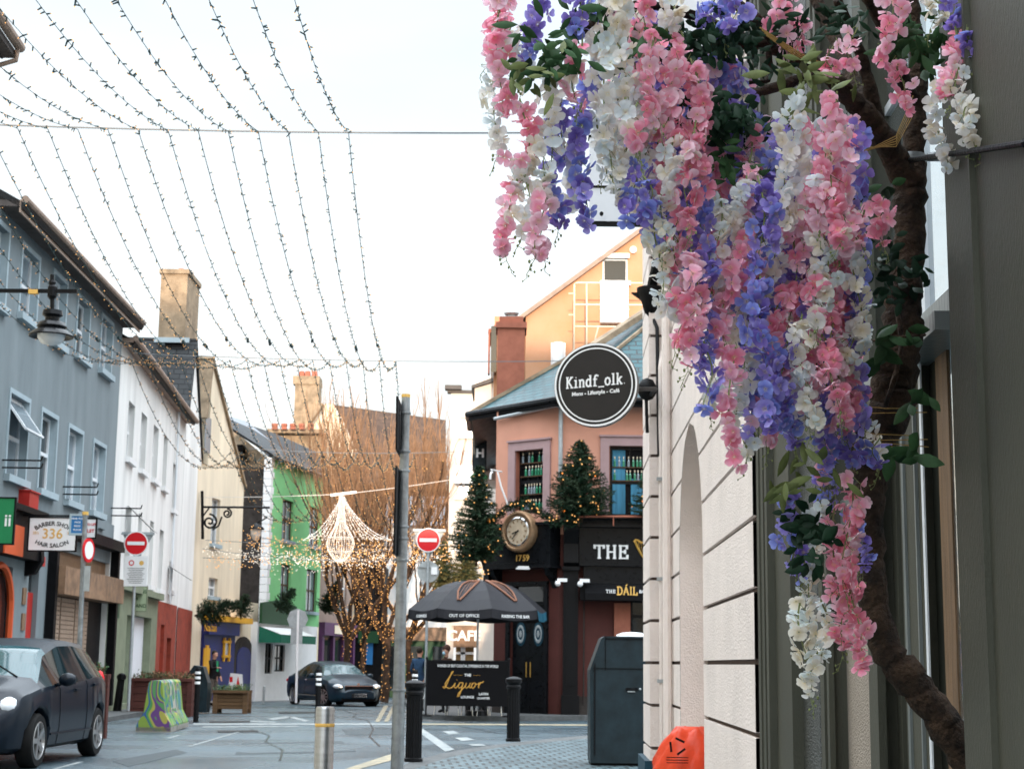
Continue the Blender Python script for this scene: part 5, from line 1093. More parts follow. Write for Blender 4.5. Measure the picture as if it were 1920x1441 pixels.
# ============================================================= VEHICLES
def lin(tab, x):
    if x <= tab[0][0]: return tab[0][1]
    for (a, b), (c, d) in zip(tab, tab[1:]):
        if x <= c: return b + (d - b) * (x - a) / (c - a)
    return tab[-1][1]
def smo(tab, x, d=.09): return sum(lin(tab, x + d * k / 3) * w_ for k, w_ in zip(range(-3, 4), (1, 2, 3, 4, 3, 2, 1))) / 16
def car(name, label, S, paint, group=None):
    t = thing(name, label, 'car')
    L, W = S['L'], S['W'] / 2; N = 96; st = []; wx = S['wheels']; rw = S['r']; Ra = rw + .055
    for i in range(N + 1):
        x = L * i / N
        w_ = W * smo(S['plan'], x, .12); zt = smo(S['top'], x); zb = smo(S['bot'], x, .05); bl = min(smo(S['belt'], x, .06), zt - .015)
        g_ = max(0, min(1, (zt - bl) / .42)); wr = w_ * (.95 + (S['roofw'] - .95) * g_)
        za = 0; inarch = False
        for xw in wx:
            if abs(x - xw) < Ra: za = rw + math.sqrt(Ra * Ra - (x - xw) ** 2); inarch = True
        P_ = [(0, zb), (w_ * (.60 if inarch else .86), za if inarch else zb), (w_ * .96, max(zb + .05, za)), (w_ * .995, max(min(.44, bl - .2), za + .012)), (w_ * (1.0 + (.012 if inarch else 0)), max(min(.62, bl - .12), za + .035)),
              (w_ * .985, bl - .055), (w_ * .955, bl), (wr, max(bl + .004, zt - .085)), (wr * .90, max(bl + .008, zt - .022)), (wr * .5, zt + .006), (0, zt + .012)]
        st.append([(x, y, z) for y, z in P_])
    nr = 11; parts = {}
    def face(key, a, b, c, d): parts.setdefault(key, MB()).quad(a, b, c, d)
    for i in range(N):
        xm = L * (i + .5) / N
        for j in range(nr - 1):
            key = 'body'
            if j == 0: key = 'underbody'
            if j == 6:
                for k, (x0, x1) in enumerate(S['side']):
                    if x0 < xm < x1: key = 'side_window%d' % k
                if key == 'body' and S['side'][0][0] < xm < S['side'][-1][1]: key = 'pillar'
            if j >= 7:
                if S['ws'][0] < xm < S['ws'][1] and j >= 7: key = 'windscreen'
                if S['rw_'][0] < xm < S['rw_'][1] and j >= 8: key = 'rear_window'
            if j == 6 and S['ws'][0] + .2 < xm < S['ws'][1] and key == 'body': key = 'pillar'
            a, b, c, d = st[i][j], st[i + 1][j], st[i + 1][j + 1], st[i][j + 1]
            for s in (1, -1):
                f = [(p[0], p[1] * s, p[2]) for p in (a, b, c, d)]
                if key == 'body' and False: pass
                kk = key + ('L' if s > 0 else 'R') if key.startswith('side') else key
                face(kk, *(f if s < 0 else f[::-1]))
    for end in (0, N):
        r_ = st[end]; mb = parts['body']
        for j in range(nr - 1):
            f = [r_[j], r_[j + 1], (r_[j + 1][0], -r_[j + 1][1], r_[j + 1][2]), (r_[j][0], -r_[j][1], r_[j][2])]; mb.quad(*f)
    matof = {'body': paint, 'underbody': 'black_matt', 'windscreen': 'screen_glass', 'rear_window': 'car_glass', 'pillar': 'black_gloss'}
    for k, mb in parts.items():
        nm = 'side_window' if k.startswith('side') else k
        # weld so that the paint shades smoothly
        key = {}; nv = []; 
        for f in mb.f:
            for q, vi in enumerate(f):
                v = mb.v[vi]; kk = (round(v.x, 4), round(v.y, 4), round(v.z, 4))
                if kk not in key: key[kk] = len(nv); nv.append(v)
                f[q] = key[kk]
        mb.v = nv; keep = [i for i, f in enumerate(mb.f) if len(set(f)) == len(f)]; mb.f = [mb.f[i] for i in keep]; mb.fm = [mb.fm[i] for i in keep]
        mb.build(nm, matof.get(k, 'car_glass'), t, True, auto=38)
    # wheels
    for xw in wx:
        for s in (1, -1):
            c = Vector((xw, s * (W - .115), rw)); ax = (Vector((1, 0, 0)), Vector((0, 0, 1)), Vector((0, s, 0)))
            stee = S.get('steer', 0) if xw == max(wx) else 0
            if stee: 
                q = Matrix.Rotation(stee, 3, 'Z'); ax = tuple(q @ v for v in ax)
            hub = MB().lathe(c, [(rw * .60, -.1), (rw * .62, .02), (rw * .3, -.02), (.02, -.02)], 28, ax).build('wheel', 'black_matt', t, True, auto=40)
            MB().lathe(c, [(rw * .66, -.1), (rw * .92, -.1), (rw, -.075), (rw, .07), (rw * .93, .1), (rw * .72, .1), (rw * .68, .08)], 36, ax).build('tyre', 'tyre', hub, True, auto=40)
            mb = MB(); mb.lathe(c, [(rw * .70, .098), (rw * .66, .103), (rw * .63, .06)], 36, ax); mb.lathe(c, [(rw * .16, .07), (rw * .14, .09), (0, .095)], 16, ax)
            for k in range(S['spokes']):
                an = 2 * math.pi * k / S['spokes']; v = ax[0] * math.cos(an) + ax[1] * math.sin(an)
                mb.bar(c + ax[2] * .075 + v * rw * .1, c + ax[2] * .085 + v * rw * .66, S['spw'], .03, up=ax[2])
            mb.build('rim', 'alloy', hub)
    # arches lining, seams, handles, mirrors, lamps
    W_ = lambda x: W * smo(S['plan'], x, .12)
    mb = MB()
    for xw in wx: mb.box((xw, 0, rw + .1), (2 * rw, 2 * (W - .26), rw * 1.6))
    mb.build('wheel_housing', 'black_matt', t)
    def ringpt(x, s): 
        i = min(N, max(0, round(x / L * N))); return [Vector((p[0], p[1] * s, p[2])) for p in st[i]]
    for s in (1, -1):
        for x in S['seams']:
            r_ = ringpt(x, s); MB().tube([p + Vector((0, s * .001, 0)) for p in r_[2:7]], .005, 4).build('door_seam', 'black_matt', t)
        r_ = ringpt(S['seams'][0], s); 
        mb = MB(); pts = [ringpt(x, s)[3] + Vector((0, s * .002, -.07)) for x in [wx[0] + Ra + .03 + k * (wx[1] - wx[0] - 2 * Ra - .06) / 8 for k in range(9)]]; mb.tube(pts, .012, 6); mb.build('sill_trim', S.get('trim', paint), t)
        for x in S['handles']:
            p = ringpt(x, s)[5]; mb = MB(); mb.box(p + Vector((0, s * .022, -.03)), (.19, .03, .03)); mb.build('door_handle', S.get('handle', paint), t, True, auto=30)
        p = ringpt(S['mirror'], s)[6]; mb = MB(); mb.ball(p + Vector((0, s * .14, .07)), .1, 12, (.75, 1.1, .8)); mb.bar(p + Vector((0, 0, .0)), p + Vector((0, s * .1, .03)), .04); m_ = mb.build('mirror', paint, t, True)
        mb = MB(); mb.box(p + Vector((-.072, s * .14, .07)), (.01, .16, .11)); mb.build('mirror_glass', 'chrome', m_)
        hl = S['head']; mb = MB(); mb.ball((hl[0], s * hl[1], hl[2]), .2, 14, (hl[3], hl[4], hl[5])); h_ = mb.build('headlight', 'lamp_lens', t, True)
        if S.get('lit'): mb = MB(); mb.box((hl[0] + .2 * hl[3] * .8, s * (hl[1] - .02), hl[2] - .01), (.04, .12, .03)); mb.build('headlight_beam', 'lamp_lit', h_)
        tl = S['tail']; mb = MB(); mb.ball((tl[0], s * tl[1], tl[2]), .16, 12, (tl[3], tl[4], tl[5])); mb.build('tail_lamp', 'sign_red', t, True)
    for g0, y0, z0, w0, h0, mk, nm in S['front']:
        mb = MB(); mb.box((g0, y0, z0), (.06, w0, h0)); mb.build(nm, mk, t)
    return t
SAL = dict(L=4.86, W=1.86, r=.34, wheels=(1.02, 3.86), roofw=.64, spokes=10, spw=.03, lit=True, steer=R(24), handle='chrome', trim='chrome',
    top=[(0, .72), (.06, .98), (.5, 1.06), (.9, 1.16), (1.5, 1.40), (2.0, 1.47), (2.6, 1.46), (3.0, 1.36), (3.62, 1.04), (4.2, .93), (4.6, .80), (4.78, .66), (4.86, .5)],
    belt=[(0, .7), (.4, .96), (1.0, .99), (2.4, .95), (3.5, .93), (4.2, .85), (4.86, .48)], bot=[(0, .42), (.15, .26), (.5, .2), (4.4, .2), (4.75, .22), (4.86, .3)],
    plan=[(0, .72), (.12, .88), (.5, .96), (1.2, 1.0), (3.6, 1.0), (4.3, .95), (4.65, .80), (4.8, .62), (4.86, .5)],
    side=[(.95, 1.45), (1.5, 2.2), (2.28, 3.35)], ws=(2.95, 3.6), rw_=(.62, 1.5), seams=(1.48, 2.24, 3.3), handles=(1.62, 2.42), mirror=3.2,
    head=(4.62, .66, .68, .95, .75, .38), tail=(.08, .68, .82, .5, .9, .5),
    front=[(4.79, 0, .58, .95, .22, 'black_gloss', 'grille'), (4.80, 0, .70, 1.0, .02, 'chrome', 'grille_trim'), (4.83, 0, .40, .52, .11, 'plate_white', 'number_plate'), (4.80, 0, .28, 1.15, .10, 'black_matt', 'lower_intake')])
saloon = car('saloon_car', 'dark blue moving saloon car with headlights on, turning at the junction', SAL, 'navy_paint')
mb = MB(); mb.lathe((4.74, 0, .745), [(.045, 0), (.045, .02), (0, .025)], 16, (Vector((0, 1, 0)), Z, X)); mb.build('badge', 'chrome', saloon)
for k in range(14): pass
mb = MB(); mb.text('201 D 17304', (4.862, 0, .40), (0, 1, 0), Z, .075, bold=.01); mb.build('plate_lettering', 'black_matt', saloon)
pF = G(633, 1319.5); saloon.rotation_euler.z = -math.pi / 2 + R(27)
hd = Vector((math.cos(saloon.rotation_euler.z), math.sin(saloon.rotation_euler.z), 0)); c = G(636, 1322); c = c - hd * 3.4; saloon.scale = (1.1, 1.1, 1.1)
c.z = gz(c.y + 1) ; saloon.location = c
HAT = dict(L=4.0, W=1.71, r=.31, wheels=(.70, 3.21), roofw=.68, spokes=5, spw=.055,
    top=[(0, .66), (.05, .95), (.12, 1.12), (.35, 1.36), (.62, 1.45), (1.3, 1.49), (1.9, 1.48), (2.45, 1.36), (3.12, 1.02), (3.6, .90), (3.86, .74), (3.96, .6), (4.0, .5)],
    belt=[(0, .6), (.2, .98), (.8, 1.02), (1.6, .96), (2.6, .93), (3.1, .91), (3.6, .82), (4.0, .45)], bot=[(0, .4), (.12, .26), (.4, .2), (3.6, .19), (3.9, .2), (4.0, .3)],
    plan=[(0, .76), (.12, .90), (.5, .98), (1.2, 1.0), (3.0, 1.0), (3.5, .95), (3.8, .82), (3.93, .66), (4.0, .52)],
    side=[(.42, 1.28), (1.40, 2.42), (2.5, 2.98)], ws=(2.32, 3.08), rw_=(.10, .42), seams=(1.32, 2.52), handles=(.98, 1.85), mirror=2.62,
    head=(3.60, .58, .70, 1.1, .75, .62), tail=(.1, .66, .92, .42, .45, 1.1),
    front=[(3.965, 0, .46, .9, .16, 'black_matt', 'grille'), (3.985, 0, .36, .52, .11, 'plate_white', 'number_plate')])
hatch = car('hatchback_car', 'dark blue grey parked hatchback facing the camera at the left edge', HAT, 'blue_black_paint')
mb = MB(); mb.box((2.95, .1, 1.02), (.2, .5, .02)); mb.build('dashboard_paper', 'white_clean', hatch)
mb = MB(); mb.tube([(3.1, .5, 1.03), (2.75, .05, 1.22)], .012, 5); mb.build('wiper', 'black_matt', hatch)
for x, z in ((.9, .62), (1.9, .6)):
    for s in (-.75,): mb = MB(); mb.box((x, 0, z + .35), (.14, 1.2, .55)); mb.build('seat_back', 'cloth_black', hatch)
hatch.rotation_euler.z = -math.pi / 2 - R(1.0); p = G(172, 1416); hatch.location = (p.x - .76, p.y + .70, 0)
# ============================================================= STREET FURNITURE
def fluted_bollard(label):
    t = thing('cast_iron_bollard', label, 'bollard', (0, 0, 0), 'cast iron bollards on the near pavement')
    mb = MB(); n = 32; vs = []; hs = [0, .04, .05, .72, .80]
    for h in hs:
        for k in range(n): r = (.10 if h > .045 else .115) - (.010 if k % 2 and h > .045 and h < .78 else 0); vs.append((r * math.cos(2 * math.pi * k / n), r * math.sin(2 * math.pi * k / n), h))
    mb.add(vs, [(i * n + k, i * n + (k + 1) % n, (i + 1) * n + (k + 1) % n, (i + 1) * n + k) for i in range(len(hs) - 1) for k in range(n)]); mb.build('shaft', 'iron', t)
    mb = MB(); mb.lathe((0, 0, 0), [(.1, .80), (.115, .81), (.115, .84), (.10, .86), (.108, .88), (.128, .90), (.128, .95), (.11, .965), (.05, .985), (0, .99)], 28); mb.build('cap', 'iron', t, True, auto=35)
    return t
b1 = fluted_bollard('cast iron fluted bollard standing right beside the tall grey post')
p = G(775, 1427, .05); b1.location = p
b2 = dup(b1, G(962, 1389, .05), label='cast iron fluted bollard standing in front of the black lounge banner'); b2.scale = (1.03,) * 3
def banded(label):
    t = thing('banded_bollard', label, 'bollard', (0, 0, 0), 'slim black bollards with white bands')
    mb = MB(); mb.tube([(0, 0, 0), (0, 0, 1.17), (0, 0, 1.2)], .06, 16, rr=[.06, .06, .045]); mb.build('post', 'iron', t)
    for z in (.86, .97, 1.08): mb = MB(); mb.lathe((0, 0, 0), [(.062, z - .028), (.064, z), (.062, z + .028)], 16); mb.build('white_band', 'white_clean', t)
    return t
s1 = banded('slim black bollard with white bands in front of the moving saloon'); s1.location = G(595, 1356)
dup(s1, G(367, 1353), label='slim black bollard with white bands between the planters'); dup(s1, G(776, 1362), label='slim black bollard with white bands behind the fluted bollard')
p = G(219, 1336, .05); t = thing('squat_bollard', 'squat black bollard leaning beside the red brown planter', 'bollard', p)
mb = MB(); mb.tube([p, p + Vector((.06, 0, .8)), p + Vector((.07, 0, .86))], .1, 14, rr=[.11, .09, .1]); mb.tube([p + Vector((.07, 0, .86)), p + Vector((.075, 0, .95))], .12, 14); mb.build('shaft', 'iron', t)
mb = MB(); mb.ball(p + Vector((.075, 0, .96)), .1, 12, (1, 1, .5)); mb.build('cap', 'iron', t, True)
# stainless bollard close to the camera
D = 9.6; tp = P(610, 1324, D); t = thing('steel_bollard', 'stainless steel bollard with a gold band close to the camera', 'bollard', (tp.x, D, 0))
mb = MB(); mb.tube([(tp.x, D, 0), (tp.x, D, tp.z - .015), (tp.x, D, tp.z)], .056, 32, rr=[.056, .056, .05]); mb.build('post', 'stainless', t, True, auto=35)
mb = MB(); mb.lathe((tp.x, D, tp.z - .105), [(.057, -.010), (.0575, -.009), (.0575, .009), (.057, .010)], 32); mb.build('reflective_band', 'gold_flat', t, True)
# tall galvanised post with sign plates seen edge on
D = 17; b = P(744, 1460, D); tp = P(761, 745, D); t = thing('tall_post', 'tall grey galvanised post with clamped sign plates seen edge on', 'post', (b.x, D, 0)); b.z = 0
mb = MB(); mb.tube([b, tp], .055, 20, rr=[.068, .046]); mb.build('pole', 'galv', t, True, auto=40)
mb = MB(); mb.tube([tp, tp + Vector((0, 0, .035))], .048, 18); mb.build('pole_cap', 'gold_flat', t)
for y0, y1 in ((752, 850), (880, 1042)):
    a, c = P(749 - (y0 - 740) * .012, y0, D), P(749 - (y1 - 740) * .012 - (2 if y0 > 800 else 0), y1, D); mb = MB(); mb.prism([a + Vector((-.012, -.35, 0)), a + Vector((-.012, .35, 0)), c + Vector((-.012, .35, 0)), c + Vector((-.012, -.35, 0))], (.02, 0, 0)); mb.build('sign_plate', 'black_matt' if y0 < 800 else 'iron', t)
for y in (775, 848, 885, 990, 1012, 1052, 1290):
    s = (y - 745) / 715; q = tp + (b - tp) * s; mb = MB(); mb.lathe(q, [(.058 + .02 * s, -.012), (.06 + .02 * s, 0), (.058 + .02 * s, .012)], 16)
    if y < 1100: mb.bar(q, q + Vector((-.085, -.02, 0)), .025)
    mb.build('clamp', 'galv', t)
# no entry signs
def no_entry(name, label, px, py, D, base, tri=True, lower=None):
    c = P(px, py, D); b = Vector(base); t = thing(name, label, 'road sign', b)
    r_ = 21.5 / FPX * D
    ax = (X, Z, Vector((0, -1, 0)))
    mb = MB(); mb.tube([b, Vector((c.x + (-.0 if tri else 0), c.y + .05, c.z + .25))], .038, 10); mb.build('pole', 'pale_steel', t)
    mb = MB(); mb.lathe(c, [(0, -.02), (r_ + .015, -.02), (r_ + .015, .0), (r_ - .012, .002)], 36, ax); mb.build('disc_rim', 'white_clean', t)
    mb = MB(); mb.lathe(c, [(r_ - .012, .004), (0, .004)], 36, ax); mb.build('disc', 'sign_red', t)
    mb = MB(); mb.box(c + Vector((0, -.008, 0)), (r_ * 1.5, .006, r_ * .3)); mb.build('white_bar', 'white_clean', t)
    a = c + Vector((.02, .09, .06)); w_ = r_ * 1.45
    mb = MB(); mb.prism([a + Vector((-w_, 0, r_ * .8)), a + Vector((w_, 0, r_ * .8)), a + Vector((.04, 0, -r_ * 1.6)), a + Vector((-.04, 0, -r_ * 1.6))], (0, .02, 0)); mb.bar(a + Vector((-w_, -.02, r_ * .62)), a + Vector((w_, -.02, r_ * .62)), .04); mb.build('triangle_back', 'pale_steel', t)
    return t, c
pb = Vector((P(241, 1318, 40).x, 40, .0)); t, c = no_entry('no_entry_sign', 'no entry sign with a white notice plate below it at the left', 255, 1018, pb.y, pb)
c2 = P(255, 1070, pb.y - .02); W, H = 43 / FPX * pb.y, 56 / FPX * pb.y
mb = MB(); mb.box(c2, (W, .03, H)); pl = mb.build('notice_plate', 'white_clean', t)
mb = MB(); mb.lathe(c2 + Vector((-.12, -.017, .2)), [(.07, 0), (.045, 0)], 16, (X, Z, Vector((0, -1, 0)))); mb.build('emblem', 'sign_red', pl)
mb = MB(); mb.lathe(c2 + Vector((.13, -.017, .2)), [(.06, 0), (.0, 0)], 8, (X, Z, Vector((0, -1, 0)))); mb.build('emblem', 'gold_flat', pl)
for k in range(9): mb = MB(); mb.box(c2 + Vector((0, -.018, .07 - .045 * k)), (W * (.75 - .2 * ((k * 7) % 3) / 2), .003, .010)); mb.build('print_line', 'black_matt', pl)
pb = G(797, 1336, .12); t, c = no_entry('no_entry_sign', 'no entry sign on a pole beside the black parasol', 803, 1012, pb.y, pb)
c2 = P(803, 1071, pb.y + .1); mb = MB(); mb.lathe(c2, [(0, 0), (.29, 0), (.29, .02), (0, .02)], 28, (X, Z, Vector((0, -1, 0)))); mb.bar(c2 + Vector((-.28, -.04, .12)), c2 + Vector((.28, -.04, .12)), .03); mb.build('disc_back', 'pale_steel', t)
mb = MB(); mb.box(c2 + Vector((.16, -.05, .02)), (.16, .02, .2)); mb.build('small_plate', 'white_clean', t)
# green white board of the craft shop
t, c, W, H, yf = board('craft_shop_sign', 'pale green hanging sign reading designs 4 ireland under the notice plate', 'sign', 257, 1122, 45.5, 35, 44, 'sage_sign', edge='sage')
mb = MB()
for k, s in enumerate(('DESIGNS', '4', 'IRELAND')): mb.text(s, (c.x, yf, c.z + .2 - k * .2), X, Z, .1, bold=.01)
mb.build('lettering', 'dark_green', t)
mb = MB(); mb.bar(c + Vector((-W / 2 - .6, 0, H / 2 + .05)), c + Vector((W / 2, 0, H / 2 + .05)), .03); mb.build('bracket', 'iron', t)
# octagonal sign back and short post
p = Vector((P(556, 1290, 58).x, 58, gz(58) + .1)); t = thing('stop_sign', 'octagonal road sign seen from behind on a white pole', 'road sign', p); D = p.y
mb = MB(); mb.tube([p, P(559, 1143, D)], .045, 10); mb.build('pole', 'white_paint', t)
c = P(558, 1160, D + .05); mb = MB(); mb.lathe(c, [(0, 0), (.38, 0), (.38, .02), (0, .02)], 8, (X, Z, Vector((0, -1, 0)))); mb.build('octagon_back', 'pale_steel', t)
mb = MB(); mb.box(P(556, 1192, D + .05), (.42, .02, .55)); mb.build('plate_back', 'pale_steel', t)
p = G(494, 1318); t = thing('short_marker_post', 'short silver marker post left of the moving saloon', 'post', p); mb = MB(); mb.cyl(p, p + Vector((0, 0, .62)), .05, .05, 14); mb.build('post', 'pale_steel', t); mb = MB(); mb.ball(p + Vector((0, 0, .62)), .05, 10, (1, 1, .6)); mb.build('cap', 'pale_steel', t)
# white sign post behind the trees, near the cafe
p = G(776, 1290, .1); t = thing('small_sign', 'small round sign on a white post under the left rim of the parasol', 'road sign', p); D = p.y
mb = MB(); mb.tube([p, P(776, 1160, D)], .05, 8); mb.build('pole', 'white_paint', t); mb = MB(); mb.lathe(P(772, 1166, D - .06), [(0, -.02), (.24, -.02), (.24, 0), (0, 0)], 8, (X, Z, Vector((0, -1, 0)))); mb.build('sign_back', 'pale_steel', t)
# scroll bracket on the cream house with a globe lantern
D = 59.5; t = thing('scroll_bracket', 'black wrought iron scroll bracket on the cream house', 'bracket', P(380, 950, D))
def sp(cx, cy, r0_, r1_, a0, a1, n=22): return [P(cx + (r0_ + (r1_ - r0_) * k / n) * math.cos(R(a0 + (a1 - a0) * k / n)), cy + (r0_ + (r1_ - r0_) * k / n) * math.sin(R(a0 + (a1 - a0) * k / n)), D) for k in range(n + 1)]
mb = MB(); mb.tube([P(379, 920, D), P(380, 1010, D)], .06, 6); mb.tube([P(380, 950, D), P(506, 951, D)], .04, 6); mb.tube(sp(393, 978, 15, 2, -90, 500), .04, 5); mb.tube(sp(426, 962, 9, 2, -90, 480), .035, 5); mb.tube([P(398, 993, D), P(410, 985, D), P(416, 968, D)], .035, 5); mb.tube([P(380, 968, D), P(392, 952, D)], .03, 5); mb.build('iron_scrolls', 'iron', t)
D = 62; c = P(480, 997, D); t = thing('wall_lantern', 'glass globe lantern hanging before the dark stone building', 'street lamp', c)
mb = MB(); mb.lathe(c, [(.05, .35), (.16, .28), (.3, .16), (.32, .1)], 14); mb.bar(c + Vector((0, 0, .33)), P(500, 970, D), .05); mb.build('hood', 'iron', t, True, auto=40)
mb = MB(); mb.lathe(c, [(.22, .1), (.2, -.1), (.1, -.3), (0, -.34)], 14); mb.build('globe', 'sun_white', t, True)
# dark bin post behind the left slim bollard
p = G(372, 1335, .03); D = p.y; t = thing('litter_bin', 'dark rounded litter bin behind the slim banded bollard', 'litter bin', p)
mb = MB(); W = .36; mb.prism([p + Vector((-W, 0, 0)), p + Vector((W * .6, 0, 0)), p + Vector((W * .6, 0, .8)), p + Vector((W * .2, 0, 1.22)), p + Vector((-W * .5, 0, 1.26)), p + Vector((-W, 0, 1.0))], (0, .5, 0)); mb.build('casing', 'cabinet', t)
mb = MB(); mb.box(p + Vector((-.1, -.01, .95)), (.34, .03, .13)); mb.build('opening', 'black_matt', t)
# concrete barrier painted with a mural
p0 = G(287, 1372); D0 = p0.y
def barrier():
    t = thing('concrete_barrier', 'concrete road barrier painted with a bright swirling mural', 'barrier', p0)
    prof = [(-.31, 0), (.31, 0), (.31, .10), (.19, .32), (.12, .86), (.08, .90), (-.08, .90), (-.12, .86), (-.19, .32), (-.31, .10)]
    d = (G(338, 1360) - p0); d.z = 0; L = 2.7; d.normalize(); n = Vector((d.y, -d.x, 0))
    for k in range(3):
        mb = MB(); o = p0 + d * (L * k / 3); mb.prism([o + n * x + Z * (z + .02) for x, z in prof], d * (L / 3 - .05)); mb.build('barrier_block', 'mural', t)
        mb = MB(); mb.prism([o + n * x * 1.01 + Z * (z if z else 0) for x, z in prof[:2] + [(.315, .09), (-.315, .09)]], d * (L / 3 - .045)); mb.build('bare_foot', 'concrete', t)
barrier()
# planters
def foliage(mb, c, sx, sy, h, n, rnd, leaf=.06):
    for _ in range(n):
        p = Vector(c) + Vector((rnd.uniform(-sx, sx), rnd.uniform(-sy, sy), 0)); d = Vector((rnd.gauss(0, .35), rnd.gauss(0, .35), 1)).normalized(); L = h * rnd.uniform(.35, 1)
        q = p + d * L; mb.m(rnd.choice([0, 0, 1, 2])); mb.tube([p, p + d * L * .5 + Vector((0, 0, .02)), q], .004, 3, False)
        for k in range(4):
            s_ = p + d * L * rnd.uniform(.3, 1); u = Vector((rnd.gauss(0, 1), rnd.gauss(0, 1), rnd.gauss(0, .6))).normalized(); v = u.orthogonal().normalized(); l_ = leaf * rnd.uniform(.6, 1.3)
            mb.add([s_, s_ + u * l_ * .5 + v * l_ * .25, s_ + u * l_, s_ + u * l_ * .5 - v * l_ * .25], [(0, 1, 2, 3)])
def planter(name, label, p, W, Dp, H, mk, rnd, fmats, legs=False):
    t = thing(name, label, 'planter', p); p = Vector(p); z0 = .12 if legs else 0; n = 5; mb = MB()
    for k in range(n):
        h0 = z0 + (H - z0) * k / n; h1 = z0 + (H - z0) * (k + 1) / n - .012
        mb.box(p + Vector((0, 0, (h0 + h1) / 2)), (W - .05, Dp - .05, h1 - h0))
    mb.build('box_boards', mk, t)
    for sx in (-1, 1):
        for sy in (-1, 1): mb = MB(); mb.box(p + Vector((sx * (W / 2 - .05), sy * (Dp / 2 - .05), H / 2)), (.13, .13, H)); mb.build('corner_post', mk, t)
    for sy in (-1, 1): mb = MB(); mb.box(p + Vector((0, sy * Dp / 2, H - .03)), (W + .04, .1, .07)); mb.build('top_rail', mk, t)
    mb = MB(); mb.box(p + Vector((0, 0, H - .04)), (W - .1, Dp - .1, .04)); mb.build('soil', 'bark', t)
    mb = MB(); foliage(mb, p + Vector((0, 0, H - .04)), W * .48, Dp * .45, .26, int(W * 130), rnd); f = mb.build('plants', fmats, t); return t
rnd = random.Random(3)
p = G(297, 1342); planter('street_planter', 'large red brown planter with dry shrubs behind the painted barrier', p + Vector((0, .45, 0)), 1.58, .8, .93, 'planter_red', rnd, ['leaf_dry', 'leaf_green', 'twig'])
p = G(430, 1337); planter('wooden_planter', 'brown wooden planter box with low green plants near the standing man', p + Vector((0, .4, 0)), .92, .75, .62, 'planter_wood', rnd, ['leaf_green', 'leaf_green', 'leaf_pale'], True)
p = Vector((P(187, 1390, 25.5).x - .62, 25.9, 0)); planter('street_planter', 'red brown planter with trailing plants behind the parked hatchback', p, 1.1, .5, 1.0, 'planter_red', rnd, ['leaf_dry', 'leaf_green', 'leaf_green'])
# pavement notice board beside the wooden planter
p = G(440, 1312, .1); t = thing('sandwich_board', 'small white and red pavement board above the wooden planter', 'sign', p); c = P(440, 1277, p.y - 6); c = P(441, 1278, p.y)
mb = MB(); mb.prism([c + Vector((-.32, 0, -.6)), c + Vector((.32, 0, -.6)), c + Vector((.26, 0, .3)), c + Vector((-.2, 0, .34))], (0, .04, 0)); mb.build('board', 'white_clean', t)
mb = MB(); mb.prism([c + Vector((.0, -.004, -.35)), c + Vector((.24, -.004, -.35)), c + Vector((.1, -.004, .22))], (0, .002, 0)); mb.box(c + Vector((-.16, -.003, .1)), (.12, .002, .2)); mb.build('artwork', 'sign_red', t)
# parasol
D = 40.5; ap = P(894, 1088, D); e0 = P(762, 1152, D); e1 = P(1026, 1150, D); rr = (e1.x - e0.x) / 2; cx = (e0.x + e1.x) / 2; ze = (e0.z + e1.z) / 2 + .1; base = Vector((P(893, 1340, D).x, D + .2, gz(D) + .12))
t = thing('parasol', 'large black parasol with copper harp prints standing outside the corner pub', 'parasol', base)
cxy = Vector((base.x, D + .2, 0)); ta = R(12); tips = [cxy + Vector((rr * math.cos(ta + math.pi * k / 4), rr * math.sin(ta + math.pi * k / 4), ze)) for k in range(8)]; apx = Vector((cxy.x, cxy.y, ap.z))
def cpt(k, f, s):   # point on panel k: f across 0..1, s down 0..1
    e = tips[k % 8].lerp(tips[(k + 1) % 8], f); 
    sag = .10 * math.sin(math.pi * f) * s
    q = apx.lerp(e, s); q.z += .30 * math.sin(math.pi * s) * .85 - sag * .6; q += (cxy + Z * q.z - q) * (sag * .5) * .3; return q
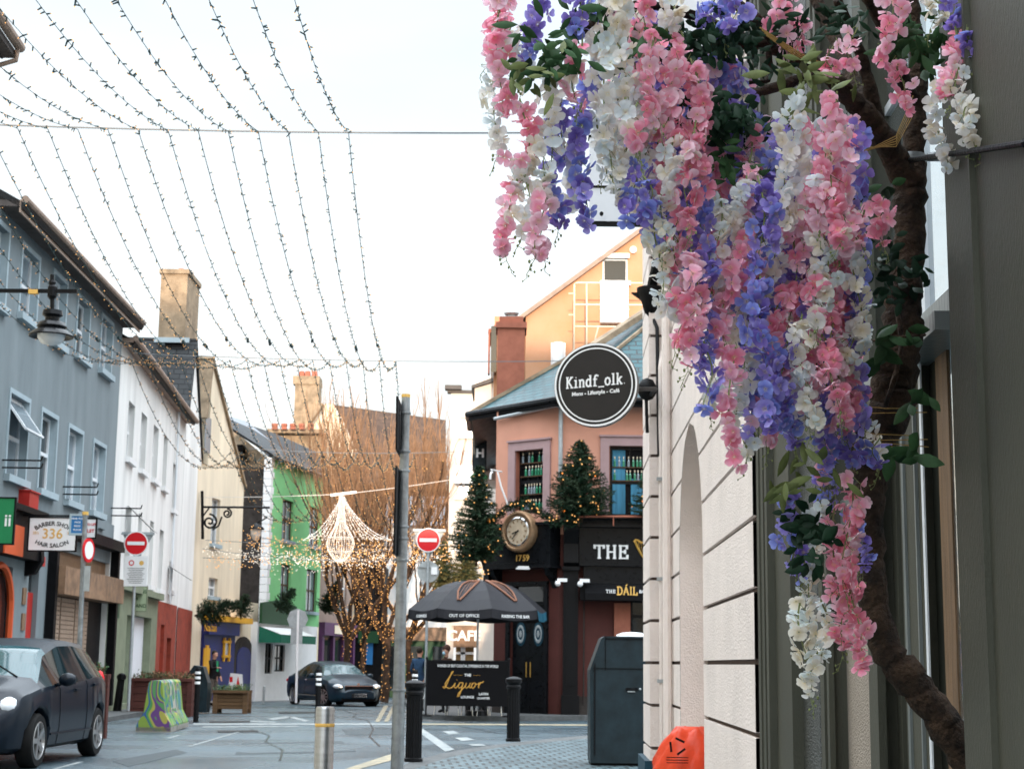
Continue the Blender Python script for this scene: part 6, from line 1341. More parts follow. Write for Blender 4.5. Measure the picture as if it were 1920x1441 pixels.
for k in range(8):
    mb = MB(); n = 6
    for i in range(n):
        for j in range(n):
            a, b, c, d = cpt(k, i / n, j / n), cpt(k, (i + 1) / n, j / n), cpt(k, (i + 1) / n, (j + 1) / n), cpt(k, i / n, (j + 1) / n); mb.add([a, b, c, d], [(0, 1, 2, 3)] if j else [(1, 2, 3)] if False else [(0, 1, 2, 3)])
    blue = k == 7
    pn = mb.build('canopy_panel', 'canopy', t, True)
    mb = MB(); n = 8
    for i in range(n):
        def vp(f, l): 
            q = cpt(k, f, 1); rad = (q - cxy); rad.z = 0; rad.normalize(); return q - Z * l * .22 + rad * .02 * l + rad * .02 * math.sin(f * 18 + k) * l
        mb.quad(vp(i / n, 0), vp((i + 1) / n, 0), vp((i + 1) / n, 1), vp(i / n, 1))
    mb.build('valance', 'canopy_blue' if blue else 'canopy', t, True)
    u = (tips[(k + 1) % 8] - tips[k]); mid = cpt(k, .5, 1)
    if u.x > .3:
        o = mid - Z * .12 + u.normalized().cross(Z) * .06; txt = {4: 'GUINNESS', 5: 'OUT OF OFFICE', 6: 'RAISING THE BAR', 7: 'GUINNESS'}.get(k % 8, 'GUINNESS')
        mb = MB(); mb.text(txt, o, u, Z, .075, bold=.01); mb.build('valance_lettering', 'white_clean', t)
    if k in (5, 6):
        mb = MB(); fl = (lambda f: f) if k == 6 else (lambda f: 1 - f)
        cn_ = (tips[k] + tips[(k + 1) % 8]) / 2 - cxy; cn_.z = .9; cn_.normalize()
        def hp_(f, s_): return cpt(k, fl(f), s_) + cn_ * .025
        def lp_(pts, r0_): 
            o_ = []
            for (a, b), (c, d) in zip(pts, pts[1:]): o_ += [hp_(a + (c - a) * q / 5, b + (d - b) * q / 5) for q in range(5)]
            mb.tube(o_ + [hp_(*pts[-1])], r0_, 5)
        lp_([(.20, .30), (.30, .25), (.48, .33), (.68, .29), (.80, .34)], .026); lp_([(.80, .34), (.84, .5), (.80, .68), (.70, .84)], .022); lp_([(.20, .30), (.30, .42), (.52, .66), (.66, .84)], .026)
        for q in range(4): lp_([(.36 + .11 * q, .33), (.44 + .09 * q, .50 + .09 * q)], .006)
        mb.build('harp_print', 'copper_print', t)
mb = MB(); mb.tube([base, apx + Z * .06], .028, 10)
for q in tips: mb.tube([apx - Z * .35, q.lerp(apx, .5) - Z * .0 + Z * .05], .01, 4)
mb.build('pole', 'white_paint', t); mb = MB(); mb.cyl(base, base + Z * .12, .3, .26, 20); mb.build('foot', 'iron', t)
# banner windbreak
D = 39.6; b0, b1 = P(800, 1332, D), P(952, 1332, D); zt = P(876, 1238, D).z; zb = P(876, 1323, D).z; zg = gz(D) + .12
t = thing('windbreak_banner', 'black lounge banner stretched between posts in front of the pub tables', 'banner', ((b0.x + b1.x) / 2, D, zg))
mb = MB(); mb.box(((b0.x + b1.x) / 2, D, (zt + zb) / 2), (b1.x - b0.x, .02, zt - zb)); mb.build('cloth', 'banner', t)
for x in (b0.x - .02, b1.x + .02): mb = MB(); mb.tube([(x, D, zg), (x, D, zt + .03)], .022, 8); mb.ball((x, D, zt + .05), .035, 8); mb.box((x, D, zg + .015), (.3, .3, .03)); mb.build('post', 'black_gloss', t)
mb = MB(); mb.bar((b0.x, D, zt), (b1.x, D, zt), .025); mb.build('rail', 'black_gloss', t)
xm = (b0.x + b1.x) / 2; yb = D - .012; pz = lambda py: P(876, py, D).z
mb = MB(); mb.text('WINNER OF BEST COCKTAIL EXPERIENCE IN THE WORLD', (xm, yb, pz(1248)), X * 1, Z, .068, bold=.01)
for i in range(len(mb.v)): mb.v[i].x = xm + (mb.v[i].x - xm) * .60
mb.text('THE', (xm, yb, pz(1265)), X, Z, .065, bold=.03); mb.text('LOUNGE', (xm, yb, pz(1306)), X, Z, .058, bold=.02)
mb.build('lettering', 'white_clean', t); mb = MB(); mb.text('LATIN', (P(926, 1, D).x, yb, pz(1300)), X, Z, .06, bold=.02); mb.text('QUARTER', (P(926, 1, D).x, yb, pz(1308)), X, Z, .05, bold=.02)
mb.build('lettering', 'white_clean', t); mb = MB(); mb.lathe((P(816, 1, D).x, yb, pz(1304)), [(.11, .0), (.095, .0)], 24, (X, Z, Vector((0, -1, 0)))); mb.lathe((P(816, 1, D).x, yb, pz(1304)), [(.07, .0), (.0, .0)], 10, (X, Z, Vector((0, -1, 0)))); mb.build('lettering', 'white_clean', t)
def script_l(mb, o, h, r):
    K = h
    def s(*q): mb.tube([o + Vector((x * K, 0, y * K)) for x, y in q], r, 5)
    s((-1.05, .0), (-1.25, .1), (-1.3, .3), (-1.15, .55), (-.85, 1.0), (-.75, 1.15), (-.85, 1.1), (-1.05, .6), (-1.25, .1), (-1.35, 0), (-1.45, .1), (-1.3, .12), (-1.05, .0), (-.85, .05), (-.72, .2))
    s((-.72, .2), (-.62, .38), (-.68, .1), (-.6, .02), (-.45, .15), (-.3, .38)); s((-.52, .55), (-.5, .57))
    s((-.1, .38), (-.3, .38), (-.42, .15), (-.35, .02), (-.2, .1), (-.08, .38), (-.2, -.1), (-.35, -.5), (-.45, -.55), (-.4, -.35), (-.1, .0), (.05, .15))
    s((.05, .15), (.14, .38), (.06, .1), (.14, .02), (.3, .15), (.4, .38), (.32, .08), (.42, .05)); s((.42, .05), (.55, .3), (.68, .4), (.52, .35), (.48, .1), (.58, .02), (.72, .15), (.76, .35), (.66, .4))
    s((.76, .3), (.9, .3), (1.0, .42), (.96, .15), (.98, .05)); s((.98, .2), (1.1, .4), (1.22, .42), (1.3, .5))
mb = MB(); script_l(mb, Vector((xm - .08, yb - .004, pz(1290))), .36, .012); mb.bar((xm - .35, yb, pz(1265)), (xm - .14, yb, pz(1265)), .004); mb.bar((xm + .14, yb, pz(1265)), (xm + .3, yb, pz(1265)), .004); mb.build('script_lettering', 'script_gold', t)
for i, x in enumerate((825, 850, 876, 905, 930)):
    q = P(x, 1330, D + .8); t = thing('bar_stool', ['stool furthest left behind the banner', 'second stool from the left behind the banner', 'middle stool behind the black banner', 'stool right of the parasol pole behind the banner', 'stool furthest right behind the black banner'][i] + ', only its legs showing', 'stool', (q.x, q.y, zg), 'stools hidden behind the lounge banner')
    mb = MB(); mb.lathe((q.x, q.y, zg + .72), [(0, 0), (.17, 0), (.18, .03), (0, .04)], 14); mb.build('seat', 'brown_wood', t)
    for k in range(4): an = math.pi / 4 + k * math.pi / 2; mb = MB(); mb.tube([(q.x + .2 * math.cos(an), q.y + .2 * math.sin(an), zg), (q.x + .1 * math.cos(an), q.y + .1 * math.sin(an), zg + .72)], .013, 6); mb.build('leg', 'chrome', t)
# cabinet on the near pavement
p = G(1160, 1433, .05); D = p.y; x0, x1 = P(1106, 1300, D).x, P(1220, 1300, D).x + .06; zt = P(1150, 1192, D).z
t = thing('utility_cabinet', 'dark grey compactor style litter cabinet with a slanted hatch on the near pavement', 'litter bin', ((x0 + x1) / 2, D, .05))
z1 = P(1106, 1255, D).z; mb = MB(); DY = .7
prof = [(x0 + .01, .07), (x1, .07), (x1, zt), (x0 + .18, zt), (x0 + .14, zt - .03), (x0, z1), (x0, z1 - .05)]
bm_ = [Vector((x, D, z)) for x, z in prof]; mb.prism(bm_, (0, DY, 0)); mb.build('casing', 'cabinet', t)
mb = MB(); mb.box(((x0 + x1) / 2 + .02, D - .004, z1 + .02), (x1 - x0 - .03, .012, .008)); mb.box((x0 + .19, D - .004, (z1 + zt) / 2), (.008, .012, zt - z1)); mb.box(((x0 + x1) / 2 + .09, D - .006, zt - .03), (x1 - x0 - .2, .014, .012)); mb.build('panel_gap', 'black_matt', t)
mb = MB(); mb.box((x0 + .06, D - .01, .72), (.015, .02, 1.1)); mb.build('hinge_strip', 'iron', t)
mb = MB(); q = P(1185, 1291, D); mb.box((q.x, D - .008, q.z), (.15, .02, .03)); mb.build('handle', 'black_gloss', t)
mb = MB(); mb.box((q.x - .01, D - .010, q.z - .03), (.09, .012, .012)); mb.ball((q.x + .1, D, q.z), .016, 8); mb.build('lock_plate', 'pale_steel', t)
mb = MB(); q = P(1185, 1190, D); mb.lathe((q.x + .02, D + .3, zt - .01), [(.2, 0), (.19, .035), (.12, .06), (0, .07)], 20, (X, Vector((0, 1, 0)), Z)); mb.build('domed_top', 'pvc', t, True)
mb = MB(); mb.box(((x0 + x1) / 2, D + DY / 2, .045), (x1 - x0 - .04, DY - .06, .06)); mb.build('base', 'black_matt', t)
# orange refuse bag against the wall
def bag():
    D = 12.3; c = P(1278, 1415, D); t = thing('refuse_bag', 'bright orange recycling sack slumped against the niche', 'bag', (c.x, D, .05)); rnd = random.Random(5)
    mb = MB(); n, k = 40, 26; top = P(1290, 1366, D).z; H = top - .03; vs = []
    for j in range(k + 1):
        v = j / k; z = .03 + H * v
        r_ = .30 * (math.sin(math.pi * (v * .80 + .12)) ** .55) * (1 - .12 * v)
        for i in range(n):
            a = 2 * math.pi * i / n; f = 1 + .05 * math.sin(5 * a + 7 * v) + .045 * math.sin(9 * a - 11 * v + 2) + .03 * math.sin(17 * a + 5 * v * 6)
            if v > .8: f *= 1 + .10 * math.sin(8 * a) * (v - .8) * 5
            vs.append((c.x + .03 + r_ * f * math.cos(a) + .05 * v, D + .05 + r_ * f * math.sin(a) * .8, z + .02 * math.sin(6 * a + 3) * v))
    mb.add(vs, [(j * n + i, j * n + (i + 1) % n, (j + 1) * n + (i + 1) % n, (j + 1) * n + i) for j in range(k) for i in range(n)] + [tuple(k * n + i for i in range(n))]); mb.build('sack', 'bag_orange', t, True)
    mb = MB(); q = P(1270, 1398, D - .33); s_ = .06
    for j in range(3):
        a = 2 * math.pi * j / 3 + .5; b_ = a + 1.3; mb.bar(q + Vector((math.cos(a), 0, math.sin(a))) * s_, q + Vector((math.cos(b_), 0, math.sin(b_))) * s_, .016, .004, up=(0, 1, 0))
    for y in (1419, 1424, 1429): z = P(1270, y, D - .33); mb.box(z, (.16, .003, .006))
    mb.build('recycling_print', 'black_matt', t)
bag()
# leaning dark red board by the pub
p = G(1100, 1334, .12); t = thing('leaning_board', 'narrow red brown folding board leaning near the pub pilaster', 'sign', p); mb = MB(); a = P(1107, 1264, p.y); mb.prism([p + Vector((-.06, 0, 0)), p + Vector((.02, 0, 0)), a + Vector((.03, 0, 0)), a + Vector((-.05, 0, 0))], (0, .5, 0)); mb.build('board', 'wall_red', t)
# ============================================================= PEOPLE
def person(label, loc, rot, J, cloth, trousers, hairc, extras=None, scale=1, waist=.86, neckz=1.47):
    t = thing('person', label, 'person', (0, 0, 0))
    V = []; E = []; Rr = []
    def v(p, r): V.append(p); Rr.append(r if isinstance(r, tuple) else (r, r)); return len(V) - 1
    pel = v((0, 0, .95), (.15, .12)); sp_ = v((0, 0, 1.13), (.15, .115)); ch = v((.0, 0, 1.34), (.17, .12)); nb = v((.0, 0, 1.46), .07); nk = v((.015, 0, 1.53), .055); h1 = v((.03, 0, 1.60), .078); h2 = v((.03, 0, 1.69), .088); h3 = v((.02, 0, 1.745), .055)
    nose = v((.125, 0, 1.62), .016)
    E += [(pel, sp_), (sp_, ch), (ch, nb), (nb, nk), (nk, h1), (h1, h2), (h2, h3), (h1, nose)]
    for s, k in ((1, 'l'), (-1, 'r')):
        sh = v((0, .17 * s, 1.41), .068); el = v(J[k + 'e'], .048); wr = v(J[k + 'w'], .034); E += [(ch, sh), (sh, el), (el, wr)]
        d = (Vector(J[k + 'w']) - Vector(J[k + 'e'])).normalized(); palm = Vector(J[k + 'w']) + d * .07; pi_ = v(tuple(palm), (.038, .02)); E.append((wr, pi_))
        side = d.cross(Vector((0, 0, 1))); side = side.normalized() if side.length > .1 else Vector((0, 1, 0))
        for f in range(4):
            b0_ = palm + side * (.027 - .018 * f); L_ = (.035, .042, .039, .030)[f]; a_ = v(tuple(b0_ + d * L_ * .9), .0095); b_ = v(tuple(b0_ + d * L_ * 1.9 + Vector((0, 0, -.012 - .006 * f))), .008); E += [(pi_, a_), (a_, b_)]
        th = v(tuple(Vector(J[k + 'w']) + d * .04 + side * .045 + Vector((0, 0, .01))), .0095); E.append((wr, th))
        hp_ = v((0, .09 * s, .88), .10); kn = v(J[k + 'k'], .07); an = v(J[k + 'a'], .045); to = v((J[k + 'a'][0] + .17, J[k + 'a'][1], .035), .04); E += [(pel, hp_), (hp_, kn), (kn, an), (an, to)]
    me = bpy.data.meshes.new('body'); me.from_pydata(V, E, []); ob = bpy.data.objects.new('body', me); sc.collection.objects.link(ob)
    md = ob.modifiers.new('s', 'SKIN'); ob.modifiers.new('u', 'SUBSURF').levels = 2
    for i, sv in enumerate(me.skin_vertices[0].data): sv.radius = Rr[i]; sv.use_root = (i == 0)
    me2 = bpy.data.meshes.new_from_object(ob.evaluated_get(bpy.context.evaluated_depsgraph_get())); bpy.data.objects.remove(ob)
    for k in ('skin', cloth, trousers, 'black_matt'): me2.materials.append(M[k])
    wl_, wr_ = Vector(J['lw']), Vector(J['rw'])
    for pl in me2.polygons:
        c = pl.center; mi = 1
        if c.z < waist: mi = 2
        if c.z < .09: mi = 3
        if c.z > neckz + .03: mi = 0
        for q, e in ((wl_, Vector(J['le'])), (wr_, Vector(J['re']))):
            d = (q - e).normalized()
            if (c - q).dot(d) > -.01 and (c - q).length < .22: mi = 0
        pl.material_index = mi; pl.use_smooth = True
    b = bpy.data.objects.new('body', me2); sc.collection.objects.link(b); b.parent = t
    mb = MB(); mb.ball((-.002, 0, 1.695), .098, 14, (1.0, .88, 1.02)); mb.build('hair', hairc, t, True)
    mb = MB()
    for s in (-1, 1): mb.ball((.112, .032 * s, 1.655), .010, 8)
    mb.box((.118, 0, 1.575), (.006, .045, .008)); mb.build('facial_features', 'hair', t)
    mb = MB()
    for s in (-1, 1): mb.ball((.03, .088 * s, 1.64), .024, 8, (.7, .35, 1.2))
    mb.build('ears', 'skin', t, True)
    if extras: extras(t)
    t.location = loc; t.rotation_euler.z = rot; t.scale = (scale,) * 3; return t
Js = dict(le=(-.03, .25, 1.16), lw=(.08, .25, .93), re=(.10, -.23, 1.20), rw=(.33, -.20, 1.22), lk=(.03, .10, .5), la=(-.02, .11, .09), rk=(.03, -.11, .5), ra=(-.04, -.12, .09))
def shirt(t):
    mb = MB(); mb.prism([(.135, -.05, 1.44), (.135, .05, 1.44), (.15, .045, 1.1), (.15, -.045, 1.1)], (.012, 0, 0)); mb.build('shirt_front', 'cloth_green', t)
    mb = MB(); mb.tube([(-.02, -.19, 1.38), (.11, -.1, 1.42), (.14, -.07, 1.2), (.145, -.075, .86)], .018, 5); mb.tube([(-.02, .19, 1.38), (.11, .1, 1.42), (.14, .07, 1.2), (.145, .075, .86)], .018, 5); mb.build('jacket_edge', 'cloth_black', t)
person('person in black jacket and green shirt standing with one hand held out', G(398, 1322, .05), R(-30), Js, 'cloth_black', 'cloth_grey', 'hair', shirt)
Jd = dict(le=(-.02, .24, 1.15), lw=(.12, .2, .98), re=(-.02, -.24, 1.15), rw=(.12, -.2, .98), lk=(.03, .09, .5), la=(0, .1, .09), rk=(.03, -.09, .5), ra=(0, -.1, .09))
def beanie(t):
    mb = MB(); mb.ball((.0, 0, 1.72), .112, 14, (1, .95, .95)); mb.build('woollen_hat', 'cloth_brown', t, True)
    mb = MB(); mb.ball((.085, 0, 1.595), .062, 12, (.7, .95, .9)); mb.build('face_mask', 'mask_blue', t, True)
q = P(836, 1300, 44); person('person in woollen hat and pale blue face mask standing behind the banner', (q.x, 44, gz(44) + .1), R(-140), Jd, 'cloth_brown', 'cloth_black', 'hair', beanie)
q = P(785, 1300, 46); person('person in dark blue jacket with their back turned near the lit tree', (q.x, 46, gz(46) + .1), R(70), Jd, 'cloth_navy', 'cloth_black', 'hair')
q = P(884, 1300, 43.6); Jx = dict(Jd); person('person sitting low in dark clothes behind the banner left of the parasol pole', (q.x - .0, 43.6, gz(44) - .42), R(-100), Jd, 'cloth_brown', 'cloth_black', 'hair')
q = P(903, 1300, 43.4); person('person sitting low in navy clothes behind the banner right of the parasol pole', (q.x, 43.4, gz(44) - .40), R(-60), Jd, 'cloth_navy', 'cloth_black', 'hair')
# ============================================================= WALL MOUNTED CHRISTMAS TREES
def conifer(label, base, axis, H, Rm, seed, bulbs=60, mats=('needle', 'leaf_dark'), group='christmas trees fixed to the walls', tail=0):
    rnd = random.Random(seed); base = Vector(base); ax = Vector(axis).normalized(); sx_ = ax.orthogonal().normalized(); sy_ = ax.cross(sx_)
    t = thing('christmas_tree', label, 'christmas tree', base, group)
    mb = MB(); mb.tube([base - ax * .15, base + ax * H * .98], .03, 6, rr=[.035, .008]); mb.build('trunk', 'bark_warm', t)
    mb = MB(); n = int(190 * H * (Rm / .7)); spots = []
    for k in range(n):
        v = (k + rnd.random()) / n; v = v ** 1.15; a = rnd.uniform(0, 2 * math.pi); L = Rm * (1 - v) ** .8 * rnd.uniform(.65, 1.12) + .06
        if v < .12: L *= .55 + v * 3.7
        r_ = sx_ * math.cos(a) + sy_ * math.sin(a); p0 = base + ax * H * v; d = (r_ + ax * rnd.uniform(.1, .5)).normalized(); p1 = p0 + d * L; p1.z -= L * .16
        mb.m(rnd.choice([0, 0, 1]))
        m_ = max(4, int(L / .045))
        for i in range(m_):
            f = (i + .7) / m_; c = p0.lerp(p1, f)
            for j in range(4):
                e = (d * .6 + Vector((rnd.gauss(0, .6), rnd.gauss(0, .6), rnd.gauss(0, .5)))).normalized() * rnd.uniform(.05, .10); w_ = e.cross(Vector((rnd.gauss(0, 1), rnd.gauss(0, 1), rnd.gauss(0, 1)))).normalized() * .012
                mb.add([c - w_, c + w_, c + e + w_ * .3, c + e - w_ * .3], [(0, 1, 2, 3)])
        spots.append(p0.lerp(p1, rnd.uniform(.6, 1.02)))
    mb.build('foliage', list(mats), t)
    if bulbs:
        mb = MB()
        for _ in range(bulbs): mb.ball(rnd.choice(spots) + Vector((0, -.03, 0)), .022, 6)
        if tail:
            for k in range(14): mb.ball(base + Vector((rnd.uniform(.1, .35), -.3, -rnd.uniform(0, tail))), .02, 6)
        tag(mb.build('fairy_bulbs', 'bulb_warm', t), kind='stuff')
    return t
b = P(893, 1050, 43.0); conifer('christmas tree bristling at the left corner of the pub above the parasol', b, (.02, -.05, 1), 2.5, .85, 1, 60, tail=.5)
b = P(1090, 968, 42.5); conifer('christmas tree with warm bulbs between the two pub windows', b, (-.03, -.05, 1), 2.0, 1.02, 2, 55)
b = P(1220, 968, 42.4); conifer('christmas tree half hidden by the pink wall corner', b, (-.02, -.05, 1), 1.3, .6, 3, 25)
q = FD.p(FD.hit(385, 1150)[0], P(385, 1150, 61).z, .1); conifer('wide christmas tree jutting from the cream pub wall above the yellow cornice', P(372, 1152, 59), (.85, -.3, .22), 1.75, .6, 4, 0, ('needle', 'leaf_dark'))
conifer('round christmas tree jutting from the wall above the blue arched door', P(452, 1150, 63), (.25, -.6, .65), 1.0, .5, 5, 0)
conifer('christmas tree fixed under the upper window of the green house', P(522, 1140, 67), (.5, -.3, .6), 1.1, .55, 6, 0)
conifer('small christmas tree behind the lit trunks on the taupe house', P(612, 1145, 74), (.3, -.4, .7), 1.6, .65, 8, 10)
# two firs on the cafe wall, sunlight put into their needle colour
conifer('fir coloured as sunlit on the white cafe wall, left one', P(832, 1100, 63), (.0, -.3, 1), 1.8, .7, 9, 20, ('needle_lit', 'needle'))
conifer('fir coloured as sunlit on the white cafe wall, right one', P(873, 1100, 63.5), (.0, -.3, 1), 1.8, .8, 10, 20, ('needle_lit', 'needle'))
# garland along the clock housing
t = thing('fir_garland', 'green fir garland with warm bulbs along the top of the clock housing', 'garland', P(980, 960, 42.8)); rnd = random.Random(21)
gp = [P(905, 985, 43.3), P(925, 972, 43.0), P(955, 948, 42.8), P(985, 938, 42.6), P(1015, 962, 42.3), P(1045, 976, 42.2), P(1085, 976, 42.2)]
mb = MB(); mb.tube(gp, .03, 5); mb.build('stem', 'bark_warm', t); mb = MB(); mg = MB()
for _ in range(1500):
    k = rnd.randrange(len(gp) - 1); c = gp[k].lerp(gp[k + 1], rnd.random()) + Vector((rnd.gauss(0, .04), rnd.gauss(0, .05), rnd.gauss(-.02, .07))); e = Vector((rnd.gauss(0, 1), rnd.gauss(-.3, .6), rnd.gauss(0, .7))).normalized() * .11; w_ = e.cross(Vector((rnd.random(), rnd.random(), rnd.random()))).normalized() * .013; mb.add([c - w_, c + w_, c + e + w_ * .3, c + e - w_ * .3], [(0, 1, 2, 3)])
for _ in range(34): k = rnd.randrange(len(gp) - 1); mg.ball(gp[k].lerp(gp[k + 1], rnd.random()) + Vector((0, -.14, rnd.gauss(0, .06))), .02, 6)
mb.build('foliage', 'leaf_dark', t); tag(mg.build('fairy_bulbs', 'bulb_warm', t), kind='stuff')
# ============================================================= BARE LIT TREES
def bare_tree(label, base, H, seed, limbs, spread=.34, twigs=True, scale=1.0):
    rnd = random.Random(seed); t = thing('lit_tree', label, 'tree', base, 'bare trees wrapped in lights'); base = Vector(base)
    tr = MB(); br = MB(); tw = MB(); li = []
    def grow(p, d, L, r, lvl):
        n = 5; pts = [p]; q = p.copy(); dd = d.copy()
        for i in range(n):
            dd = (dd + Vector((rnd.gauss(0, .10), rnd.gauss(0, .10), .05 + .04 * lvl))).normalized(); q = q + dd * L / n; pts.append(q.copy())
        r2 = r * .62
        (tr if lvl == 0 else br if lvl < 3 else tw).tube(pts, r, 8 if lvl == 0 else 5 if lvl < 3 else 3, lvl < 1, rr=[r + (r2 - r) * i / n for i in range(n + 1)])
        if lvl <= 2:
            m_ = int(L * (20 if lvl < 2 else 4.5))
            for _ in range(m_):
                k = rnd.randrange(n); c = pts[k].lerp(pts[k + 1], rnd.random()); a = rnd.uniform(0, 6.28); li.append(c + Vector((math.cos(a), math.sin(a), 0)) * (r + .02))
        if lvl == 4: return
        nb_ = [0, 6, 6, 8, 0][lvl] if lvl else 0
        if lvl == 0: nb_ = 0
        for k in range(nb_):
            f = rnd.uniform(.3, 1); i = min(n - 1, int(f * n)); b_ = pts[i].lerp(pts[i + 1], f * n - i)
            a = rnd.uniform(0, 6.28); sd = Vector((math.cos(a), math.sin(a), 0)); nd = (dd * 1.0 + sd * rnd.uniform(.35, .8) + Vector((0, 0, .35))).normalized()
            grow(b_, nd, L * rnd.uniform(.5, .72), r2 * .55, lvl + 1)
        if lvl: grow(pts[-1], dd, L * .66, r2, lvl + 1)
        return pts[-1], dd, r2
    e, dd, r2 = grow(base, Vector((rnd.gauss(0, .04), 0, 1)), H * .2, .17 * scale, 0)
    for a, tilt, f in limbs:
        tilt *= 1.22
        grow(base + Vector((0, 0, H * .2 * f)), Vector((math.sin(R(tilt)) * math.cos(R(a)), math.sin(R(tilt)) * math.sin(R(a)), math.cos(R(tilt)))), H * .36, .11 * scale, 1)
    tr.build('trunk', 'bark_warm', t); br.build('branches', 'bark_warm', t); tw.build('crown_twigs', 'twig', t)
    mb = MB()
    for p in li: mb.ball(p, .022, 4)
    tag(mb.build('fairy_bulbs', 'bulb_warm', t), kind='stuff'); return t
def gb(px, D): q = P(px, 1250, D); return Vector((q.x, D, gz(D) + .05))
bare_tree('lit bare tree with a forked trunk furthest left, leaning over the green house', gb(652, 70), 13.6, 11, [(170, 24, .9), (185, 13, 1), (20, 14, 1), (90, 25, .8), (0, 38, .9)])
bare_tree('slim lit bare tree in front of the dark shop', gb(683, 73), 13.6, 12, [(180, 12, 1), (10, 20, 1), (100, 30, .9)], scale=.8)
bare_tree('lit bare tree in line with the tall grey post', gb(722, 66), 12.8, 13, [(175, 22, .9), (0, 12, 1), (10, 42, 1), (270, 25, 1)])
bare_tree('lit bare tree furthest right beside the parasol', gb(766, 70), 13.2, 14, [(180, 30, 1), (0, 22, .9), (20, 38, 1), (80, 20, 1)])
# ============================================================= FAIRY LIGHT NET OVER THE STREET
WD = [3.0, 21.0, 39.0, 57.0, 75.0]; WH_ = [8.45, 8.38, 8.58, 8.6, 8.4]
def bulb(mb, c, d, L, w_):
    s_ = d.orthogonal().normalized() * w_; q = d.cross(s_).normalized() * w_; e = c + d * L
    mb.m(0); mb.add([c + s_, c + q, c - s_, c - q, e + s_ * .7, e + q * .7, e - s_ * .7, e - q * .7], [(0, 1, 5, 4), (1, 2, 6, 5), (2, 3, 7, 6), (3, 0, 4, 7)])
    mb.m(1); t_ = e + d * w_ * 1.6; mb.add([e + s_ * .7, e + q * .7, e - s_ * .7, e - q * .7, t_], [(0, 1, 4), (1, 2, 4), (2, 3, 4), (3, 0, 4)])
rnd = random.Random(99)
names = ['first', 'second', 'third', 'fourth', 'fifth', 'sixth', 'seventh', 'eighth', 'ninth', 'tenth', 'eleventh', 'twelfth', 'thirteenth', 'fourteenth', 'fifteenth', 'sixteenth', 'seventeenth']
for i in range(17):
    x0 = -2.28 - .412 * i; lab = 'string of fairy lights over the street, %s counted from the right' % names[i]
    t = thing('fairy_light_string', lab, 'string lights', (x0, 21, 8.2), 'parallel strings of fairy lights over the street')
    wr_, bl_, cn = MB(), MB(), MB()
    for k in range(4):
        y0, y1, h0, h1 = WD[k], WD[k + 1], WH_[k], WH_[k + 1]; xa, xb = x0 - .6 * (y0 - 21) / 18, x0 - .6 * (y1 - 21) / 18
        if k == 3: xb = xa
        sag = (1.25, 1.22, 1.35, 1.5)[k] + rnd.uniform(-.12, .12)
        def q_(f): return Vector((xa + (xb - xa) * f, y0 + (y1 - y0) * f, h0 + (h1 - h0) * f - 4 * sag * f * (1 - f)))
        n = 26; wr_.tube([q_(j / n) for j in range(n + 1)], (.0045, .0065, .009, .012)[k], 3, False)
        f = rnd.uniform(0, .01); stp = (.0115, .0115, .013, .018)[k]
        while f < 1:
            c = q_(f); d = Vector((rnd.gauss(0, 1), rnd.gauss(0, .35), rnd.gauss(0, 1))).normalized(); s_ = (1, 1, 1.25, 1.5)[k] * (1.25 if rnd.random() < .1 else 1); bulb(bl_, c, d, .050 * s_, .0095 * s_)
            if rnd.random() < .25: d = Vector((rnd.gauss(0, 1), rnd.gauss(0, .35), rnd.gauss(0, 1))).normalized(); bulb(bl_, c, d, .050 * s_, .0095 * s_)
            f += stp * rnd.uniform(.3, 1.7)
        c = q_(.495); cn = MB(); cn.bar(c, q_(.51) + Vector((rnd.gauss(0, .02), 0, rnd.gauss(0, .02))), .045); cn.build('connector', 'cable', t)
    wr_.build('wire', 'cable', t); tag(bl_.build('fairy_bulbs', ['cable', 'bulb_glow'], t), kind='stuff')
for k, lab in ((1, 'steel span wire nearest the camera carrying the fairy lights'), (2, 'span wire just above the round cafe sign carrying fairy lights'), (3, 'span wire above the lit trees carrying fairy lights')):
    xr = P(1215, 690, 39).x if k == 2 else 3.5 if k == 1 else P(890, 1, 57).x
    mb = MB(); D = WD[k]; pts = [Vector((-9.4 + (xr + 9.4) * j / 12, D, WH_[k] + .02 + .12 * abs(j / 6 - 1) ** 2 - (.02 if k == 1 else 0))) for j in range(13)]; mb.tube(pts, .013, 4)
    tag(mb.build('span_wire', 'wire_grey', base=pts[0]), lab, 'wire', 'span wires across the street')
# warm garlands strung low across the street in front of the green house
def garland(label, p, q, sag, n, mk, r=.02, jit=.12, drops=0):
    p, q = Vector(p), Vector(q); t = thing('light_garland', label, 'string lights', p, 'warm garlands strung low across the street'); w_, b_ = MB(), MB()
    def pt(f): return p.lerp(q, f) - Z * 4 * sag * f * (1 - f)
    w_.tube([pt(j / 20) for j in range(21)], .012, 4, False)
    for j in range(n): c = pt(rnd.random()) + Vector((rnd.gauss(0, .05), rnd.gauss(0, .2), rnd.gauss(-jit * .5, jit))); b_.ball(c, r, 4)
    for j in range(drops): f = rnd.random(); c = pt(f); L = rnd.uniform(.2, .8); w_.tube([c, c - Z * L], .006, 3, False); [b_.ball(c - Z * L * rnd.random(), r, 4) for _ in range(3)]
    w_.build('wire', 'wire_grey', t); tag(b_.build('fairy_bulbs', mk, t), kind='stuff')
garland('pale warm garland at first floor height before the cream house', P(380, 1028, 52), P(830, 1045, 52), .22, 260, 'bulb_white', .018, .10)
garland('golden garland just below the pale one', P(380, 1045, 55), P(840, 1040, 56), .12, 240, 'bulb_warm', .022, .14)
garland('loose golden garland over the junction in front of the lit trees', P(460, 1000, 60), P(840, 1020, 60), .35, 420, 'bulb_warm', .022, .30, 40)
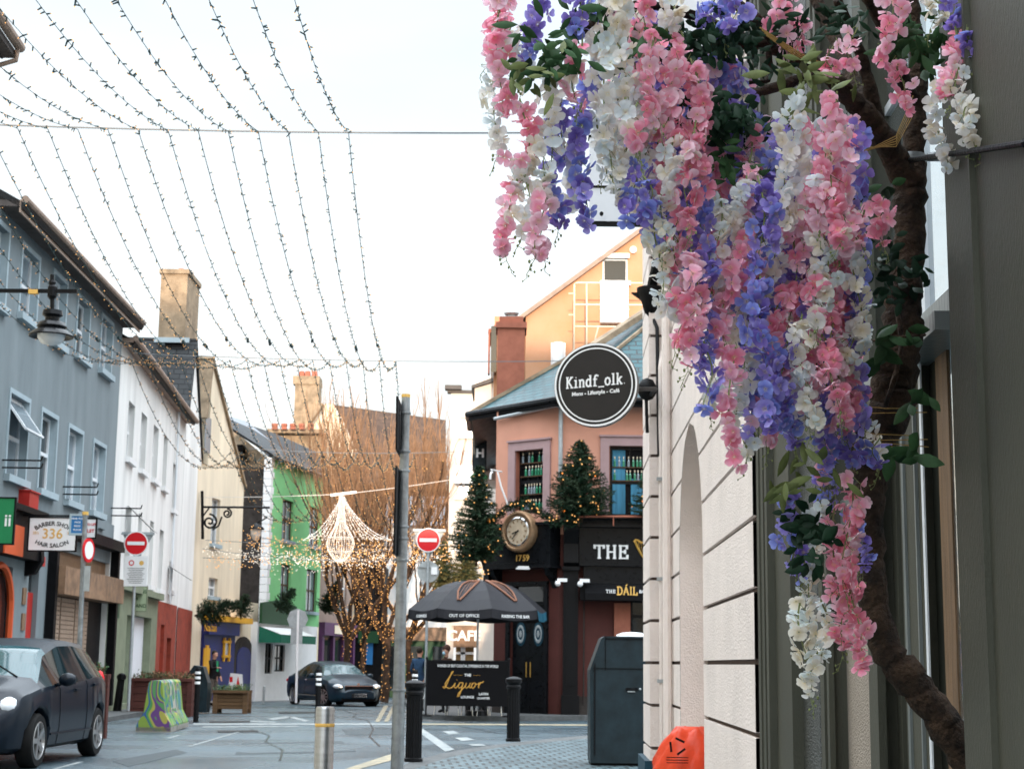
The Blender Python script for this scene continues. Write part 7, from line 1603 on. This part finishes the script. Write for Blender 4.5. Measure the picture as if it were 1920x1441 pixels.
garland('thin string of lights from the iron bracket to the cafe', P(385, 1012, 58), P(850, 1020, 62), .1, 90, 'bulb_glow', .02, .06)
garland('pale tangle of lights in front of the green wall', P(470, 1030, 64), P(720, 1030, 64), .3, 260, 'bulb_white', .02, .28, 20)
# chandelier light
D = 50; t = thing('light_chandelier', 'large white chandelier made of light ropes hanging over the junction', 'light decoration', P(643, 925, D))
mb = MB(); mb.bar(P(620, 928, D), P(668, 922, D), .07); mb.build('top_bar', 'bulb_white', t)
mb = MB(); mb.tube([P(385, 932, D), P(500, 931, D), P(620, 927, D)], .012, 4); mb.tube([P(668, 923, D), P(760, 912, D), P(905, 890, D)], .012, 4); mb.build('support_wire', 'sun_white', t)
c0 = P(641, 930, D); mp_ = 1 / FPX * D; mb = MB(); mw = MB()
prof = [(5, 0), (6, 30), (9, 52), (24, 78), (26, 90), (22, 104), (12, 118), (3, 124)]
for k in range(16):
    a = 2 * math.pi * k / 16; pts = [c0 + Vector((math.cos(a) * r_ * mp_, math.sin(a) * r_ * mp_, -z * mp_)) for r_, z in prof]; mw.tube(pts, .010, 4, False)
    for i in range(len(pts) - 1):
        for j in range(5): mb.ball(pts[i].lerp(pts[i + 1], rnd.random()), .014, 4)
for r_, z in ((24, 78), (22, 104)): mw.tube([c0 + Vector((math.cos(2 * math.pi * k / 20) * r_ * mp_, math.sin(2 * math.pi * k / 20) * r_ * mp_, -z * mp_)) for k in range(21)], .012, 4)
for k in range(15):     # tent of ropes spreading down either side
    f = k / 14; e = P(568 + 165 * f, 1012 - 4 * math.sin(math.pi * f) * 0, D + 3 * math.sin(math.pi * f) - 1.5); n = 12; pts = [c0.lerp(e, j / n) - Z * .25 * math.sin(math.pi * j / n) for j in range(n + 1)]; mw.tube(pts, .008, 3, False)
    for j in range(26): i = rnd.randrange(n); mb.ball(pts[i].lerp(pts[i + 1], rnd.random()) + Vector((rnd.gauss(0, .02), 0, rnd.gauss(0, .03))), .015, 4)
mw.build('light_ropes', 'sun_white', t); tag(mb.build('fairy_bulbs', 'bulb_white', t), kind='stuff')
# ============================================================= ARTIFICIAL WISTERIA TREE AGAINST THE SHOPFRONT
wt = thing('wisteria_tree', 'artificial wisteria tree with hanging pink, white and purple blossom against the olive shopfront', 'flowering tree', P(1800, 1400, 4.2))
def path(pts, n=5):   # pixels + distance + radius, smoothed (catmull)
    pv = [P(x, y, d) for x, y, d, r in pts]; rr = [r for *_, r in pts]; out, ro = [], []
    for i in range(len(pv) - 1):
        a, b, c, d = pv[max(i - 1, 0)], pv[i], pv[i + 1], pv[min(i + 2, len(pv) - 1)]
        for k in range(n):
            t_ = k / n; out.append(.5 * ((2 * b) + (c - a) * t_ + (2 * a - 5 * b + 4 * c - d) * t_ ** 2 + (3 * b - a - 3 * c + d) * t_ ** 3)); ro.append(rr[i] + (rr[i + 1] - rr[i]) * t_)
    return out + [pv[-1]], ro + [rr[-1]]
def limb(name, pts, n=14, knob=.10):
    c, r_ = path(pts, 7); rd = random.Random(len(pts) * 7 + int(pts[0][0])); mb = MB()
    r_ = [x * (1 + rd.uniform(-knob, knob)) for x in r_]; c = [p + Vector((rd.gauss(0, 1), rd.gauss(0, 1), 0)) * r_[i] * .10 for i, p in enumerate(c)]
    mb.tube(c, 0, n, rr=r_)
    for i in range(len(mb.v)): mb.v[i] += Vector((rd.gauss(0, 1), rd.gauss(0, 1), rd.gauss(0, 1))) * .0010
    return mb.build(name, 'bark', wt, True)
limb('trunk', [(1850, 1500, 4.12, .045), (1800, 1402, 4.15, .043), (1750, 1325, 4.15, .042), (1695, 1262, 4.15, .043), (1652, 1190, 4.15, .040), (1635, 1090, 4.15, .036), (1630, 980, 4.15, .037), (1634, 880, 4.15, .045), (1662, 780, 4.15, .055), (1684, 680, 4.15, .056), (1694, 580, 4.15, .050), (1702, 470, 4.15, .042), (1706, 370, 4.15, .042), (1713, 290, 4.15, .030), (1718, 200, 4.15, .027), (1722, 120, 4.15, .024), (1712, 20, 4.15, .02), (1700, -60, 4.15, .018)], 18)
limb('branch', [(1706, 345, 4.15, .040), (1672, 285, 4.1, .036), (1630, 225, 4.05, .032), (1590, 180, 4.0, .026), (1540, 130, 3.95, .022), (1480, 105, 3.9, .018), (1420, 82, 3.85, .014), (1340, 92, 3.8, .011), (1290, 100, 3.75, .008)])
limb('branch', [(1630, 225, 4.1, .022), (1600, 150, 4.2, .022), (1560, 60, 4.3, .020), (1510, -40, 4.35, .018)])
limb('branch', [(1660, 270, 4.1, .018), (1632, 170, 4.05, .018), (1610, 90, 4.0, .013), (1570, 0, 3.9, .012)])
limb('branch', [(1540, 135, 3.95, .016), (1450, 165, 3.8, .013), (1370, 185, 3.7, .010), (1300, 192, 3.6, .007)])
limb('branch', [(1634, 860, 4.15, .04), (1600, 800, 4.2, .040), (1580, 720, 4.25, .034), (1592, 640, 4.3, .028), (1600, 520, 4.3, .02)])
limb('branch', [(1420, 85, 3.85, .014), (1300, 30, 3.7, .012), (1180, 10, 3.55, .010), (1090, 60, 3.45, .008), (1040, 130, 3.4, .006)])
limb('branch', [(1480, 105, 3.9, .016), (1400, 20, 3.8, .016), (1300, -40, 3.7, .014), (1100, -60, 3.5, .012), (950, -30, 3.4, .008)])
limb('branch', [(1718, 200, 4.15, .018), (1660, 60, 4.0, .018), (1620, -20, 3.9, .016)])
for a in ([(1440, 90, 3.85, .008), (1440, 150, 3.85, .006), (1360, 150, 3.8, .004)], [(1660, 500, 4.1, .006), (1690, 640, 4.05, .007), (1660, 760, 4.05, .006)], [(1630, 640, 4.1, .004), (1680, 632, 4.0, .004), (1735, 628, 3.95, .003)]): limb('branch', a, 8)
# steel tie bar
a, b = P(1706, 300, 4.10), P(1925, 268, 3.12); t = thing('tie_bar', 'thin dark steel tie rod clamping the tree to the shopfront', 'bracket', b)
mb = MB(); mb.tube([a, a.lerp(b, .35), b], .0075, 8); mb.ball(b, .012, 8); mb.build('rod', 'iron', t); mb = MB(); mb.lathe(P(1706, 300, 4.15), [(.043, -.011), (.045, 0), (.043, .011)], 18); mb.bar(a + Vector((.04, -.03, 0)), a + Vector((.08, -.03, 0)), .02); mb.build('clamp', 'galv', t, True)
# twine bindings
mb = MB(); rd = random.Random(4)
for y in (766, 772, 816, 823, 829, 836): mb.tube([P(1600 + rd.uniform(-10, 30), y + rd.uniform(-8, 4), 4.02), P(1660, y + rd.uniform(-3, 3), 3.98), P(1735 + rd.uniform(-20, 10), y + rd.uniform(-2, 10), 4.05)], .0016, 4)
for k in range(4): mb.tube([P(1425 + 4 * k, 52 + 5 * k, 3.7), P(1500, 100 + 4 * k, 3.75), P(1538 + 3 * k, 118, 3.8), P(1540 + 4 * k, 150, 3.8)], .0018, 4)
for k in range(5): mb.tube([P(1590 + 10 * k, 300 - 6 * k, 4.0), P(1680, 255 + 5 * k, 3.98), P(1712, 180 + 9 * k, 4.02)], .0015, 4)
tag(mb.build('twine', 'twine', wt), kind='stuff')
PK = [((.90, .30, .45), (.96, .64, .73)), ((.88, .19, .32), (.93, .46, .56)), ((.93, .48, .60), (.97, .77, .83))]
WHT = [((.86, .82, .76), (.90, .88, .84)), ((.86, .76, .60), (.90, .86, .78)), ((.74, .82, .84), (.86, .90, .90))]
PU = [((.28, .21, .66), (.48, .43, .84)), ((.18, .21, .64), (.36, .42, .86)), ((.19, .12, .48), (.36, .28, .70))]
def blossom(mb, c, face, s, cols, rd):
    f = face.normalized(); u = f.orthogonal().normalized(); a0 = rd.uniform(0, 6.28); q = Matrix.Rotation(a0, 3, f); u = q @ u; v = f.cross(u)
    base, edge = rd.choice(cols); k_ = rd.uniform(.86, 1.08); base = tuple(min(1, x * k_) for x in base); cup = rd.uniform(.1, .6); ang = 0
    np_ = rd.choice([3, 4, 4, 5])
    for i in range(np_):
        ang = 2 * math.pi * i / np_ + rd.uniform(-.25, .25); d = u * math.cos(ang) + v * math.sin(ang); w_ = v * math.cos(ang) - u * math.sin(ang); L = s * rd.uniform(.8, 1.1); wd = s * rd.uniform(.42, .60) * (4 / np_) ** .3; cu = cup + rd.uniform(-.25, .25); tw_ = rd.uniform(-.3, .3)
        o = len(mb.v); vs = []
        for j, sj in enumerate((.06, .35, .68, .92, 1.02)):
            ww = (.18, .62, 1.0, .82, .32)[j] * wd
            for m_, tk in enumerate((-1, -.45, .45, 1)):
                p = c + d * (L * sj) + w_ * (ww * tk) + f * (L * (cu * sj ** 1.5 * .6 - .25 * cu * sj * sj * sj) + abs(tk) * wd * .28 * sj * (1 if cup > .3 else -.6) + tw_ * tk * wd * .5 * sj + rd.uniform(-.05, .05) * s)
                vs.append(p); e_ = min(1, max(0, (sj - .25) * 1.1 + .15 * abs(tk)))
                if sj < .1: cc = tuple(x * .5 + y * .5 for x, y in zip(base, (.85, .72, .35)))
                else: cc = tuple(x + (y - x) * e_ for x, y in zip(base, edge))
                mb.col.append(cc)
        mb.add(vs, [(j * 4 + m_, j * 4 + m_ + 1, j * 4 + m_ + 5, j * 4 + m_ + 4) for j in range(4) for m_ in range(3)])
def raceme(px, y0, y1, kind, D, rd, wpx=34, mix=0):
    mb = MB(); mb.col = []; st = MB(); top = P(px, y0, D); L = (y1 - y0) / FPX * D; dx = rd.uniform(-.03, .03) * L; W = wpx / FPX * D; n = max(5, int(L / .0066 * (W / .042)))
    base = {'P': PK, 'W': WHT, 'B': PU}[kind]
    def ax(f): return top + Vector((dx * f + .012 * math.sin(f * 5 + px), .01 * math.sin(f * 4 + y0), -L * f))
    st.tube([ax(k / 8) for k in range(9)], .0018, 4, rr=[.0028 - .0018 * k / 8 for k in range(9)])
    for i in range(n):
        f = (i + rd.random()) / n; a = rd.uniform(0, 6.28); tap = (1 - .5 * max(0, f - .55) / .45) * (.55 + .45 * min(1, f / .12)); r_ = W * tap * rd.uniform(.15, .95)
        c = ax(f); o = Vector((math.cos(a) * r_, math.sin(a) * r_, -.008)); cols = base
        if mix and rd.random() < mix: cols = rd.choice([PK, WHT])
        fc = (o.normalized() * .8 + Vector((rd.gauss(0, .3), -.45 + rd.gauss(0, .3), -.25 + rd.gauss(0, .35))))
        blossom(mb, c + o, fc, rd.uniform(.0175, .0250) * (1 - .25 * max(0, f - .7)), cols, rd)
        if i % 2 == 0: st.tube([c + Vector((0, 0, .014)), c + o * .5 + Vector((0, 0, .006)), c + o], .0009, 3, False)
    e = ax(1)   # thin tip with buds
    if rd.random() < .6:
        q = e.copy(); d = Vector((rd.uniform(-.4, .4), 0, -1))
        for k in range(6):
            q2 = q + d * .009 + Vector((rd.gauss(0, .002), 0, 0)); st.tube([q, q2], .0009, 3); q = q2; b_ = q + Vector((rd.uniform(-.014, .014), rd.uniform(-.01, .01), -.006)); st.tube([q, b_], .0007, 3, False); st.ball(b_, .0032 - .0003 * k, 6, (1, 1, 1.5))
    o_ = mb.build('flower_raceme', 'petal', wt, True); st.build('stem', 'stem_green', o_)
RC = [(945, -40, 235, 'P', 3.40, 30), (938, 60, 300, 'W', 3.45, 20), (985, 185, 330, 'P', 3.4, 26), (955, 285, 480, 'P', 3.42, 22), (1000, -30, 130, 'B', 3.45, 30), (1025, 115, 395, 'W', 3.4, 34), (1045, 180, 430, 'B', 3.46, 26), (1012, 340, 488, 'P', 3.38, 24), (985, 300, 440, 'W', 3.41, 24), (1085, -40, 70, 'B', 3.4, 42), (1082, 75, 205, 'P', 3.38, 24), (1090, 190, 440, 'B', 3.46, 24), (1106, 100, 215, 'B', 3.5, 24),
 (1140, 60, 390, 'W', 3.42, 26), (1165, -30, 200, 'W', 3.42, 34), (1128, 210, 300, 'W', 3.5, 24), (1175, 200, 350, 'W', 3.46, 28), (1188, 290, 425, 'B', 3.44, 26), (1212, 330, 410, 'B', 3.42, 28), (1215, -40, 110, 'P', 3.45, 26), (1228, 60, 240, 'P', 3.4, 30), (1190, 190, 285, 'P', 3.38, 28), (1205, 130, 300, 'W', 3.5, 26), (1258, 110, 270, 'P', 3.44, 34), (1252, 255, 470, 'W', 3.44, 28), (1236, 420, 590, 'W', 3.46, 22),
 (1300, 110, 280, 'P', 3.5, 32), (1290, 250, 430, 'P', 3.42, 26), (1272, 400, 560, 'P', 3.5, 28), (1322, 320, 520, 'B', 3.48, 24), (1300, 470, 690, 'P', 3.44, 28), (1275, 540, 650, 'P', 3.46, 20), (1318, 500, 700, 'B', 3.5, 26), (1345, 360, 540, 'W', 3.52, 28), (1340, -30, 75, 'B', 3.6, 34), (1375, -30, 60, 'B', 3.55, 28), (1352, 95, 180, 'B', 3.65, 26), (1392, 120, 240, 'B', 3.7, 26), (1325, 640, 765, 'B', 3.46, 22),
 (1365, 470, 690, 'P', 3.5, 28), (1372, 650, 885, 'P', 3.48, 20), (1388, 560, 800, 'W', 3.56, 26), (1420, 330, 560, 'B', 3.5, 32), (1430, 520, 810, 'B', 3.48, 34), (1445, 280, 440, 'B', 3.62, 26), (1402, 240, 420, 'P', 3.6, 24), (1465, 620, 800, 'B', 3.55, 30), (1400, 690, 820, 'B', 3.6, 26), (1478, 180, 440, 'W', 3.52, 28), (1482, 400, 640, 'P', 3.6, 26), (1505, 590, 800, 'W', 3.52, 28), (1505, 440, 600, 'B', 3.6, 26),
 (1560, 170, 470, 'P', 3.42, 34), (1540, 240, 440, 'P', 3.48, 26), (1515, 350, 480, 'P', 3.56, 30), (1545, 420, 620, 'W', 3.5, 30), (1560, 560, 770, 'P', 3.52, 26), (1520, 620, 760, 'P', 3.6, 26), (1600, 430, 680, 'W', 3.6, 24), (1607, 520, 660, 'B', 3.66, 24), (1648, 375, 450, 'P', 3.62, 34), (1610, 395, 460, 'P', 3.58, 26), (1580, 440, 620, 'P', 3.7, 28),
 (1472, -20, 90, 'P', 3.75, 30), (1495, 30, 110, 'P', 3.8, 22), (1560, 75, 140, 'P', 3.7, 28), (1598, 55, 130, 'P', 3.75, 24), (1665, -30, 90, 'P', 3.7, 30), (1655, 80, 110, 'P', 3.7, 26), (1688, 110, 210, 'P', 3.72, 26), (1783, -30, 60, 'B', 3.6, 26), (1820, 55, 130, 'B', 3.55, 24), (1785, 50, 190, 'P', 3.56, 26), (1800, 120, 270, 'W', 3.54, 22), (1762, 150, 330, 'W', 3.7, 20), (1812, 185, 270, 'W', 3.5, 22), (1752, -10, 50, 'W', 3.7, 28),
 (1592, 755, 870, 'B', 3.75, 32), (1555, 800, 900, 'B', 3.75, 30), (1642, 820, 870, 'B', 3.8, 30), (1630, 790, 850, 'W', 3.85, 26), (1590, 885, 1100, 'P', 3.7, 30), (1568, 940, 1210, 'P', 3.75, 28), (1522, 935, 1200, 'W', 3.72, 22), (1485, 910, 1060, 'B', 3.72, 24), (1600, 1050, 1245, 'P', 3.72, 24), (1505, 1120, 1290, 'W', 3.7, 24), (1545, 1120, 1235, 'W', 3.8, 22), (1552, 760, 900, 'P', 3.85, 20), (1500, 1010, 1080, 'B', 3.76, 20), (1540, 880, 980, 'B', 3.9, 26), (1612, 930, 1060, 'B', 3.9, 18)]
RC += [(930, -40, 120, 'P', 3.5, 26), (965, 40, 170, 'W', 3.5, 30), (1060, 230, 400, 'W', 3.5, 24), (1025, 380, 470, 'P', 3.5, 20), (1120, -30, 140, 'W', 3.5, 32), (1150, 150, 330, 'W', 3.5, 30), (1185, 20, 200, 'P', 3.52, 28), (1205, 220, 380, 'W', 3.5, 28), (1240, 180, 400, 'P', 3.52, 28), (1270, 60, 160, 'P', 3.5, 30), (1255, -30, 60, 'W', 3.5, 30), (1310, 210, 360, 'P', 3.46, 30), (1335, 440, 620, 'P', 3.55, 26), (1355, 520, 660, 'W', 3.55, 26), (1400, 430, 560, 'P', 3.56, 26),
 (1390, 330, 450, 'W', 3.55, 28), (1445, 420, 560, 'W', 3.56, 26), (1460, 540, 700, 'P', 3.56, 24), (1530, 500, 620, 'P', 3.52, 28), (1575, 330, 480, 'P', 3.5, 28), (1590, 600, 700, 'W', 3.62, 26), (1575, 660, 790, 'P', 3.6, 26), (1545, 700, 800, 'B', 3.62, 28), (1480, 740, 830, 'B', 3.6, 26), (1430, 740, 830, 'P', 3.6, 24), (1345, 690, 760, 'W', 3.6, 20), (1265, 440, 600, 'W', 3.52, 24), (1408, 810, 850, 'W', 3.6, 22)]
rd = random.Random(31)
for (x, a, b, k, D, w_) in RC: raceme(x, a, b, k, D, rd, w_, .22 if D < 3.43 and k == 'P' else 0)
# second layer that closes the mass behind, one object (small overlapping blossoms)
mb = MB(); mb.col = []
for _ in range(2200):
    x = rd.uniform(1150, 1620); lo = 60 + 0 * x; hi = 330 + (x - 1150) * 1.55 if x < 1450 else 800
    y = rd.uniform(20 if x < 1260 else 110 if x < 1400 else 230, hi)
    cols = [PK, PU, WHT][int((math.sin(x * .055) + math.sin(x * .021 + 2) + 2) / 4 * 2.99)] if rd.random() < .8 else rd.choice([PK, PU, WHT])
    blossom(mb, P(x, y, rd.uniform(3.62, 4.0)), Vector((rd.gauss(0, .5), -.7, rd.gauss(-.1, .4))), rd.uniform(.022, .028), cols, rd)
tag(mb.build('blossom_mass', 'petal', wt, True), kind='stuff')
# leaves in clumps
def leaves(spots, mk, L, n, spread, wd=.36):
    for (x, y, D) in spots:
        c0 = P(x, y, D); mb = MB()
        for _ in range(n):
            c = c0 + Vector((rd.gauss(0, spread), rd.gauss(0, spread * .6), rd.gauss(0, spread * .7))); d = Vector((rd.gauss(0, 1), rd.gauss(-.2, .5), rd.gauss(-.4, .7))).normalized(); s_ = d.cross(Vector((rd.gauss(0, .4), -1, rd.gauss(0, .4)))).normalized(); nn_ = d.cross(s_); l_ = L * rd.uniform(.6, 1.15); w_ = l_ * wd
            sec = [(0, .04), (.2, .62), (.45, 1), (.7, .8), (.9, .35), (1, .03)]; vs = []
            for f, ww in sec:
                m0 = c + d * l_ * f + nn_ * (l_ * .22 * f * f); vs += [m0 - s_ * w_ * .5 * ww + nn_ * w_ * .16 * ww, m0, m0 + s_ * w_ * .5 * ww + nn_ * w_ * .16 * ww]
            mb.add(vs, [q for i in range(5) for q in ((i * 3, i * 3 + 1, i * 3 + 4, i * 3 + 3), (i * 3 + 1, i * 3 + 2, i * 3 + 5, i * 3 + 4))])
        tag(mb.build('leaf_cluster', mk, wt, True), kind='stuff')
leaves([(1290, 75, 3.6), (1275, 95, 3.6), (1340, 210, 3.55), (1370, 225, 3.6), (1400, 240, 3.65), (1380, 70, 3.65), (1330, 80, 3.6)], 'leaf_dark', .035, 70, .035, .55)
leaves([(1020, 75, 3.36), (1010, 120, 3.36), (1065, 105, 3.36), (1110, 40, 3.4), (1190, 70, 3.44)], 'leaf_green', .055, 16, .035)
leaves([(1030, 135, 3.33), (1000, 150, 3.35)], 'leaf_pale', .05, 9, .03)
leaves([(1510, 140, 3.5), (1490, 165, 3.5), (1535, 160, 3.52), (1500, 120, 3.52)], 'leaf_pale', .062, 8, .032, .34)
leaves([(1505, 890, 3.6), (1480, 905, 3.62), (1530, 880, 3.6)], 'leaf_pale', .058, 8, .03, .34)
leaves([(1700, 80, 3.75), (1690, 60, 3.78), (1730, 110, 3.8), (1750, 60, 3.78), (1720, 60, 3.9)], 'leaf_green', .065, 15, .035)
leaves([(1690, 470, 3.98), (1650, 490, 3.98), (1660, 520, 4.0), (1720, 520, 4.0), (1665, 560, 4.0), (1705, 500, 3.98)], 'leaf_dark', .045, 10, .028, .5)
leaves([(1700, 620, 4.0), (1650, 640, 3.95), (1730, 740, 3.95), (1640, 660, 4.0), (1700, 830, 3.95), (1680, 850, 3.98), (1620, 365, 3.9), (1640, 350, 3.9)], 'leaf_green', .070, 5, .028, .5)
leaves([(1520, 985, 3.68), (1540, 1000, 3.68), (1525, 1040, 3.68), (1500, 960, 3.7)], 'leaf_dark', .045, 14, .02, .5)
leaves([(1340, 290, 3.6), (1370, 310, 3.58), (1390, 330, 3.6), (1330, 250, 3.62)], 'leaf_green', .055, 10, .03)
leaves([(1440, 40, 3.75), (1470, 60, 3.8), (1420, 110, 3.8), (1580, 40, 3.85), (1560, 30, 3.9)], 'leaf_dark', .045, 26, .04, .3)
